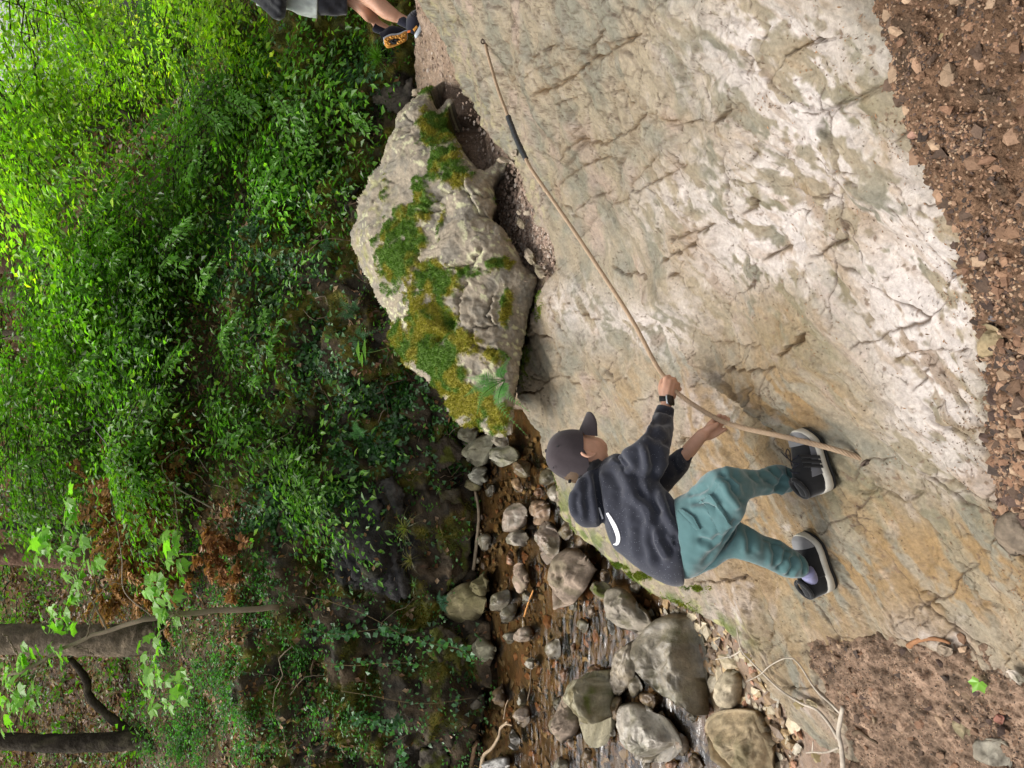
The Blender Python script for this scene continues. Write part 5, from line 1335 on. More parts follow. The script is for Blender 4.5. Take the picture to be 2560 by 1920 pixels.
def cloth_mat(name, color, rough=.9, weave=900, var=.12, fleck=None, sheen=.25):
    mt = base_mat(name, color, rough, None, var, 22, [(weave, .25, .0006), (60, .25, .003)], .1)
    n, l = nodes_of(mt); p = n['Principled BSDF']; p.inputs['Sheen Weight'].default_value = sheen; p.inputs['Sheen Roughness'].default_value = .5
    if fleck:
        tc = n.new('ShaderNodeTexCoord'); nz = n.new('ShaderNodeTexVoronoi'); nz.inputs['Scale'].default_value = 230
        l.new(tc.outputs['Object'], nz.inputs['Vector'])
        lt = n.new('ShaderNodeMath'); lt.operation = 'LESS_THAN'; lt.inputs[1].default_value = .17; l.new(nz.outputs['Distance'], lt.inputs[0])
        sep = n.new('ShaderNodeSeparateColor'); l.new(nz.outputs['Color'], sep.inputs[0])
        gt = n.new('ShaderNodeMath'); gt.operation = 'GREATER_THAN'; gt.inputs[1].default_value = .80; l.new(sep.outputs[0], gt.inputs[0])
        mu = n.new('ShaderNodeMath'); mu.operation = 'MULTIPLY'; l.new(lt.outputs[0], mu.inputs[0]); l.new(gt.outputs[0], mu.inputs[1])
        mx = n.new('ShaderNodeMix'); mx.data_type = 'RGBA'; src = p.inputs['Base Color'].links[0].from_socket
        l.new(mu.outputs[0], mx.inputs[0]); l.new(src, mx.inputs[6]); mx.inputs[7].default_value = (*fleck, 1); l.new(mx.outputs[2], p.inputs['Base Color'])
    return mt
MAT['hoodie'] = cloth_mat('hoodie_fleece', (.032, .034, .046), fleck=(.30, .31, .35))
MAT['trousers'] = cloth_mat('teal_jersey', (.070, .142, .146), sheen=.35)
MAT['cap'] = cloth_mat('cap_cloth', (.050, .040, .043), sheen=.15, weave=1400)
MAT['black_cloth'] = cloth_mat('black_cloth', (.012, .012, .014))
MAT['white_print'] = base_mat('white_print', (.80, .80, .82), .6, None, .03, 60)
MAT['skin'] = base_mat('skin', (.56, .315, .215), .5, None, .10, 45, [(220, .15, .0008)], .35)
n_, l_ = nodes_of(MAT['skin']); n_['Principled BSDF'].inputs['Subsurface Weight'].default_value = .12; n_['Principled BSDF'].inputs['Subsurface Radius'].default_value = (.012, .004, .002)
MAT['hair'] = base_mat('hair', (.09, .055, .03), .6, None, .3, 300)
MAT['shoe_black'] = cloth_mat('shoe_black', (.014, .014, .015), rough=.7)
MAT['shoe_grey'] = cloth_mat('shoe_grey', (.20, .20, .205), rough=.75)
MAT['shoe_mid'] = cloth_mat('shoe_mid_grey', (.12, .12, .13), rough=.7)
MAT['shoe_sole'] = base_mat('shoe_sole', (.50, .475, .41), .65, None, .1, 60, [(160, .2, .001)])
MAT['rubber'] = base_mat('rubber', (.016, .016, .016), .7, None, .2, 80)
MAT['lace'] = base_mat('lace', (.018, .018, .026), .8, None, .2, 80)
MAT['sock_lilac'] = cloth_mat('sock_lilac', (.22, .22, .36))
MAT['sock_white'] = cloth_mat('sock_white', (.62, .62, .68))
MAT['sock_grey'] = cloth_mat('sock_grey', (.075, .07, .09))
MAT['steel'] = base_mat('steel', (.62, .62, .64), .25, None, .05, 60); nodes_of(MAT['steel'])[0]['Principled BSDF'].inputs['Metallic'].default_value = 1
MAT['glass_black'] = base_mat('glass_black', (.008, .008, .010), .12, None, 0, 1, (), .6)

z1 = zm(1300, 880, 0.37975); zh = zm(1600, 900, 0.15672); zp = zm(1440, 1220, 0.29412); zk = zm(1340, 1000, 0.15672)
def Z(*q): return z1(*q)
def st(ax, ay, bx, by, t, r): (a, b) = z1((ax, ay), (bx, by)); return (a, b, t, r)
def pz(zmf, x, y, t): (q,) = zmf((x, y)); return at(q[0], q[1], t)

def build_boy():
    root = thing('person', 'person in dark flecked hoodie, teal trousers and dark cap leaning back on the wire rope', 'person', at(2060, 1290, 2.2))
    org = A(*root.location)
    P_ = lambda nm, V, Fs, mt, **k: put(nm, new_mesh(nm, V - org, Fs, **k), mt, root)
    # ---- trousers
    RL = [st(1010,960,1080,1500,2.17,.70), st(1085,930,1140,1480,2.14,.68), st(1150,880,1265,1385,2.10,.62), st(1205,812,1375,1225,2.05,.68), st(1280,768,1470,1085,2.00,.80), st(1390,757,1500,985,2.00,.90),
               st(1480,768,1535,958,2.04,.92), st(1570,772,1600,945,2.08,.92), st(1650,742,1690,935,2.13,.90), st(1722,738,1745,932,2.16,.92), st(1775,765,1810,915,2.18,.9), st(1800,782,1838,902,2.185,.85)]; rl = loft(RL, 60, 32)
    LL = [st(1040,1100,1060,1500,2.28,.62), st(1180,1120,1160,1478,2.25,.64), st(1300,1115,1290,1410,2.20,.70), st(1420,1115,1400,1362,2.15,.80), st(1510,1150,1490,1378,2.13,.9), st(1600,1208,1585,1412,2.15,.92), st(1700,1236,1690,1462,2.18,.9), st(1790,1290,1770,1492,2.20,.9), st(1862,1348,1840,1492,2.21,.88), st(1908,1415,1882,1484,2.215,.9)]; ll = loft(LL, 56, 32)
    V, Fq = fuse([rl, ll], .0050, 5)
    fl = [(9, .010, Z((1395,880),(1440,940),(1490,1010))), (7, .008, Z((1380,772),(1450,860),(1505,965))), (6, .007, Z((1640,760),(1690,820),(1700,880))), (6, .008, Z((1560,800),(1640,850),(1690,890))), (6, .012, Z((1735,800),(1722,870),(1670,920))),
          (4, .006, Z((1752,745),(1775,830),(1800,905))), (7, .008, Z((1650,1240),(1690,1330),(1672,1425))), (6, .009, Z((1745,1290),(1735,1380),(1690,1445))), (6, .009, Z((1775,1340),(1795,1410),(1760,1475))), (4, .006, Z((1830,1330),(1862,1390),(1868,1470))),
          (8, .009, Z((1110,985),(1220,985),(1320,1030))), (7, .007, Z((1100,940),(1180,930),(1240,880))), (9, .008, Z((1300,780),(1380,840),(1420,920))), (6, .006, Z((1420,1090),(1400,1180),(1330,1300))), (9, .008, Z((1480,1130),(1520,1230),(1520,1340))),
          (7, .007, Z((1160,1230),(1260,1250),(1330,1190))), (10, .007, Z((1190,1420),(1300,1290),(1420,1150))), (3, .003, Z((1250,935),(1330,838),(1385,850),(1440,910))), (6, .006, Z((1500,800),(1560,850),(1640,870))), (2.5, .0025, Z((1560,1225),(1680,1260),(1800,1330)))]
    V, N = folds(V, Fq, [(w, d * 1.5, p) for w, d, p in fl], .0045, .10, 3)
    P_('trousers', V, Fq, MAT['trousers']); tb = bvh_of(V, Fq)
    v, f = patch(tb, Z((1192,978),(1258,935),(1300,975),(1345,1040),(1388,1132),(1322,1186),(1285,1110),(1240,1035)), .013, 2.5, .010, .003); P_('pocket_flap', v, f, MAT['trousers'])
    v, f = patch(tb, Z((1045,1045),(1075,1035),(1150,1085),(1190,1165),(1165,1170),(1120,1120)), .007, 3, .004, .004); P_('pocket_welt', v, f, MAT['trousers'])
    # ---- hoodie
    to = loft([st(1045,1050,1085,1538,2.16,.62), st(1030,1000,1010,1545,2.17,.66), st(985,930,930,1518,2.19,.68), st(935,880,800,1442,2.22,.70), st(880,820,690,1350,2.25,.72), st(800,745,598,1262,2.28,.72), st(710,690,530,1040,2.31,.70), st(640,665,480,900,2.34,.66), st(580,690,450,800,2.37,.62), st(545,705,440,775,2.385,.55)], 60, 40, 2.2)
    RA = [st(640,690,840,1000,2.27,.55), st(690,640,900,880,2.24,.60), st(755,596,938,795,2.22,.70), st(822,530,980,670,2.25,.80), st(858,455,1005,560,2.31,.85), st(868,420,1012,480,2.37,.85), st(884,388,1014,430,2.42,.82), st(903,346,1020,372,2.45,.80)]; ra = loft(RA, 46, 30)
    LA = [st(820,860,900,1000,2.35,.6), st(900,760,985,920,2.365,.75), st(960,700,1035,860,2.36,.8), st(1020,655,1100,785,2.35,.85), st(1062,628,1132,712,2.335,.85), st(1075,622,1140,692,2.33,.8)]; la = loft(LA, 34, 26)
    hd = loft([st(500,735,430,790,2.33,.5), st(512,830,380,850,2.31,.62), st(522,930,328,945,2.29,.66), st(535,1035,330,1045,2.28,.66), st(542,1110,368,1120,2.285,.66), st(525,1150,425,1160,2.29,.55)], 30, 26, 2.3)
    V, Fq = fuse([to, ra, la, hd], .0050, 5)
    fh = [(9, .013, Z((640,670),(690,745),(668,765))), (10, .012, Z((765,600),(785,700),(795,810))), (11, .016, Z((830,575),(872,650),(885,740),(872,850))), (10, .010, Z((700,705),(765,835),(805,935),(855,950))), (9, .014, Z((862,885),(905,1080),(1000,1230),(1062,1335))),
          (8, .012, Z((872,1050),(905,1150),(982,1270),(1012,1350))), (9, .014, Z((872,1105),(862,1250),(900,1350),(940,1412))), (7, .010, Z((922,1215),(982,1300),(1022,1322))), (13, .009, Z((700,930),(682,1100),(702,1250))), (12, .008, Z((765,1000),(745,1180))), (12, .010, Z((802,1060),(802,1250),(832,1382))),
          (8, .020, Z((492,760),(505,860),(520,960),(540,1060),(542,1150))), (9, .010, Z((450,800),(430,950),(452,1120))), (8, .009, Z((385,900),(370,1000),(395,1100))), (8, .010, Z((872,442),(930,470),(995,450))), (7, .009, Z((858,425),(882,490),(870,540))), (9, .010, Z((900,555),(945,600),(985,600))), (8, .009, Z((845,525),(885,560),(900,620))),
          (9, .013, Z((1000,690),(1030,760),(1060,800))), (6, .010, Z((895,385),(950,395),(1015,408))), (7, .009, Z((1012,1185),(1042,1240),(1005,1275))), (10, .009, Z((590,760),(650,900),(640,1050))), (8, .012, Z((960,900),(985,1000),(1030,1100))), (6, .008, Z((1060,640),(1085,690),(1118,730))), (9, .012, Z((760,900),(860,1000),(960,1080)))]
    V, N = folds(V, Fq, [(w, d * 1.0, p) for w, d, p in fh], .0030, .085, 11)
    P_('hoodie', V, Fq, MAT['hoodie']); hb = bvh_of(V, Fq)
    def ribbon(zf, pts, hws):
        p = spline(np.array(zf(*pts)), 16); h = np.interp(np.linspace(0, 1, 16), np.linspace(0, 1, len(hws)), hws) * .29412
        t = unit(np.gradient(p, axis=0)); nn = np.stack([-t[:, 1], t[:, 0]], -1)
        return np.vstack([p + nn * h[:, None], (p - nn * h[:, None])[::-1]])
    v, f = patch(hb, ribbon(zp, [(268,212),(302,272),(333,330),(355,390),(362,438),(350,474),(322,476)], [9,15,17,17,16,12,3]), .0025, 1.6, .002); P_('chest_print', v, f, MAT['white_print'])
    v, f = patch(hb, ribbon(zp, [(194,165),(210,212),(228,262)], [4,8,7]), .0025, 1.6, .002); P_('chest_print', v, f, MAT['white_print'])
    v, f = loft([(*z1((512,700),(545,722)), 2.345, 1.4), (*z1((470,722),(505,765)), 2.325, 1.2), (*z1((420,762),(448,806)), 2.33, 1.2), (*z1((372,808),(398,842)), 2.35, 1.2)], 20, 14); P_('collar', v, f, MAT['black_cloth'])
    # ---- head and hands: one skin
    hc = pz(z1, 385, 690, 2.395)
    U = img(-.983, -.18); fi = img(.20, -.98); vd = unit(hc - CAM)
    fi = unit(fi - U * (fi @ U)); vd = unit(vd - U * (vd @ U) - fi * (vd @ fi))
    Fh = math.cos(.45) * fi + math.sin(.45) * vd; Sd = np.cross(U, Fh); Sd = Sd if Sd @ (CAM - hc) > 0 else -Sd    # Sd: towards the camera side ear
    L = lambda u, f, s: hc + U * u + Fh * f + Sd * s
    parts = [ellipsoid(L(-.012, .0, 0), (Fh * .086, Sd * .0690, U * .094), 28), ellipsoid(L(-.055, .036, 0), (Fh * .047, Sd * .048, U * .045), 22), ellipsoid(L(-.040, .030, .022), (Fh * .045, Sd * .036, U * .045), 18), ellipsoid(L(-.084, .056, 0), (Fh * .016, Sd * .018, U * .013), 14),
             ellipsoid(L(-.035, .092, 0), (Fh * .013, Sd * .010, U * .015), 14), ellipsoid(L(-.030, .074, 0), (Fh * .020, Sd * .030, U * .014), 16), ellipsoid(L(-.063, .074, 0), (Fh * .010, Sd * .020, U * .005), 12), ellipsoid(L(-.071, .072, 0), (Fh * .009, Sd * .018, U * .005), 12)]
    for s in (1, -1):
        parts.append(ellipsoid(L(-.010, .074, .032 * s), (Fh * .010, Sd * .013, U * .007), 12))
        e = [L(.004, -.006, .072 * s), L(-.002, -.018, .081 * s), L(-.020, -.024, .083 * s), L(-.038, -.016, .080 * s), L(-.048, -.004, .073 * s)]
        parts += [chain(e, [.0055, .006, .006, .0055, .006], 8, 4), ellipsoid(L(-.022, -.010, .071 * s), (Fh * .013, Sd * .005, U * .021), 12)]
    neck = [L(-.03, -.020, 0), L(-.075, -.035, 0), pz(z1, 560, 790, 2.40)]
    parts.append(chain(neck, [.052, .050, .056], 16, 6))
    parts += [loft([st(1045,1150,1085,1420,2.2,.6), st(800,850,690,1200,2.30,.6), st(620,730,500,860,2.37,.6)], 24, 20)]
    # right arm and fist on the rope
    wr = pz(z1, 966, 322, 2.475)
    parts.append(loft(inner(RA, .24), 30, 18)); parts.append(chain([pz(z1, 956, 388, 2.432), pz(z1, 962, 356, 2.455), wr, pz(z1, 968, 300, 2.48)], [.011, .019, .0235, .025], 14, 5))
    vdh = unit(wr - CAM); iR = img(1, 0); iU = img(0, -1)
    kn = [pz(zh, 415, 300, 2.480), pz(zh, 475, 335, 2.477), pz(zh, 530, 382, 2.480), pz(zh, 565, 440, 2.486)]
    base = [pz(zh, 385, 560, 2.475), pz(zh, 425, 585, 2.470), pz(zh, 470, 595, 2.475), pz(zh, 510, 590, 2.482)]
    for i in range(4):
        k_, b_ = kn[i], base[i]; rr = [.0108, .0112, .0106, .0094][i]
        parts.append(chain([b_, .5 * (b_ + k_) - vdh * .004, k_], [.014, .013, rr * 1.12], 10, 4))
        d1 = unit(iR * .62 + iU * (.45 - .25 * i)) 
        p1 = k_ + d1 * (.014 if i else .010) + vdh * .012; p2 = p1 + vdh * .022 + iR * .002; p3 = p2 - iR * .016 + vdh * .004
        parts.append(chain([k_, p1, p2, p3], [rr * 1.1, rr, rr * .95, rr * .85], 10, 4))
    parts.append(ellipsoid(pz(zh, 430, 470, 2.485), (iR * .026, iU * .032, vdh * .015), 18))
    parts.append(chain([pz(zh, 350, 530, 2.49), pz(zh, 335, 430, 2.50), pz(zh, 365, 330, 2.51), pz(zh, 425, 275, 2.515)], [.013, .012, .0105, .009], 10, 4))
    # left arm and open hand round the rope
    tl = 2.315
    parts.append(loft(inner(LA), 24, 18)); parts.append(chain([pz(z1, 1085, 680, 2.335), pz(zh, 790, 1430, 2.33), pz(zh, 960, 1230, tl), pz(zh, 1010, 1190, tl)], [.023, .026, .022, .023], 14, 6))
    parts.append(ellipsoid(pz(zh, 1110, 1150, tl + .003), (img(.82, -.57) * .034, img(.57, .82) * .027, vdh * .014), 20))
    parts.append(ellipsoid(pz(zh, 1075, 1130, tl - .006), (img(.9, -.45) * .026, img(.45, .9) * .015, vdh * .013), 16))
    parts.append(chain([pz(zh, 1050, 1120, tl - .006), pz(zh, 1110, 1085, tl - .014), pz(zh, 1180, 1062, tl - .014), pz(zh, 1240, 1022, tl - .010)], [.012, .0112, .0100, .0085], 10, 4))
    for q, rr in (([(1100,1040,0),(1150,985,.006),(1205,945,.024),(1270,880,.016)], .0090), ([(1150,1100,.002),(1225,1030,.010),(1290,965,.026),(1350,906,.015)], .0092), ([(1190,1140,.002),(1280,1045,.008),(1345,985,.024),(1412,940,.014)], .0086), ([(1200,1200,0),(1275,1150,-.002),(1330,1120,-.004),(1368,1106,-.004)], .0078)):
        parts.append(chain([pz(zh, x, y, tl + d) for x, y, d in q], [rr * 1.15, rr * 1.05, rr, rr * .85], 10, 4))
    # legs inside the trousers, down to the ankles
    parts += [loft(inner(RL), 40, 18), loft(inner(LL), 40, 18)]
    V, Fq = fuse(parts, .0030, 4)
    P_('body', V, Fq, MAT['skin'])
    # hair under the cap
    v, f = ellipsoid(L(-.004, -.008, 0), (Fh * .088, Sd * .071, U * .090), 30)
    keep = ((v - hc) @ U > -.035 - .035 * sstep(.0, -.06, (v - hc) @ Fh)) & (((v - hc) @ Fh < -.018) | ((v - hc) @ U > .005))
    f = [q[keep[q].all(1)] for q in f]; P_('hair', v, f, MAT['hair'])
    # ---- cap
    nu, nv = 64, 26; ph = np.linspace(0, 2 * math.pi, nu, endpoint=False); el = np.linspace(0, math.pi / 2, nv)
    PH, EL = np.meshgrid(ph, el)
    seam = np.abs(((PH / (math.pi / 3)) + .5) % 1 - .5)
    rad = 1 - .018 * np.exp(-(seam / .05) ** 2) * np.cos(EL) ** .5
    ce = np.cos(EL) ** .72; se = np.sin(EL) ** .92
    dents = .05 * pnoise(np.stack([np.cos(PH) * 1.7, np.sin(PH) * 1.7, EL * 1.6], -1)) * np.sin(2 * EL)
    ff = np.cos(PH) * ce * .0955 * (rad + dents); sss = np.sin(PH) * ce * .0830 * (rad + dents); uu = se * .1190 - .004 + (1 - se) * (.010 * np.cos(PH) - .036 * np.maximum(0, -np.cos(PH)) ** .7)
    V = hc + ff[..., None] * Fh + sss[..., None] * Sd + uu[..., None] * U; Vc = V.reshape(-1, 3)
    Fq = grid_faces(nv, nu, True)
    back = np.abs(PH.ravel() - math.pi); cut = (EL.ravel() <  .25 * np.sqrt(np.clip(1 - (back / .20) ** 2, 0, 1)))
    Fq = Fq[~cut[Fq].all(1)]
    P_('cap_crown', Vc, Fq, MAT['cap']); cap = root.children[-1] if len(root.children) else None
    capo = [o for o in root.children if o.name.startswith('cap_crown')][0]
    PC = lambda nm, V, Fs, mt: put(nm, new_mesh(nm, V - org, Fs), mt, capo)
    v, f = ellipsoid(hc + U * .116, (Fh * .007, Sd * .007, U * .005), 12); PC('cap_button', v, f, MAT['cap'])
    for a_ in (.52, 1.57, 2.62, 3.66, 4.71, 5.76):
        e_ = .80; c_ = math.cos(e_) ** .72
        p = hc + Fh * math.cos(a_) * c_ * .1005 + Sd * math.sin(a_) * c_ * .082 + U * (math.sin(e_) ** .92 * .119 - .004); nn = unit(p - hc)
        t1 = unit(np.cross(nn, U)); t2 = np.cross(nn, t1)
        ring = [p + nn * .0012 + (t1 * math.cos(q) + t2 * math.sin(q)) * .0032 for q in np.linspace(0, 6.283, 11)]
        v, f = tube(ring, .0011, 6); PC('eyelet', v, f, MAT['black_cloth'])
    bb = Bag(); ns, nr = 25, 9
    S_, R_ = np.meshgrid(np.linspace(-1, 1, ns), np.linspace(0, 1, nr))
    an = S_ * .86; edge = .078 * np.clip(1 - np.abs(S_) ** 4, 0, 1) ** .5; 
    bf = np.cos(an) * .0935 + R_ * edge * (1 + .0 * S_); bs_ = np.sin(an) * .083 * (1 + .12 * R_); bu = .012 - .020 * R_ - .036 * S_ ** 2 * (.45 + .55 * R_)
    top = hc + bf[..., None] * Fh + bs_[..., None] * Sd + bu[..., None] * U; top = top.reshape(-1, 3)
    g = grid_faces(nr, ns); n0 = len(top); bot = top - U * .004
    e1 = np.concatenate([np.arange(ns) + (nr - 1) * ns]); e1s = np.stack([e1[:-1], e1[1:], e1[1:] + n0, e1[:-1] + n0], 1)
    bb.add(np.vstack([top, bot]), [g, g[:, ::-1] + n0, e1s], A(1, 1, 1)); put('cap_brim', bb.mesh('cap_brim', org), MAT['cap'], root)
    sp_ = [hc + Fh * math.cos(a) * .101 + Sd * math.sin(a) * .0825 - U * .010 for a in np.linspace(math.pi - .52, math.pi + .52, 12)]
    v, f = tube(sp_, .0065, 8); P_('cap_strap', v, f, MAT['black_cloth'])
    v, f = ellipsoid(pz(zk, 570, 1205, 2.34), (U * .004, fi * .004, vd * .003), 10); P_('snap', v, f, MAT['steel'])
    v, f = loft([(*zk((515,1272),(560,1262)), 2.345, .3), (*zk((512,1300),(562,1296)), 2.345, .3), (*zk((516,1326),(560,1322)), 2.345, .3)], 6, 8); P_('strap_tab', v, f, MAT['black_cloth'])
    # ---- watch
    wt = thing('watch', '', ''); del wt['label']; del wt['category']; wt.parent = root
    wv = unit(wr - CAM); arm = unit(pz(z1, 962, 280, 2.48) - pz(z1, 972, 360, 2.46)); ac = unit(np.cross(arm, wv)); nrm = unit(-wv * .75 + iR * .55); ac = unit(np.cross(nrm, arm)); 
    c0 = pz(zh, 478, 640, 2.452)
    def rbox(c, hx, hy, hz, k=24, pw=4):
        th = np.arange(k) * 2 * math.pi / k; cx = np.sign(np.cos(th)) * np.abs(np.cos(th)) ** (2 / pw); cy = np.sign(np.sin(th)) * np.abs(np.sin(th)) ** (2 / pw)
        rows = []
        for sc, zz in ((.0, -1), (.9, -1), (1, -.6), (1, .6), (.9, 1), (0, 1)):
            rows.append(c + (cx * hx * sc)[:, None] * ac + (cy * hy * sc)[:, None] * arm + zz * hz * nrm)
        return np.vstack(rows), grid_faces(6, k, True)
    v, f = rbox(c0, .0185, .0215, .0045); put('watch_case', new_mesh('watch_case', v - org, f), MAT['steel'], wt)
    v, f = rbox(c0 + nrm * .003, .0170, .0198, .0030); put('watch_glass', new_mesh('watch_glass', v - org, f), MAT['glass_black'], wt)
    bp = [wr + arm * .004 + (math.cos(q) * nrm * .026 + math.sin(q) * ac * .028) for q in np.linspace(.55, 6.283 - .55, 22)]
    q = spline(bp, 40); tt = unit(np.gradient(q, axis=0)); 
    vv = np.concatenate([q + arm * .010, q - arm * .010, q - arm * .010 - unit(q - wr) * .003, q + arm * .010 - unit(q - wr) * .003]).reshape(4, 40, 3).transpose(1, 0, 2).reshape(-1, 3)
    put('watch_strap', new_mesh('watch_strap', vv - org, grid_faces(40, 4, True)), MAT['rubber'], wt)
    # ---- shoes
    def shoe(heel, toe, t_h, t_t, upimg, lean, side_sign, sock, big, lace_loop):
        H_, T_ = pz(z1, *heel, t_h), pz(z1, *toe, t_t); ax = T_ - H_; Ln = np.linalg.norm(ax); ax = ax / Ln
        v_ = unit(H_ - CAM); up = img(*upimg) - lean * v_; up = unit(up - ax * (up @ ax)); sd = unit(np.cross(up, ax)); sd = sd if sd @ (CAM - H_) > 0 else -sd
        sh = thing('shoe', '', ''); del sh['label']; del sh['category']; sh.parent = root
        def P(x, y, z): return H_ + ax * (np.asarray(x) * Ln)[..., None] + up * np.asarray(y)[..., None] + sd * np.asarray(z)[..., None]
        xs = np.linspace(0, 1, 40); xw = A(0, .02, .08, .2, .35, .5, .65, .78, .88, .95, .985, 1)
        hw = np.interp(xs, xw, A(.006, .020, .031, .036, .036, .040, .045, .044, .037, .025, .013, .004)) * big
        toe_sp = .012 * sstep(.75, 1, xs)
        def add(nm, rows, mt, closed=True): put(nm, new_mesh(nm, np.concatenate(rows) - org, [grid_faces(len(rows), len(rows[0]), closed), np.arange(len(rows[0]))[None, ::-1], (np.arange(len(rows[0])) + (len(rows) - 1) * len(rows[0]))[None]]), mt, sh)
        k = 20; th = np.arange(k) * 2 * math.pi / k
        def slab_rows(y0, y1, grow, wav=0):
            rows = []
            for i, x in enumerate(xs):
                w = hw[i] + grow; a = y0 + toe_sp[i]; b = y1 + toe_sp[i] + .006 * sstep(.25, 0, x) * big; m_ = (a + b) / 2; h = (b - a) / 2
                c = np.sign(np.cos(th)) * np.abs(np.cos(th)) ** .45 * w; s = np.sign(np.sin(th)) * np.abs(np.sin(th)) ** .6 * h + m_
                rows.append(P(np.full(k, x), s, c))
            return rows
        add('outsole', slab_rows(-.002, .010, .0012), MAT['rubber'])
        add('midsole', slab_rows(.008,   .036 * big, .0042), MAT['shoe_sole'])
        topy = np.interp(xs, A(0, .06, .16, .30, .42, .55, .70, .82, .92, 1), A(.078, .092, .094, .098, .094, .078, .064, .055, .046, .030)) * big
        def upper_rows(x0, x1, grow, lo=.024, hi=1.0):
            rows = []
            for x in np.linspace(x0, x1, 30):
                w = np.interp(x, xs, hw) * .96 + grow; tp = np.interp(x, xs, topy) * hi + np.interp(x, xs, toe_sp) + grow; b = lo * big + np.interp(x, xs, toe_sp)
                nr = np.interp(x, A(0, .1, .35, .5, .7, 1), A(.95, .86, .70, .66, .82, 1))
                c = np.cos(th); s = np.sin(th); yy = np.where(s > 0, b + (tp - b) * np.abs(s) ** .75, b + .004 * s)
                zz = np.sign(c) * np.abs(c) ** .7 * w * (1 - (1 - nr) * np.clip(np.where(s > 0, np.abs(s), 0), 0, 1))
                rows.append(P(np.full(k, x), yy, zz))
            return rows
        add('upper', upper_rows(.012, .985, 0), MAT['shoe_black'])
        add('toe_cap', upper_rows(.78, .994, .0030, hi=1.0), MAT['shoe_grey'])
        add('side_panel', upper_rows(.30, .80, .0030, hi=.86), MAT['shoe_mid'] if side_sign else MAT['shoe_black'])
        add('heel_counter', upper_rows(.006, .16, .0014, hi=.62), MAT['shoe_mid'])
        # collar ring and tongue
        cr = [P(.19 + .155 * math.cos(q), (.094 + .010 * math.cos(q)) * big, .024 * math.sin(q)) for q in np.linspace(0, 6.283, 24)]
        v, f = tube(cr, .0065, 8); put('collar_pad', new_mesh('collar_pad', v - org, f), MAT['shoe_black'], sh)
        # three slanted stripes on the side
        for s0 in ((.40, .47, .54) if side_sign else ()):
            pts = [P(s0 + .11 * u, (.030 + .052 * u) * big, (np.interp(s0 + .11 * u, xs, hw) * (1.0 - .20 * u ** 1.5) + .0055)) for u in np.linspace(0, 1, 8)]
            pts = np.array(pts); wv_ = ax * .0052
            v = np.concatenate([pts + wv_, pts - wv_, pts - wv_ - sd * .003, pts + wv_ - sd * .003]).reshape(4, 8, 3).transpose(1, 0, 2).reshape(-1, 3)
            put('stripe', new_mesh('stripe', v - org, grid_faces(8, 4, True)), MAT['shoe_black'], sh)
        # laces
        for i, x in enumerate((.44, .50, .56, .62)):
            y = np.interp(x, xs, topy)
            q = [P(x + .03 * a * (1 if i % 2 else -1), y * (1 - .06 * abs(a)) + .003, .018 * a) for a in np.linspace(-1, 1, 7)]
            v, f = tube(q, .0022, 6); put('lace', new_mesh('lace', v - org, f), MAT['lace'], sh)
        for lp in lace_loop:
            v, f = tube(spline(np.array([pz(zf_, x, y, t) for zf_, x, y, t in lp]), 26), .0016, 6); put('lace', new_mesh('lace', v - org, f), MAT['lace'], sh)
        # sock
        q0 = P(.22, .055 * big, 0.0); 
        v, f = tube(spline(np.array([q0, .45 * q0 + .55 * sock[0], sock[0]]), 10), np.full(10, .0245), 18); put('sock', new_mesh('sock', v - org, f), sock[1], sh)
        return sh
    zf = zm(1900, 1030, 0.14467)
    ts = lambda x, y: slab_t(*z1((x, y))[0])
    tA = ts(2090, 800); tB = ts(1930, 520)
    shoe((2052, 905), (1885, 488), tA + .03, tB + .02, (-1, .0), .28, 1, (pz(z1, 1815, 845, 2.185), MAT['sock_grey']), 1.13,
         [[(zf, 560, 945, 2.12), (zf, 530, 860, 2.10), (zf, 450, 740, 2.10), (zf, 470, 640, 2.10), (zf, 515, 700, 2.10), (zf, 525, 820, 2.10), (zf, 550, 930, 2.12)], [(zf, 560, 950, 2.12), (zf, 700, 880, 2.12), (zf, 860, 850, 2.12), (zf, 900, 880, 2.12), (zf, 830, 940, 2.12), (zf, 600, 960, 2.12)], [(zf, 620, 960, 2.12), (zf, 800, 980, 2.12), (zf, 1010, 905, 2.12)], [(zf, 470, 800, 2.10), (zf, 420, 750, 2.10), (zf, 365, 690, 2.11)]])
    tA = ts(2090, 1530); tB = ts(1930, 1190)
    shoe((2058, 1560), (1895, 1168), tA + .03, tB + .02, (-1, -.06), .35, 0, (pz(z1, 1888, 1448, 2.215), MAT['sock_lilac']), 1.13, [])
    return root
BOY = build_boy()
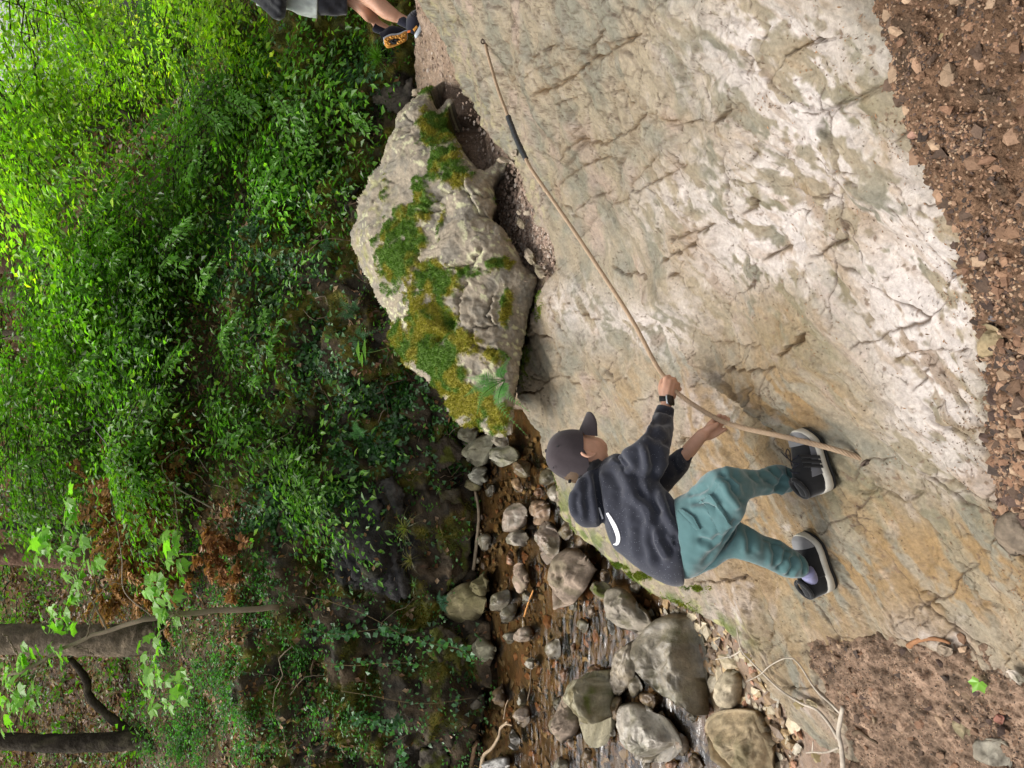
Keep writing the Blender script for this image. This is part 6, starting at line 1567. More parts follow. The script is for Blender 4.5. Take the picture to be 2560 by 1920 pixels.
# ------------------------------------------------------------------ wire rope
MAT['rope'] = base_mat('rope_strand', (.36, .255, .165), .6, None, .25, 60, [(300, .4, .001)], .4)
MAT['tape'] = base_mat('black_tape', (.018, .019, .022), .45, None, .3, 60, [(70, .5, .004)], .5)
MAT['iron'] = base_mat('rusty_iron', (.08, .055, .04), .7, None, .4, 80, [(120, .5, .002)], .4)
def build_rope():
    tb = slab_t(2172, 1152); tt = slab_t(1213, 105)
    q = [(2172, 1152, tb + .015), (2080, 1122, 2.00), (1960, 1092, 2.115), (1860, 1070, 2.225), (1790, 1046, 2.315), (1700, 988, 2.455), (1672, 955, 2.495), (1640, 912, 2.54)]
    top = [(1213, 105, tt), ]
    t0, t1 = 1 / 2.54, 1 / tt
    for x, y in ((1580, 800), (1500, 675), (1420, 555), (1340, 440), (1318, 404), (1290, 345), (1268, 285), (1248, 232), (1232, 180), (1218, 130)):
        u = math.hypot(x - 1640, y - 912) / math.hypot(1213 - 1640, 105 - 912); q.append((x, y, 1 / (t0 + (t1 - t0) * u)))
    q.append((1213, 105, tt + .03))
    p = spline(pix(*q), 1500)
    seg = np.concatenate([[0], np.cumsum(np.linalg.norm(np.diff(p, axis=0), axis=1))])
    th = thing('wire_rope', 'twisted tan wire rope strung as a handrail across the rock slab', 'rope', p[0])
    print('ROPE', tb, tt, [round(slab_t(x, y), 3) for x, y in ((2080,1122),(1960,1092),(1840,1068),(1790,1046),(2090,1184),(2060,1110),(2092,1440))])
    org = A(*th.location)
    t = unit(np.gradient(p, axis=0)); a = unit(np.cross(t, A(.2, .3, .9))); b = np.cross(t, a); R = .0054
    for k in range(6):
        ph = 2 * math.pi * (k / 6 + seg / .085)
        c = p + (np.cos(ph) * R)[:, None] * a + (np.sin(ph) * R)[:, None] * b
        v, f = tube(c, .0032, 6); put('strand', new_mesh('strand', v - org, f), MAT['rope'], th)
    v, f = tube(p, .0043, 6); put('core', new_mesh('core', v - org, f), MAT['black_cloth'], th)
    px, py, _ = project(p); ti = np.nonzero((py < 398) & (py > 292))[0]
    v, f = tube(p[ti], .0135, 12, .25); put('tape_sleeve', new_mesh('tape_sleeve', v - org, f), MAT['tape'], th)
    # anchors: a short iron eye bolt in the rock at each end
    for (x, y), lab in (((1213, 102), 'small rusty eye bolt holding the top end of the wire rope'), ((2172, 1152), 'small rusty eye bolt at the lower end of the wire rope')):
        s, n_ = cast(SLAB_BVH, x, y)
        if s is None: s, n_ = hit1(x, y), A(0, 0, 1)
        n_ = n_ if n_ @ (CAM - s) > 0 else -n_
        e = thing('eye_bolt', lab, 'bolt', s, 'bolts holding the rope')
        v, f = tube(np.array([s - n_ * .05, s + n_ * .012]), .008, 8); put('shank', new_mesh('shank', v - A(*s), f), MAT['iron'], e)
        u1 = unit(np.cross(n_, A(.3, .5, .2))); 
        ring = [s + n_ * (.012 + .012 * math.cos(w)) + u1 * .012 * math.sin(w) for w in np.linspace(0, 6.283, 16)]
        v, f = tube(ring, .004, 6); put('eye', new_mesh('eye', v - A(*s), f), MAT['iron'], e)
    # crumbled bark and needles heaped where the rope enters the rock
    return p
ROPE = build_rope()

# ------------------------------------------------------------------ second hiker, cut by the top edge of the photo
def build_hiker():
    base = at(1045, 55, 5.36)
    root = thing('person', 'hiker in black shorts, grey shirt and black backpack, cropped at the top edge', 'person', base)
    org = A(*root.location)
    P_ = lambda nm, V, Fs, mt, par=root: put(nm, new_mesh(nm, V - org, Fs), mt, par)
    zb = zm(840, 0, .25197); zc = zm(600, 0, .39370); T = 5.36
    def s(zf, ax, ay, bx, by, t, r): a, b = zf((ax, ay), (bx, by)); return (a, b, t, r)
    l1 = loft([s(zb,-120,-300,-120,-60,T+.02,.9), s(zb,100,-150,120,60,T+.04,.9), s(zb,215,-90,235,150,T+.06,.95), s(zb,330,-20,300,215,T+.10,.95), s(zb,400,90,352,235,T+.16,.95), s(zb,430,190,372,268,T+.2,.95), s(zb,560,270,500,330,T+.26,.9)], 40, 20)
    l2 = loft([s(zb,-120,-520,-120,-220,T,.9), s(zb,150,-300,150,-30,T-.02,.9), s(zb,330,-190,340,90,T-.02,.95), s(zb,480,-20,455,180,T-.02,.95), s(zb,600,90,560,220,T-.01,.95), s(zb,650,130,615,232,T,.95), s(zb,800,210,760,300,T+.01,.9)], 40, 20)
    # unseen upper body above the frame: torso, neck, head, arms
    hp = at(860, -80, T); up = A(0, 0, 1.); rg = A(.75, -.66, 0); fw = A(.66, .75, 0)
    tors = chain([hp, hp + up * .28, hp + up * .50 + fw * .03], [.155, .15, .16], 20, 8)
    head = [ellipsoid(hp + up * .78 + fw * .06, (fw * .10, rg * .078, up * .12), 22), ellipsoid(hp + up * .72 + fw * .10, (fw * .05, rg * .05, up * .06), 16), ellipsoid(hp + up * .775 + fw * .165, (fw * .016, rg * .012, up * .02), 10), chain([hp + up * .52 + fw * .03, hp + up * .68 + fw * .05], [.058, .054], 12, 4)]
    arms = []
    for sg in (1, -1):
        sh = hp + up * .47 + rg * .18 * sg; el = sh - up * .27 + rg * .07 * sg - fw * .03; ha = el - up * .14 + fw * .20
        arms.append(chain([sh, el, ha], [.052, .042, .030], 12, 6))
        for i in range(4): arms.append(chain([ha, ha + fw * .06 + up * (.015 - .012 * i), ha + fw * .10 - up * (.01 + .012 * i)], [.016, .010, .008], 8, 3))
        arms.append(chain([ha, ha + fw * .03 + up * .03, ha + fw * .06 + up * .035], [.014, .011, .008], 8, 3))
    V, Fq = fuse([l1, l2, tors, *head, *arms], .0065, 4); P_('body', V, Fq, MAT['skin'])
    v, f = ellipsoid(hp + up * .80 + fw * .045, (fw * .105, rg * .085, up * .115), 22); kp = ((v - hp) @ up > .76) | ((v - hp) @ fw < .03); f = [q[kp[q].all(1)] for q in f]; P_('hair', v, f, MAT['hair'])
    # shorts, shirt, backpack
    sh = loft([s(zc,500,-460,497,97,T,.62), s(zc,560,-430,560,98,T,.62), s(zc,630,-400,625,97,T+.01,.6), s(zc,682,-360,681,96,T+.02,.6)], 20, 30, 2.6); V, Fq = fuse([sh], .008, 3); V, N = folds(V, Fq, [(8, .012, zc((520,0),(600,40),(670,20))), (6, .010, zc((560,60),(640,70)))], .006, .12, 5)
    MAT['shorts'] = cloth_mat('black_shorts', (.020, .020, .024)); P_('shorts', V, Fq, MAT['shorts'])
    MAT['shirt'] = cloth_mat('grey_shirt', (.40, .43, .40))
    ts = loft([s(zc,100,-520,100,40,T,.5), s(zc,300,-500,300,62,T,.55), s(zc,380,-480,372,92,T,.58), s(zc,440,-470,430,108,T,.6), s(zc,493,-460,492,119,T,.62)], 24, 30, 2.3)
    sl = [chain([hp + up * .46 + rg * .15 * q, hp + up * .34 + rg * .22 * q], [.085, .08], 14, 5) for q in (1, -1)]
    V, Fq = fuse([ts, *sl], .008, 3); V, N = folds(V, Fq, [(6, .012, zc((350,20),(420,60),(480,70))), (6, .010, zc((400,10),(470,30)))], .007, .14, 8); P_('shirt', V, Fq, MAT['shirt'])
    MAT['pack'] = cloth_mat('black_pack', (.013, .014, .017), rough=.6)
    bk = loft([s(zc,-80,-330,-120,-40,T-.15,.5), s(zc,60,-360,60,0,T-.16,.6), s(zc,160,-360,155,62,T-.17,.62), s(zc,240,-370,215,118,T-.17,.62), s(zc,300,-360,250,130,T-.17,.6), s(zc,340,-350,285,112,T-.15,.5)], 26, 26, 3.0)
    V, Fq = fuse([bk], .008, 3); V, N = folds(V, Fq, [(7, .02, zc((150,10),(230,70),(260,120))), (6, .014, zc((200,0),(280,60)))], .006, .1, 2); P_('backpack', V, Fq, MAT['pack'])
    # socks
    MAT['sock_dark'] = cloth_mat('dark_sock', (.016, .017, .028))
    P_('sock', *loft([s(zb,402,210,358,288,T+.19,.95), s(zb,440,222,375,318,T+.22,.95), s(zb,520,270,450,345,T+.25,.9)], 12, 18), MAT['sock_dark'])
    P_('sock', *loft([s(zb,640,140,604,240,T,.98), s(zb,690,160,650,262,T,.95), s(zb,770,215,720,300,T+.01,.9)], 12, 18), MAT['sock_dark'])
    MAT['orange'] = base_mat('orange_rubber', (.55, .26, .05), .6, None, .15, 60, [(90, .4, .004)])
    MAT['orange_patch'] = base_mat('orange_patch', (.75, .18, .04), .5, None, .05, 60)
    MAT['pale_foam'] = base_mat('pale_foam', (.45, .50, .55), .6, None, .08, 60)
    # standing shoe (side view)
    P_('shoe_upper', *loft([s(zb,885,110,870,70,T-.02,.5), s(zb,850,75,760,110,T-.02,.9), s(zb,848,140,700,180,T-.02,1.0), s(zb,838,220,695,255,T-.02,1.0), s(zb,800,300,708,305,T-.02,.95), s(zb,770,345,735,320,T-.02,.8)], 26, 20), MAT['sock_dark'])
    P_('midsole', *loft([s(zb,890,100,862,80,T-.02,1.5), s(zb,886,150,850,140,T-.02,2.2), s(zb,876,230,836,220,T-.02,2.2), s(zb,850,310,806,290,T-.02,2.0), s(zb,815,365,780,340,T-.02,1.8), s(zb,790,383,778,360,T-.02,1.3)], 26, 16, 3), MAT['pale_foam'])
    P_('heel_tab', *loft([s(zb,712,302,704,326,T-.07,.5), s(zb,742,298,738,322,T-.07,.5)], 6, 10), MAT['orange_patch'])
    P_('side_patch', *loft([s(zb,800,250,812,272,T-.085,.5), s(zb,762,290,778,316,T-.085,.5)], 6, 10), MAT['orange'])
    for i in range(4): P_('lace', *tube(pix(*[(*zb((x, y))[0], T - .08) for x, y in ((735 + 22 * i, 130 - 12 * i), (760 + 22 * i, 165 - 15 * i))]), .004, 6), MAT['black_cloth'])
    # lifted shoe showing its tread
    P_('shoe_upper', *loft([s(zb,425,320,460,400,T+.22,.7), s(zb,520,262,480,390,T+.24,.8), s(zb,600,260,560,370,T+.26,.8), s(zb,690,290,640,350,T+.28,.7)], 22, 18), MAT['sock_dark'])
    P_('midsole', *loft([s(zb,468,372,475,440,T+.19,.8), s(zb,540,336,520,460,T+.20,.45), s(zb,620,328,610,440,T+.21,.42), s(zb,698,296,700,400,T+.22,.5), s(zb,712,310,712,360,T+.22,.5)], 24, 18), MAT['pale_foam'])
    V, Fs = loft([s(zb,474,395,482,450,T+.165,.3), s(zb,500,368,510,478,T+.165,.22), s(zb,560,352,560,470,T+.17,.2), s(zb,620,345,635,440,T+.175,.2), s(zb,680,310,695,405,T+.18,.22), s(zb,705,312,706,370,T+.185,.25)], 30, 22); P_('outsole', V, Fs, MAT['orange'])
    for i, (x, y) in enumerate(((500,400),(520,440),(555,370),(600,365),(640,370),(670,350),(660,400),(620,420))):
        P_('tread_lug', *ellipsoid(pz(zb, x, y, T + .150), (img(1, 0) * .022, img(0, 1) * .016, A(0, .012, 0)), 10), MAT['orange'])
    P_('tread_pad', *ellipsoid(pz(zb, 580, 412, T + .150), (img(1, -.2) * .045, img(.2, 1) * .024, A(0, .010, 0)), 12), MAT['bank'] if False else MAT['rubber'])
    return root
HIKER = build_hiker()
# ------------------------------------------------------------------ ferns
def fern(label, root, tips, n_pin, pin, col, seed, droop=.10):
    """root (px,py,t); tips [(px,py,t)]: one frond object each, pinnae tapering to the tip"""
    r = np.random.default_rng(seed); R = at(*root)
    th = thing('fern', label, 'fern', R)
    for tip in tips:
        Tp = at(*tip); L_ = np.linalg.norm(Tp - R); mid = (R + Tp) / 2 + A(0, 0, .22 * L_) - unit(R - CAM) * .06 * L_
        p = spline([R, mid * .5 + R * .5 + A(0, 0, .02), mid, Tp], n_pin + 6); t = unit(np.gradient(p, axis=0))
        nrm = unit(unit(CAM - p) * .75 + A(0, 0, .55)); sd = unit(np.cross(t, nrm)); b = Bag()
        v, f = tube(p, np.linspace(.0028, .0008, len(p)) * max(1, L_ * 2), 4); b.add(v, f, A(*col) * .8)
        i = np.arange(4, len(p) - 1); s = (i - 4) / (len(p) - 6)
        ln = pin * np.clip(np.minimum(.45 + s * 3.0, 1.12 - s * 1.02), .06, 1)
        for sg in (1, -1):
            D = unit(sd[i] * sg + t[i] * .38 + r.normal(size=(len(i), 3)) * .06 - A(0, 0, .12)); N = unit(nrm[i] + r.normal(size=(len(i), 3)) * .12)
            # each pinna: a comb of small lobes
            for q in range(5):
                u = (q + .5) / 5; P0 = p[i] + D * (ln * u)[:, None]; w = ln * .15 * (1 - u * .8) + .0008
                for s2 in (1, -1):
                    D2 = unit(np.cross(N, D) * s2 + D * .75); v, f, c = leaf_quads(P0, D2, N, w * 1.15, w * .36, np.tile(A(*col), (len(i), 1)) * (.8 + .4 * r.random((len(i), 1)))); b.add(v, f, c)
            v, f, c = leaf_quads(p[i], D, N, ln, ln * .05 + .0006, np.tile(A(*col), (len(i), 1))); b.add(v, f, c)
        put('frond', b.mesh('frond', R, smooth=False), MAT['leaf'], th)
    return th
FG = (.085, .225, .055)
fern('big bright fern growing from the mossy end of the boulder', (1262, 950, 3.66), [(1316,1088,3.40), (1166,944,3.66), (1192,1038,3.55), (1275,892,3.68), (1160,992,3.62), (1325,1030,3.52)], 22, .050, (.15, .36, .10), 1)
fern('fern with long fronds in the dark below the boulder top', (900, 782, 5.75), [(850,730,5.5), (836,794,5.6), (862,800,5.6), (905,735,5.6)], 20, .055, (.055, .15, .05), 2)
fern('fern half hidden behind the boulder edge', (912, 850, 5.7), [(868,858,5.5), (915,797,5.5), (940,830,5.5), (965,820,5.45), (900,890,5.5)], 18, .05, (.055, .15, .05), 3)
fern('dull fern on the dark bank above the boulder', (836, 618, 5.85), [(795,613,5.7), (820,585,5.7), (815,640,5.7), (860,600,5.7)], 18, .042, (.05, .13, .045), 4)
fern('pale fern hanging from the ivy higher on the bank', (676, 657, 6.3), [(636,668,6.1), (655,637,6.1), (690,630,6.2), (650,690,6.2)], 18, .042, (.07, .17, .06), 5)
fern('small upright bright fern in front of the ivy curtain', (912, 1088, 5.6), [(897,1034,5.45), (874,1081,5.5), (893,1060,5.5), (920,1075,5.45)], 20, .055, (.10, .27, .07), 6)
fern('small blue green fern at the foot of the far bank', (1122, 1505, 5.35), [(1100,1475,5.2), (1098,1510,5.2), (1120,1535,5.2), (1130,1480,5.2)], 16, .045, (.03, .12, .055), 7)
# bright seedling behind the boulder
sb = at(975, 868, 5.0); sd_ = thing('seedling', 'slender seedling with three drooping bright leaves behind the boulder', 'seedling', sb)
b = Bag(); v, f = tube(spline(pix((975,868,5.0),(940,878,5.0),(915,882,5.0),(892,880,5.0)), 14), .003, 5); b.add(v, f, A(.10, .16, .04)); put('stem', b.mesh('stem', sb), MAT['twig'], sd_)
for x, y, x2, y2 in ((896,850,894,905), (912,845,910,905), (905,880,903,918)):
    p0 = at(x, y, 5.0); p1 = at(x2, y2, 4.95); v, f, c = leaf_quads(p0[None], (p1 - p0)[None], unit(A(.0, -.4, .9))[None], A(np.linalg.norm(p1 - p0)), A(.02), A(.20, .42, .05)[None]); put('leaf', new_mesh('leaf', v - sb, f, smooth=False, col=c), MAT['leaf'], sd_)

# ------------------------------------------------------------------ grass tufts
def tuft(label, root, n, ln, col, seed):
    r = np.random.default_rng(seed); R = at(*root); th = thing('grass_tuft', label, 'grass tuft', R); b = Bag()
    for i in range(n):
        d = unit(A(r.normal() * .9, -.5 + r.normal() * .5, .75 + r.normal() * .5)); l = ln * (.5 + .8 * r.random())
        p = np.stack([R, R + d * l * .5, R + d * l * .9 - A(0, 0, .25 * l)]); sdv = unit(np.cross(d, r.normal(size=3))) * .0022
        q = spline(p, 6); w = np.linspace(1, .1, 6)[:, None]; v = np.stack([q + sdv * w, q - sdv * w], 1).reshape(-1, 3); b.add(v, grid_faces(6, 2), A(*col) * r.uniform(.6, 1.4))
    put('blade', b.mesh('blade', R, smooth=False), MAT['leaf'], th)
tuft('yellowish grass tuft beside the dark slate face', (1015, 1320, 5.35), 70, .17, (.17, .17, .05), 1)
tuft('dry grass tuft lower on the bank under the yellowish one', (1028, 1400, 5.35), 60, .15, (.15, .13, .05), 2)
tuft('green grass clump on the mossy ledge below the lifted shoe', (950, 145, 5.9), 160, .22, (.14, .30, .03), 3)
tuft('small green tuft on a moss ball of the bank', (1038, 1462, 5.3), 26, .09, (.10, .17, .07), 4)
tuft('tiny green herb above the stream rocks', (1100, 1222, 5.4), 24, .07, (.09, .20, .05), 5)

# ------------------------------------------------------------------ maple sapling with big leaves, near the left edge
zA = zm(0, 1395, .31646); zB = zm(0, 960, .31646)
def maple_leaf_mesh(name, seed):
    r = np.random.default_rng(seed)
    ang = A(-150, -105, -80, -52, -26, -12, 0, 12, 26, 52, 80, 105, 150); rad = A(.30, .62, .58, .92, .66, .74, 1.05, .74, .66, .92, .58, .62, .30) * (1 + .06 * r.normal(size=13))
    a = np.radians(ang); v = np.stack([np.sin(a) * rad, np.cos(a) * rad, -.22 * rad ** 2 + .05 * r.normal(size=13)], -1); v = np.vstack([[0, 0, 0.02], v]); v[:, 1] += .12
    f = np.array([[0, i, i + 1] for i in range(1, 13)])
    c = np.tile(A(.19, .40, .045) * r.uniform(.8, 1.2), (14, 1)) * (.85 + .3 * r.random((14, 1)))
    me = new_mesh(name, v, f, smooth=False, col=c); me.materials.append(MAT['leaf']); return me
MAPLE = [maple_leaf_mesh('maple_leaf', i) for i in range(5)]
def maple(label, base, stems, clusters, size, seed, t_leaf):
    r = np.random.default_rng(seed); th = thing('maple_sapling', label, 'sapling', base); org = A(*base)
    for pts, r0, r1 in stems:
        p = spline(pix(*pts), 30); v, f = tube(p + .006 * r.normal(size=p.shape), np.linspace(r0, r1, 30), 7, .25)
        C = np.tile(A(.22, .175, .12), (len(v), 1)) * (1 + .5 * fbm(v, .05, 3))[:, None]
        put('branch', new_mesh('branch', v - org, f, col=np.clip(C, .02, .6)), MAT['twig'], th)
    for zf, x, y, k, spx, spy in clusters:
        for i in range(k):
            (q,) = zf((x + r.normal() * spx, y + r.normal() * spy)); P = at(q[0], q[1], t_leaf + r.normal() * .15)
            o = bpy.data.objects.new('leaf', MAPLE[r.integers(0, 5)]); COL.objects.link(o); o.parent = th
            nz = unit(A(0, -.25, 1) + r.normal(size=3) * .32); dx = unit(np.cross(unit(A(-.6, -.6, -.45) + r.normal(size=3) * .5), nz)); dy = np.cross(nz, dx)
            M = Matrix(((dx[0], dy[0], nz[0], P[0] - org[0]), (dx[1], dy[1], nz[1], P[1] - org[1]), (dx[2], dy[2], nz[2], P[2] - org[2]), (0, 0, 0, 1)))
            o.matrix_local = M @ Matrix.Scale(size * r.uniform(.6, 1.2), 4)
    return th
def zp3(zf, *q): return [(*zf((x, y))[0], t) for x, y, t in q]
tm = 5.5
mb = at(705, 1515, tm + .35)
maple('maple sapling with big fresh leaves on a pale bare stem near the lower left', mb,
  [(zp3(zA, (2212,382,tm+.35),(1900,412,tm+.2),(1400,440,tm+.1),(1150,490,tm),(850,570,tm),(560,690,tm),(380,780,tm),(200,880,tm),(0,950,tm)), .026, .010),
   (zp3(zA, (850,570,tm),(760,400,tm),(650,240,tm),(590,150,tm),(520,20,tm)), .009, .004), (zp3(zA, (690,640,tm),(740,380,tm),(880,200,tm),(1050,260,tm)), .006, .003), (zp3(zA, (380,780,tm),(290,920,tm),(200,1130,tm),(140,1330,tm)), .008, .003),
   (zp3(zA, (130,760,tm),(90,680,tm),(10,590,tm)), .007, .004), (zp3(zA, (1340,900,tm),(1430,720,tm),(1440,520,tm)), .004, .003), (zp3(zA, (1360,480,tm),(1345,780,tm),(1330,950,tm)), .004, .002), (zp3(zA, (1400,440,tm),(1450,200,tm),(1420,0,tm)), .005, .003),
   (zp3(zA, (560,690,tm),(700,740,tm),(780,830,tm),(810,960,tm)), .006, .003), (zp3(zA, (1380,420,tm),(1300,560,tm),(1180,760,tm),(1200,1000,tm)), .006, .003), (zp3(zB, (690,1659,tm),(600,1500,tm),(500,1300,tm),(500,1100,tm),(540,930,tm)), .007, .003), (zp3(zB, (600,1500,tm),(680,1400,tm),(760,1340,tm),(840,1350,tm)), .005, .003), (zp3(zB, (500,1350,tm),(380,1330,tm),(300,1250,tm)), .004, .002)],
  [(zA, 380, 560, 9, 50, 110), (zA, 440, 720, 9, 60, 70), (zA, 530, 300, 7, 40, 90), (zA, 500, 560, 5, 60, 60), (zA, 190, 760, 8, 50, 80), (zA, 60, 950, 9, 50, 120), (zA, 40, 1200, 9, 50, 110), (zA, 240, 1130, 7, 60, 110), (zA, 120, 1080, 6, 50, 60),
   (zA, 1260, 280, 10, 60, 80), (zA, 1380, 220, 5, 40, 60), (zA, 1180, 260, 5, 40, 60), (zA, 1290, 420, 6, 60, 40), (zA, 1190, 650, 8, 50, 70), (zA, 1140, 900, 7, 40, 70), (zA, 1240, 980, 9, 70, 70), (zA, 1400, 960, 5, 50, 60), (zA, 1230, 1120, 6, 60, 50), (zA, 1380, 1120, 3, 40, 50), (zA, 640, 150, 4, 40, 50),
   (zB, 545, 960, 9, 40, 60), (zB, 510, 1120, 5, 40, 60), (zB, 270, 1260, 9, 40, 90), (zB, 340, 1340, 4, 30, 60), (zB, 610, 1250, 4, 40, 40), (zB, 480, 1420, 7, 40, 90), (zB, 640, 1420, 5, 60, 50), (zB, 740, 1360, 4, 30, 40), (zB, 1310, 1240, 6, 40, 60), (zB, 1370, 1340, 6, 30, 70), (zB, 340, 1180, 5, 30, 60)],
  .095, 4, tm)
# bare forked twigs hanging in the dark
def bare(label, nm, cat, segs, col, base, mat='twig'):
    th = thing(nm, label, cat, base); b = Bag(); r = np.random.default_rng(int(abs(segs[0][0][0][0]) * 7) % 999)
    for pts, r0, r1 in segs:
        p = spline(pix(*pts), 26); v, f = tube(p, np.linspace(r0, r1, 26), 7, .2); b.add(v, f, np.tile(A(*col), (len(v), 1)) * (1 + .4 * fbm(v, .04, 3))[:, None])
    put('stem', b.mesh('stem', base), MAT[mat], th); return th
bare('straight pale dead stem standing in front of the dry brown needles', 'dead_sapling', 'dead sapling', [([(380,1540,6.6),(312,1480,6.5),(305,1400,6.4),(293,1320,6.4)], .006, .003)], (.30, .25, .20), at(380, 1540, 6.6))
bare('curved grey vine looping down the ivy at the centre of the bank', 'vine', 'vine', [([(530,1270,6.2),(450,1225,6.2),(435,1210,6.2),(440,1260,6.2),(445,1310,6.2)], .007, .004), ([(440,1225,6.2),(405,1160,6.2),(470,1120,6.3),(520,1180,6.2)], .005, .003)], (.22, .19, .14), at(530, 1270, 6.2))

# ------------------------------------------------------------------ dry brown conifer branches
def conifer(label, base, sprs, col, seed):
    r = np.random.default_rng(seed); th = thing('dead_conifer_branch', label, 'dead branch', base)
    b = Bag(); w = Bag()
    for (x, y, t), (dx, dy), L_, n in sprs:
        O = at(x, y, t); D0 = img(dx, dy); 
        for k in range(int(n * 2.2)):
            o = O + r.normal(size=3) * A(.16, .10, .12); d = unit(D0 + r.normal(size=3) * .45); l = L_ * r.uniform(.5, 1.1)
            p = spline([o, o + d * l * .5 + A(0, 0, .01), o + d * l - A(0, 0, .10 * l)], 12); v, f = tube(p, np.linspace(.004, .0015, 12), 4); w.add(v, f, A(.12, .07, .04))
            m_ = 46; u = np.sort(r.random(m_)); P = spline(p, m_); tt = unit(np.gradient(P, axis=0)); s = unit(np.cross(tt, A(.1, .2, 1))) * np.where(np.arange(m_) % 2, 1, -1)[:, None]
            DD = unit(s + tt * .5 + r.normal(size=(m_, 3)) * .3); ln = .06 * (1 - .6 * np.linspace(0, 1, m_)) * 1.25 + .016
            v, f, c = leaf_quads(P, DD, unit(A(0, -.5, .8) + r.normal(size=(m_, 3)) * .3), ln, ln * .24, np.tile(A(*col), (m_, 1)) * (.55 + .8 * r.random((m_, 1)))); b.add(v, f, c)
    put('needles', b.mesh('needles', base, smooth=False), MAT['dead_leaf'], th, kind='stuff'); put('twigs', w.mesh('twigs', base), MAT['twig'], th, kind='stuff')
cb = at(500, 1270, 6.8)
conifer('big dry rust brown conifer branch lying across the slope', cb, [((420,1120,6.7),(-.3,-.6),.30,9), ((380,1180,6.8),(-.8,-.2),.32,12), ((330,1230,6.9),(-.9,.1),.32,13), ((290,1270,7.0),(-.9,.1),.30,11), ((350,1300,6.8),(-.6,.6),.32,13), ((400,1250,6.7),(-.5,.2),.28,12), ((340,1400,6.9),(-.4,.7),.30,12), ((420,1400,6.8),(-.2,.7),.28,9), ((450,1180,6.6),(-.1,-.3),.22,7), ((270,1200,7.1),(-.6,-.4),.25,8), ((300,1480,7.0),(-.2,.8),.28,8), ((400,1470,6.9),(.1,.7),.26,7)], (.36, .19, .07), 1)
conifer('small orange brown conifer spray on the ivy slope', at(560, 1400, 6.3), [((530,1380,6.3),(.2,.8),.16,7), ((560,1350,6.25),(.3,.5),.14,5), ((545,1440,6.3),(.2,.9),.12,4), ((620,1480,6.2),(-.1,.9),.10,3)], (.42, .19, .08), 2)

# ------------------------------------------------------------------ trailing brambles on the dark wall
def bramble(label, pts, t, nl, ll, seed, col=(.075, .19, .075)):
    r = np.random.default_rng(seed); q = [(*p, t) for p in pts]; p = spline(pix(*q), 60); base = p[0]
    th = thing('bramble', label, 'bramble', base); v, f = tube(p, np.linspace(.0035, .0015, 60), 5); put('stem', new_mesh('stem', v - base, f, col=np.tile(A(.16, .12, .06), (len(v), 1))), MAT['twig'], th)
    i = np.sort(r.choice(np.arange(2, 59), nl)); P = np.repeat(p[i], 3, 0) + r.normal(size=(nl * 3, 3)) * .025; D = A(r.normal() * 0, -.2, -.35) + r.normal(size=(nl * 3, 3)) * .7; N = unit(A(0, -.8, .6) + r.normal(size=(nl * 3, 3)) * .35)
    L = ll * (.6 + .6 * r.random(nl * 3)); v, f, c = leaf_quads(P, D, N, L, L * .42, np.tile(A(*col), (nl * 3, 1)) * (.6 + .8 * r.random((nl * 3, 1)))); put('leaves', new_mesh('leaves', v - base, f, smooth=False, col=c), MAT['leaf'], th)
z6 = zm(600, 1395, .31646)
bramble('bramble runner with paired leaves crossing the upper dark wall', z6((520,520),(660,590),(800,600),(950,580),(1130,560),(1260,590)), 5.75, 34, .055, 1)
bramble('bramble tip reaching over the moss towards the stream', z6((1290,610),(1430,660),(1600,690),(1730,720),(1830,800)), 5.4, 18, .055, 2)
bramble('thin bramble runner below the first with few leaves', z6((640,830),(900,850),(1040,835),(1200,830),(1330,830),(1470,860)), 5.65, 13, .05, 3)
bramble('leafy bramble clump hanging at the lower edge of the wall', z6((860,1290),(950,1260),(1060,1290),(1150,1330),(1270,1310)), 5.6, 30, .055, 4)
bramble('bramble shoot at the bottom edge beside the moss', z6((1200,1450),(1250,1520),(1280,1580),(1260,1659)), 5.5, 14, .05, 5)
bramble('thin bare runner hanging down the wall to the stream', z6((560,310),(730,350),(950,430),(1130,520),(1300,620)), 5.7, 5, .04, 6)
bramble('long thread of bramble hanging past the pale wall patch', z6((800,1050),(1050,1090),(1250,1130),(1500,1150),(1840,1105)), 5.6, 6, .04, 7)

# ------------------------------------------------------------------ sticks
def stick(label, pts, r0, r1, col, H=None, lift=.01, nm='stick', cat='stick', forks=()):
    H = H or (lambda x, y: x * 0 + WATER)
    f_ = lambda pp: np.array([hit1(x, y, H) + A(0, 0, lift) for x, y in pp])
    P = f_(pts); th = thing(nm, label, cat, P[0]); b = Bag()
    for pp, a, c in [(pts, r0, r1), *forks]:
        p = spline(f_(pp), 30); v, f = tube(p, np.linspace(a, c, 30), 8, .25); b.add(v, f, np.clip(np.tile(A(*col), (len(v), 1)) * (1 + .6 * fbm(v, .05, 3))[:, None], .01, .8))
    put('wood', b.mesh('wood', P[0]), MAT['twig'], th)
stick('straight pale stick lying along the foot of the far bank', zu((1880,845),(1908,1000),(1898,1200),(1868,1465)), .012, .016, (.36, .28, .19), lift=.03)
stick('stout brown stick standing out of the gravel at the bottom edge', z2((270,1670),(295,1540),(305,1480),(325,1440)), .022, .018, (.28, .17, .10), lift=.04)
stick('crooked pale driftwood branch at the bottom edge of the stream', z2((360,1670),(385,1550),(450,1490),(505,1400),(520,1330),(575,1280)), .018, .008, (.36, .27, .18), lift=.05, forks=((z2((520,1330),(560,1300),(610,1310)), .012, .006), (z2((545,1260),(560,1160),(580,1110)), .005, .003)))
stick('short orange stick floating in mid stream', z2((682,458),(715,350),(755,250)), .008, .006, (.50, .24, .08), lift=.02)
stick('dark thin stick lying along the current', z2((700,1120),(722,1000),(728,720)), .006, .004, (.12, .09, .06), lift=.01)
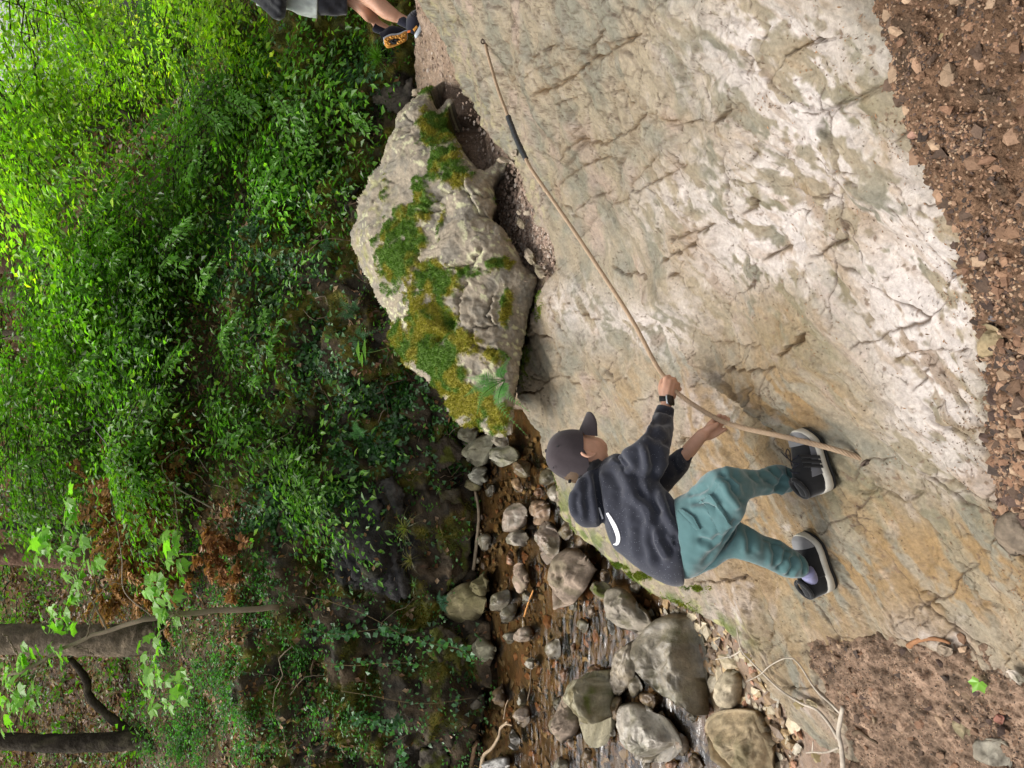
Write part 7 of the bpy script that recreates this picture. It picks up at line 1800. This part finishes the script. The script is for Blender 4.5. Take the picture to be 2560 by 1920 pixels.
stick('curved orange brown bark stick at the lower end of the slab', z3((1510,555),(1560,520),(1640,505),(1720,515),(1775,535)), .009, .004, (.24, .12, .06), H=S, lift=.03)
HS = lambda x, y: S(x, y)
stick('forked bleached twig lying over the ledge and soil at the bottom', z3((1120,1350),(1110,1200),(1090,1100),(1105,1000),(1118,930)), .009, .007, (.36, .31, .25), H=HS, lift=.06, nm='twig', cat='twig',
      forks=((z3((1085,1130),(1030,1040),(950,950),(850,910),(720,830),(620,740),(520,640),(460,570),(430,430)), .006, .002), (z3((1100,970),(1040,910),(970,850),(920,790),(850,680),(800,625)), .0045, .0025), (z3((800,625),(740,625),(650,670),(580,730),(490,775)), .003, .0015), (z3((460,575),(400,610),(290,635)), .004, .002), (z3((1090,1190),(1010,1220),(920,1220),(880,1225)), .004, .002), (z3((920,1215),(925,1150)), .003, .002)))
stick('small dark twig bent on the lower soil', z3((1175,1105),(1215,1095),(1270,1130),(1330,1165)), .008, .004, (.10, .07, .045), H=HS, lift=.05, nm='twig', cat='twig')
# leaves lying about
def fallen(label, x, y, size, col, mesh, H=S, lift=.03, group=None):
    P = hit1(x, y, H) + A(0, 0, lift); r = np.random.default_rng(int(x + y)); o = bpy.data.objects.new('fallen_leaf', mesh); COL.objects.link(o)
    o.location = P; nz = unit(CAM - P + A(0, 0, 1.2)); dx = unit(np.cross(nz, r.normal(size=3))); dy = np.cross(nz, dx)
    o.matrix_world = Matrix(((dx[0], dy[0], nz[0], P[0]), (dx[1], dy[1], nz[1], P[1]), (dx[2], dy[2], nz[2], P[2]), (0, 0, 0, 1))) @ Matrix.Scale(size, 4)
    o['label'] = label; o['category'] = 'leaf'
fallen('single green maple leaf lying on the lower right soil', *z3((1990, 765))[0], .030, 0, MAPLE[0], lift=.05)
brown = MAPLE[1].copy(); cc = np.tile(A(.30, .23, .12, 1).astype(np.float32), 14); brown.attributes['col'].data.foreach_set('color', cc); brown.materials[0] = MAT['dead_leaf']
fallen('curled tan dead leaf caught under the forked twig', *z3((845, 935))[0], .030, 0, brown, lift=.06)
fallen('dark curled dead leaf hanging on the twig over the lip', *z3((480, 620))[0], .028, 0, brown, lift=.06)
fallen('brown dead leaf on the grey ledge near the bottom edge', *z3((915, 1265))[0], .026, 0, brown, lift=.05)
fallen('tan dead leaf on the soil near the top right', *zs((515, 240))[0], .020, 0, brown, lift=.06)

# ------------------------------------------------------------------ clear leaf sprays reaching out of the saplings
saps = [o for o in scene.objects if o.name.startswith('sapling') and o.parent is None]
SPR = [((291,499),(240,540),(190,584)), ((288,584),(268,600),(250,640)), ((313,635),(292,660),(278,701)), ((364,689),(345,712),(332,733)), ((440,638),(418,652),(396,676)), ((247,676),(215,650),(177,622)), ((234,749),(190,715),(152,686)), ((104,682),(85,650),(63,626)), ((142,676),(125,690),(114,708)),
  ((351,781),(345,800),(342,825)), ((601,784),(563,838),(576,904)), ((661,774),(650,795),(642,815)), ((690,815),(668,891),(680,920)), ((630,948),(620,960),(608,974)), ((218,945),(190,930),(165,923)), ((367,860),(360,880),(357,901)),
  ((307,1273),(285,1150),(304,1128)), ((373,1245),(332,1175),(358,1144)), ((408,1001),(370,1050),(332,1102)), ((592,1083),(575,1105),(557,1128)), ((76,1156),(50,1170),(25,1182)), ((380,1085),(345,1120),(330,1175)),
  ((749,364),(720,278),(673,222)), ((790,373),(758,285),(735,250)), ((920,335),(895,310),(875,285)), ((695,396),(670,450),(638,522)), ((396,171),(373,63),(364,0)), ((484,437),(495,400),(506,358)), ((323,437),(305,470),(285,522)), ((560,330),(530,300),(500,280)), ((640,300),(600,270),(560,250)),
  ((250,60),(210,110),(170,150)), ((120,140),(80,190),(50,250)), ((420,260),(380,300),(350,340)), ((200,420),(160,450),(120,500)), ((60,330),(40,400),(20,450)), ((480,560),(440,600),(400,640)), ((560,640),(520,690),(500,740)), ((470,860),(430,890),(400,930)), ((240,880),(200,910),(160,960))]
r = np.random.default_rng(91)
for i, pp in enumerate(SPR):
    c = np.mean(pp, axis=0); par = min(saps, key=lambda o: math.hypot(project(A(*o.location))[0] - c[0] - 150, project(A(*o.location))[1] - c[1]))
    t = np.interp(c[0], [0, 300, 600, 900], [7.2, 6.3, 5.9, 5.6]); p = spline(pix(*[(x, y, t + .25 * (k == 2)) for k, (x, y) in enumerate(pp)]), 40); org = A(*par.location)
    ln_px = math.hypot(pp[0][0] - pp[1][0], pp[0][1] - pp[1][1]) + math.hypot(pp[2][0] - pp[1][0], pp[2][1] - pp[1][1]); n = int(ln_px / 5.5) + 6
    b = Bag(); v, f = tube(p, np.linspace(.0022, .004, 40), 5); b.add(v, f, A(.07, .06, .03))
    k = np.clip((np.linspace(.0, 1, n) * 38).astype(int), 0, 39); tt = unit(np.gradient(p, axis=0)) * -1
    for q in range(3):      # the shoot and two side shoots close by
        off = r.normal(size=3) * .045 * (q > 0); sd_ = unit(np.cross(tt[k], A(0, -.35, 1))) * np.where(np.arange(n) % 2, 1, -1)[:, None]
        D = sd_ * .75 + tt[k] * .65 + r.normal(size=(n, 3)) * .22 - A(0, 0, .18); N = unit(A(0, -.35, 1) + r.normal(size=(n, 3)) * .30)
        L = t * .0118 * (.55 + .65 * r.random(n)) * (.6 + .4 * np.sin(np.linspace(.25, 2.9, n)))
        tone = A(.15, .33, .028) if c[0] < 330 else A(.13, .30, .035)
        v, f, cc = leaf_quads(p[k] + off, D, N, L, L * .27, np.tile(tone, (n, 1)) * (.7 + .6 * r.random((n, 1)))); b.add(v, f, cc)
    put('leafy_branch', b.mesh('leafy_branch', org, smooth=False), MAT['leaf'], par)

# ------------------------------------------------------------------ bare rock standing out of the far bank
def bank_rock(label, poly, col, alt, seed, fwd=.16, strata=0.0, mossk=0.0):
    pts = np.asarray(poly, float); k = pts[::max(1, len(pts) // 7)]
    tt = np.array([hill_t(x, y) for x, y in k]) - fwd
    M_ = np.stack([np.ones(len(k)), k[:, 0], k[:, 1]], -1); w, *_ = np.linalg.lstsq(M_, 1 / tt, rcond=None)
    dep = lambda X, Y: 1 / (w[0] + w[1] * X + w[2] * Y)
    a = math.radians(70); dx, dy = math.cos(a), math.sin(a)
    def disp(P, X, Y):
        u = (X * dx + Y * dy); v_ = (-X * dy + Y * dx); q = np.stack([u / 260, v_ / 26, X * 0 + seed], -1)
        st_ = fbm(P, .30, 3, off=seed) * 3.5; st_ = np.floor(st_) + sstep(0, .15, st_ - np.floor(st_))
        return .05 * fbm(P, .35, 3, off=seed) + .022 * st_ + .010 * fbm(P, .06, 3, off=seed + 2) + strata * (pnoise(q) + .6 * pnoise(q * 2.3 + 3))
    V, Fs, X2, Y2, d2, src = outline_shell(poly, dep, 4.0, .07, .45, disp, 0.0, 7.0)
    C = stone_cols(V, A(*col), A(*alt), seed % 50) * (1 + .4 * fbm(V, .06, 3, off=seed))[:, None]
    if mossk:
        mk = sstep(.0, .22, fbm(V, .16, 4, off=seed + 9) + mossk); C = C + (A(.085, .095, .014) - C) * (.9 * mk)[:, None]
    o_ = V.mean(0); th = thing('rock_outcrop', label, 'rock', o_)
    put('rock_face', new_mesh('rock_face', V - o_, Fs, col=np.clip(C, .006, .6)), MAT['bank'], th)
bank_rock('black wet slate face with slanting strata under the ivy', [(840,1276),(880,1252),(905,1238),(948,1235),(955,1265),(973,1318),(992,1356),(1005,1409),(1024,1454),(1027,1490),(995,1506),(932,1477),(885,1455),(869,1420),(838,1371),(830,1320)], (.034,.032,.033), (.060,.055,.052), 3, .24, .035)
bank_rock('small black slate block right of the slanting slate face', z1b_ if False else [(948,1196),(985,1190),(1003,1215),(1012,1255),(1016,1300),(985,1312),(962,1270),(950,1235)], (.045,.042,.040), (.07,.062,.055), 13, .20, .012)
bank_rock('grey brown rock face at the far edge of the path below the moss', [(925,232),(958,205),(1000,198),(1034,200),(1040,230),(1036,262),(1000,292),(975,280),(935,258)], (.135,.112,.092), (.085,.072,.062), 23, .14)
bank_rock('flat greyish rock wall with mossy edges beside the bramble thread', [(1024,1740),(1060,1722),(1105,1730),(1110,1790),(1080,1825),(1040,1830),(998,1812),(1000,1770)], (.120,.108,.088), (.085,.078,.062), 33, .14, 0, .02)
bank_rock('mossy brown rock wall at the bottom edge of the bank', [(1055,1862),(1100,1850),(1120,1880),(1128,1940),(1070,1945),(1045,1905)], (.105,.088,.068), (.08,.068,.05), 43, .12, 0, .08)
bank_rock('dark brown square rock above the stream head', [(1049,1112),(1100,1095),(1138,1087),(1172,1137),(1130,1165),(1094,1178),(1060,1150)], (.060,.046,.034), (.085,.066,.045), 53, .16, 0, -.05)
bank_rock('low mossy rock shelf along the far water edge', [(1085,1225),(1150,1215),(1178,1290),(1182,1380),(1165,1450),(1120,1470),(1095,1400),(1080,1300)], (.085,.070,.048), (.11,.09,.05), 63, .16, 0, .10)
bank_rock('brown mossy rock hump behind the bramble tip', [(1075,1570),(1110,1558),(1150,1590),(1172,1640),(1150,1690),(1100,1680),(1066,1640)], (.075,.060,.042), (.10,.08,.05), 73, .20, 0, .10)
bank_rock('pale brown ledge in the dark hollow above the bramble runner', [(800,1500),(850,1482),(905,1500),(925,1540),(890,1565),(835,1556)], (.075,.060,.048), (.05,.042,.034), 83, .10)
bank_rock('dark rock rib under the yellow moss cushions', [(845,470),(880,440),(905,470),(880,520),(850,530)], (.05,.044,.036), (.07,.06,.05), 93, .06, 0, .05)
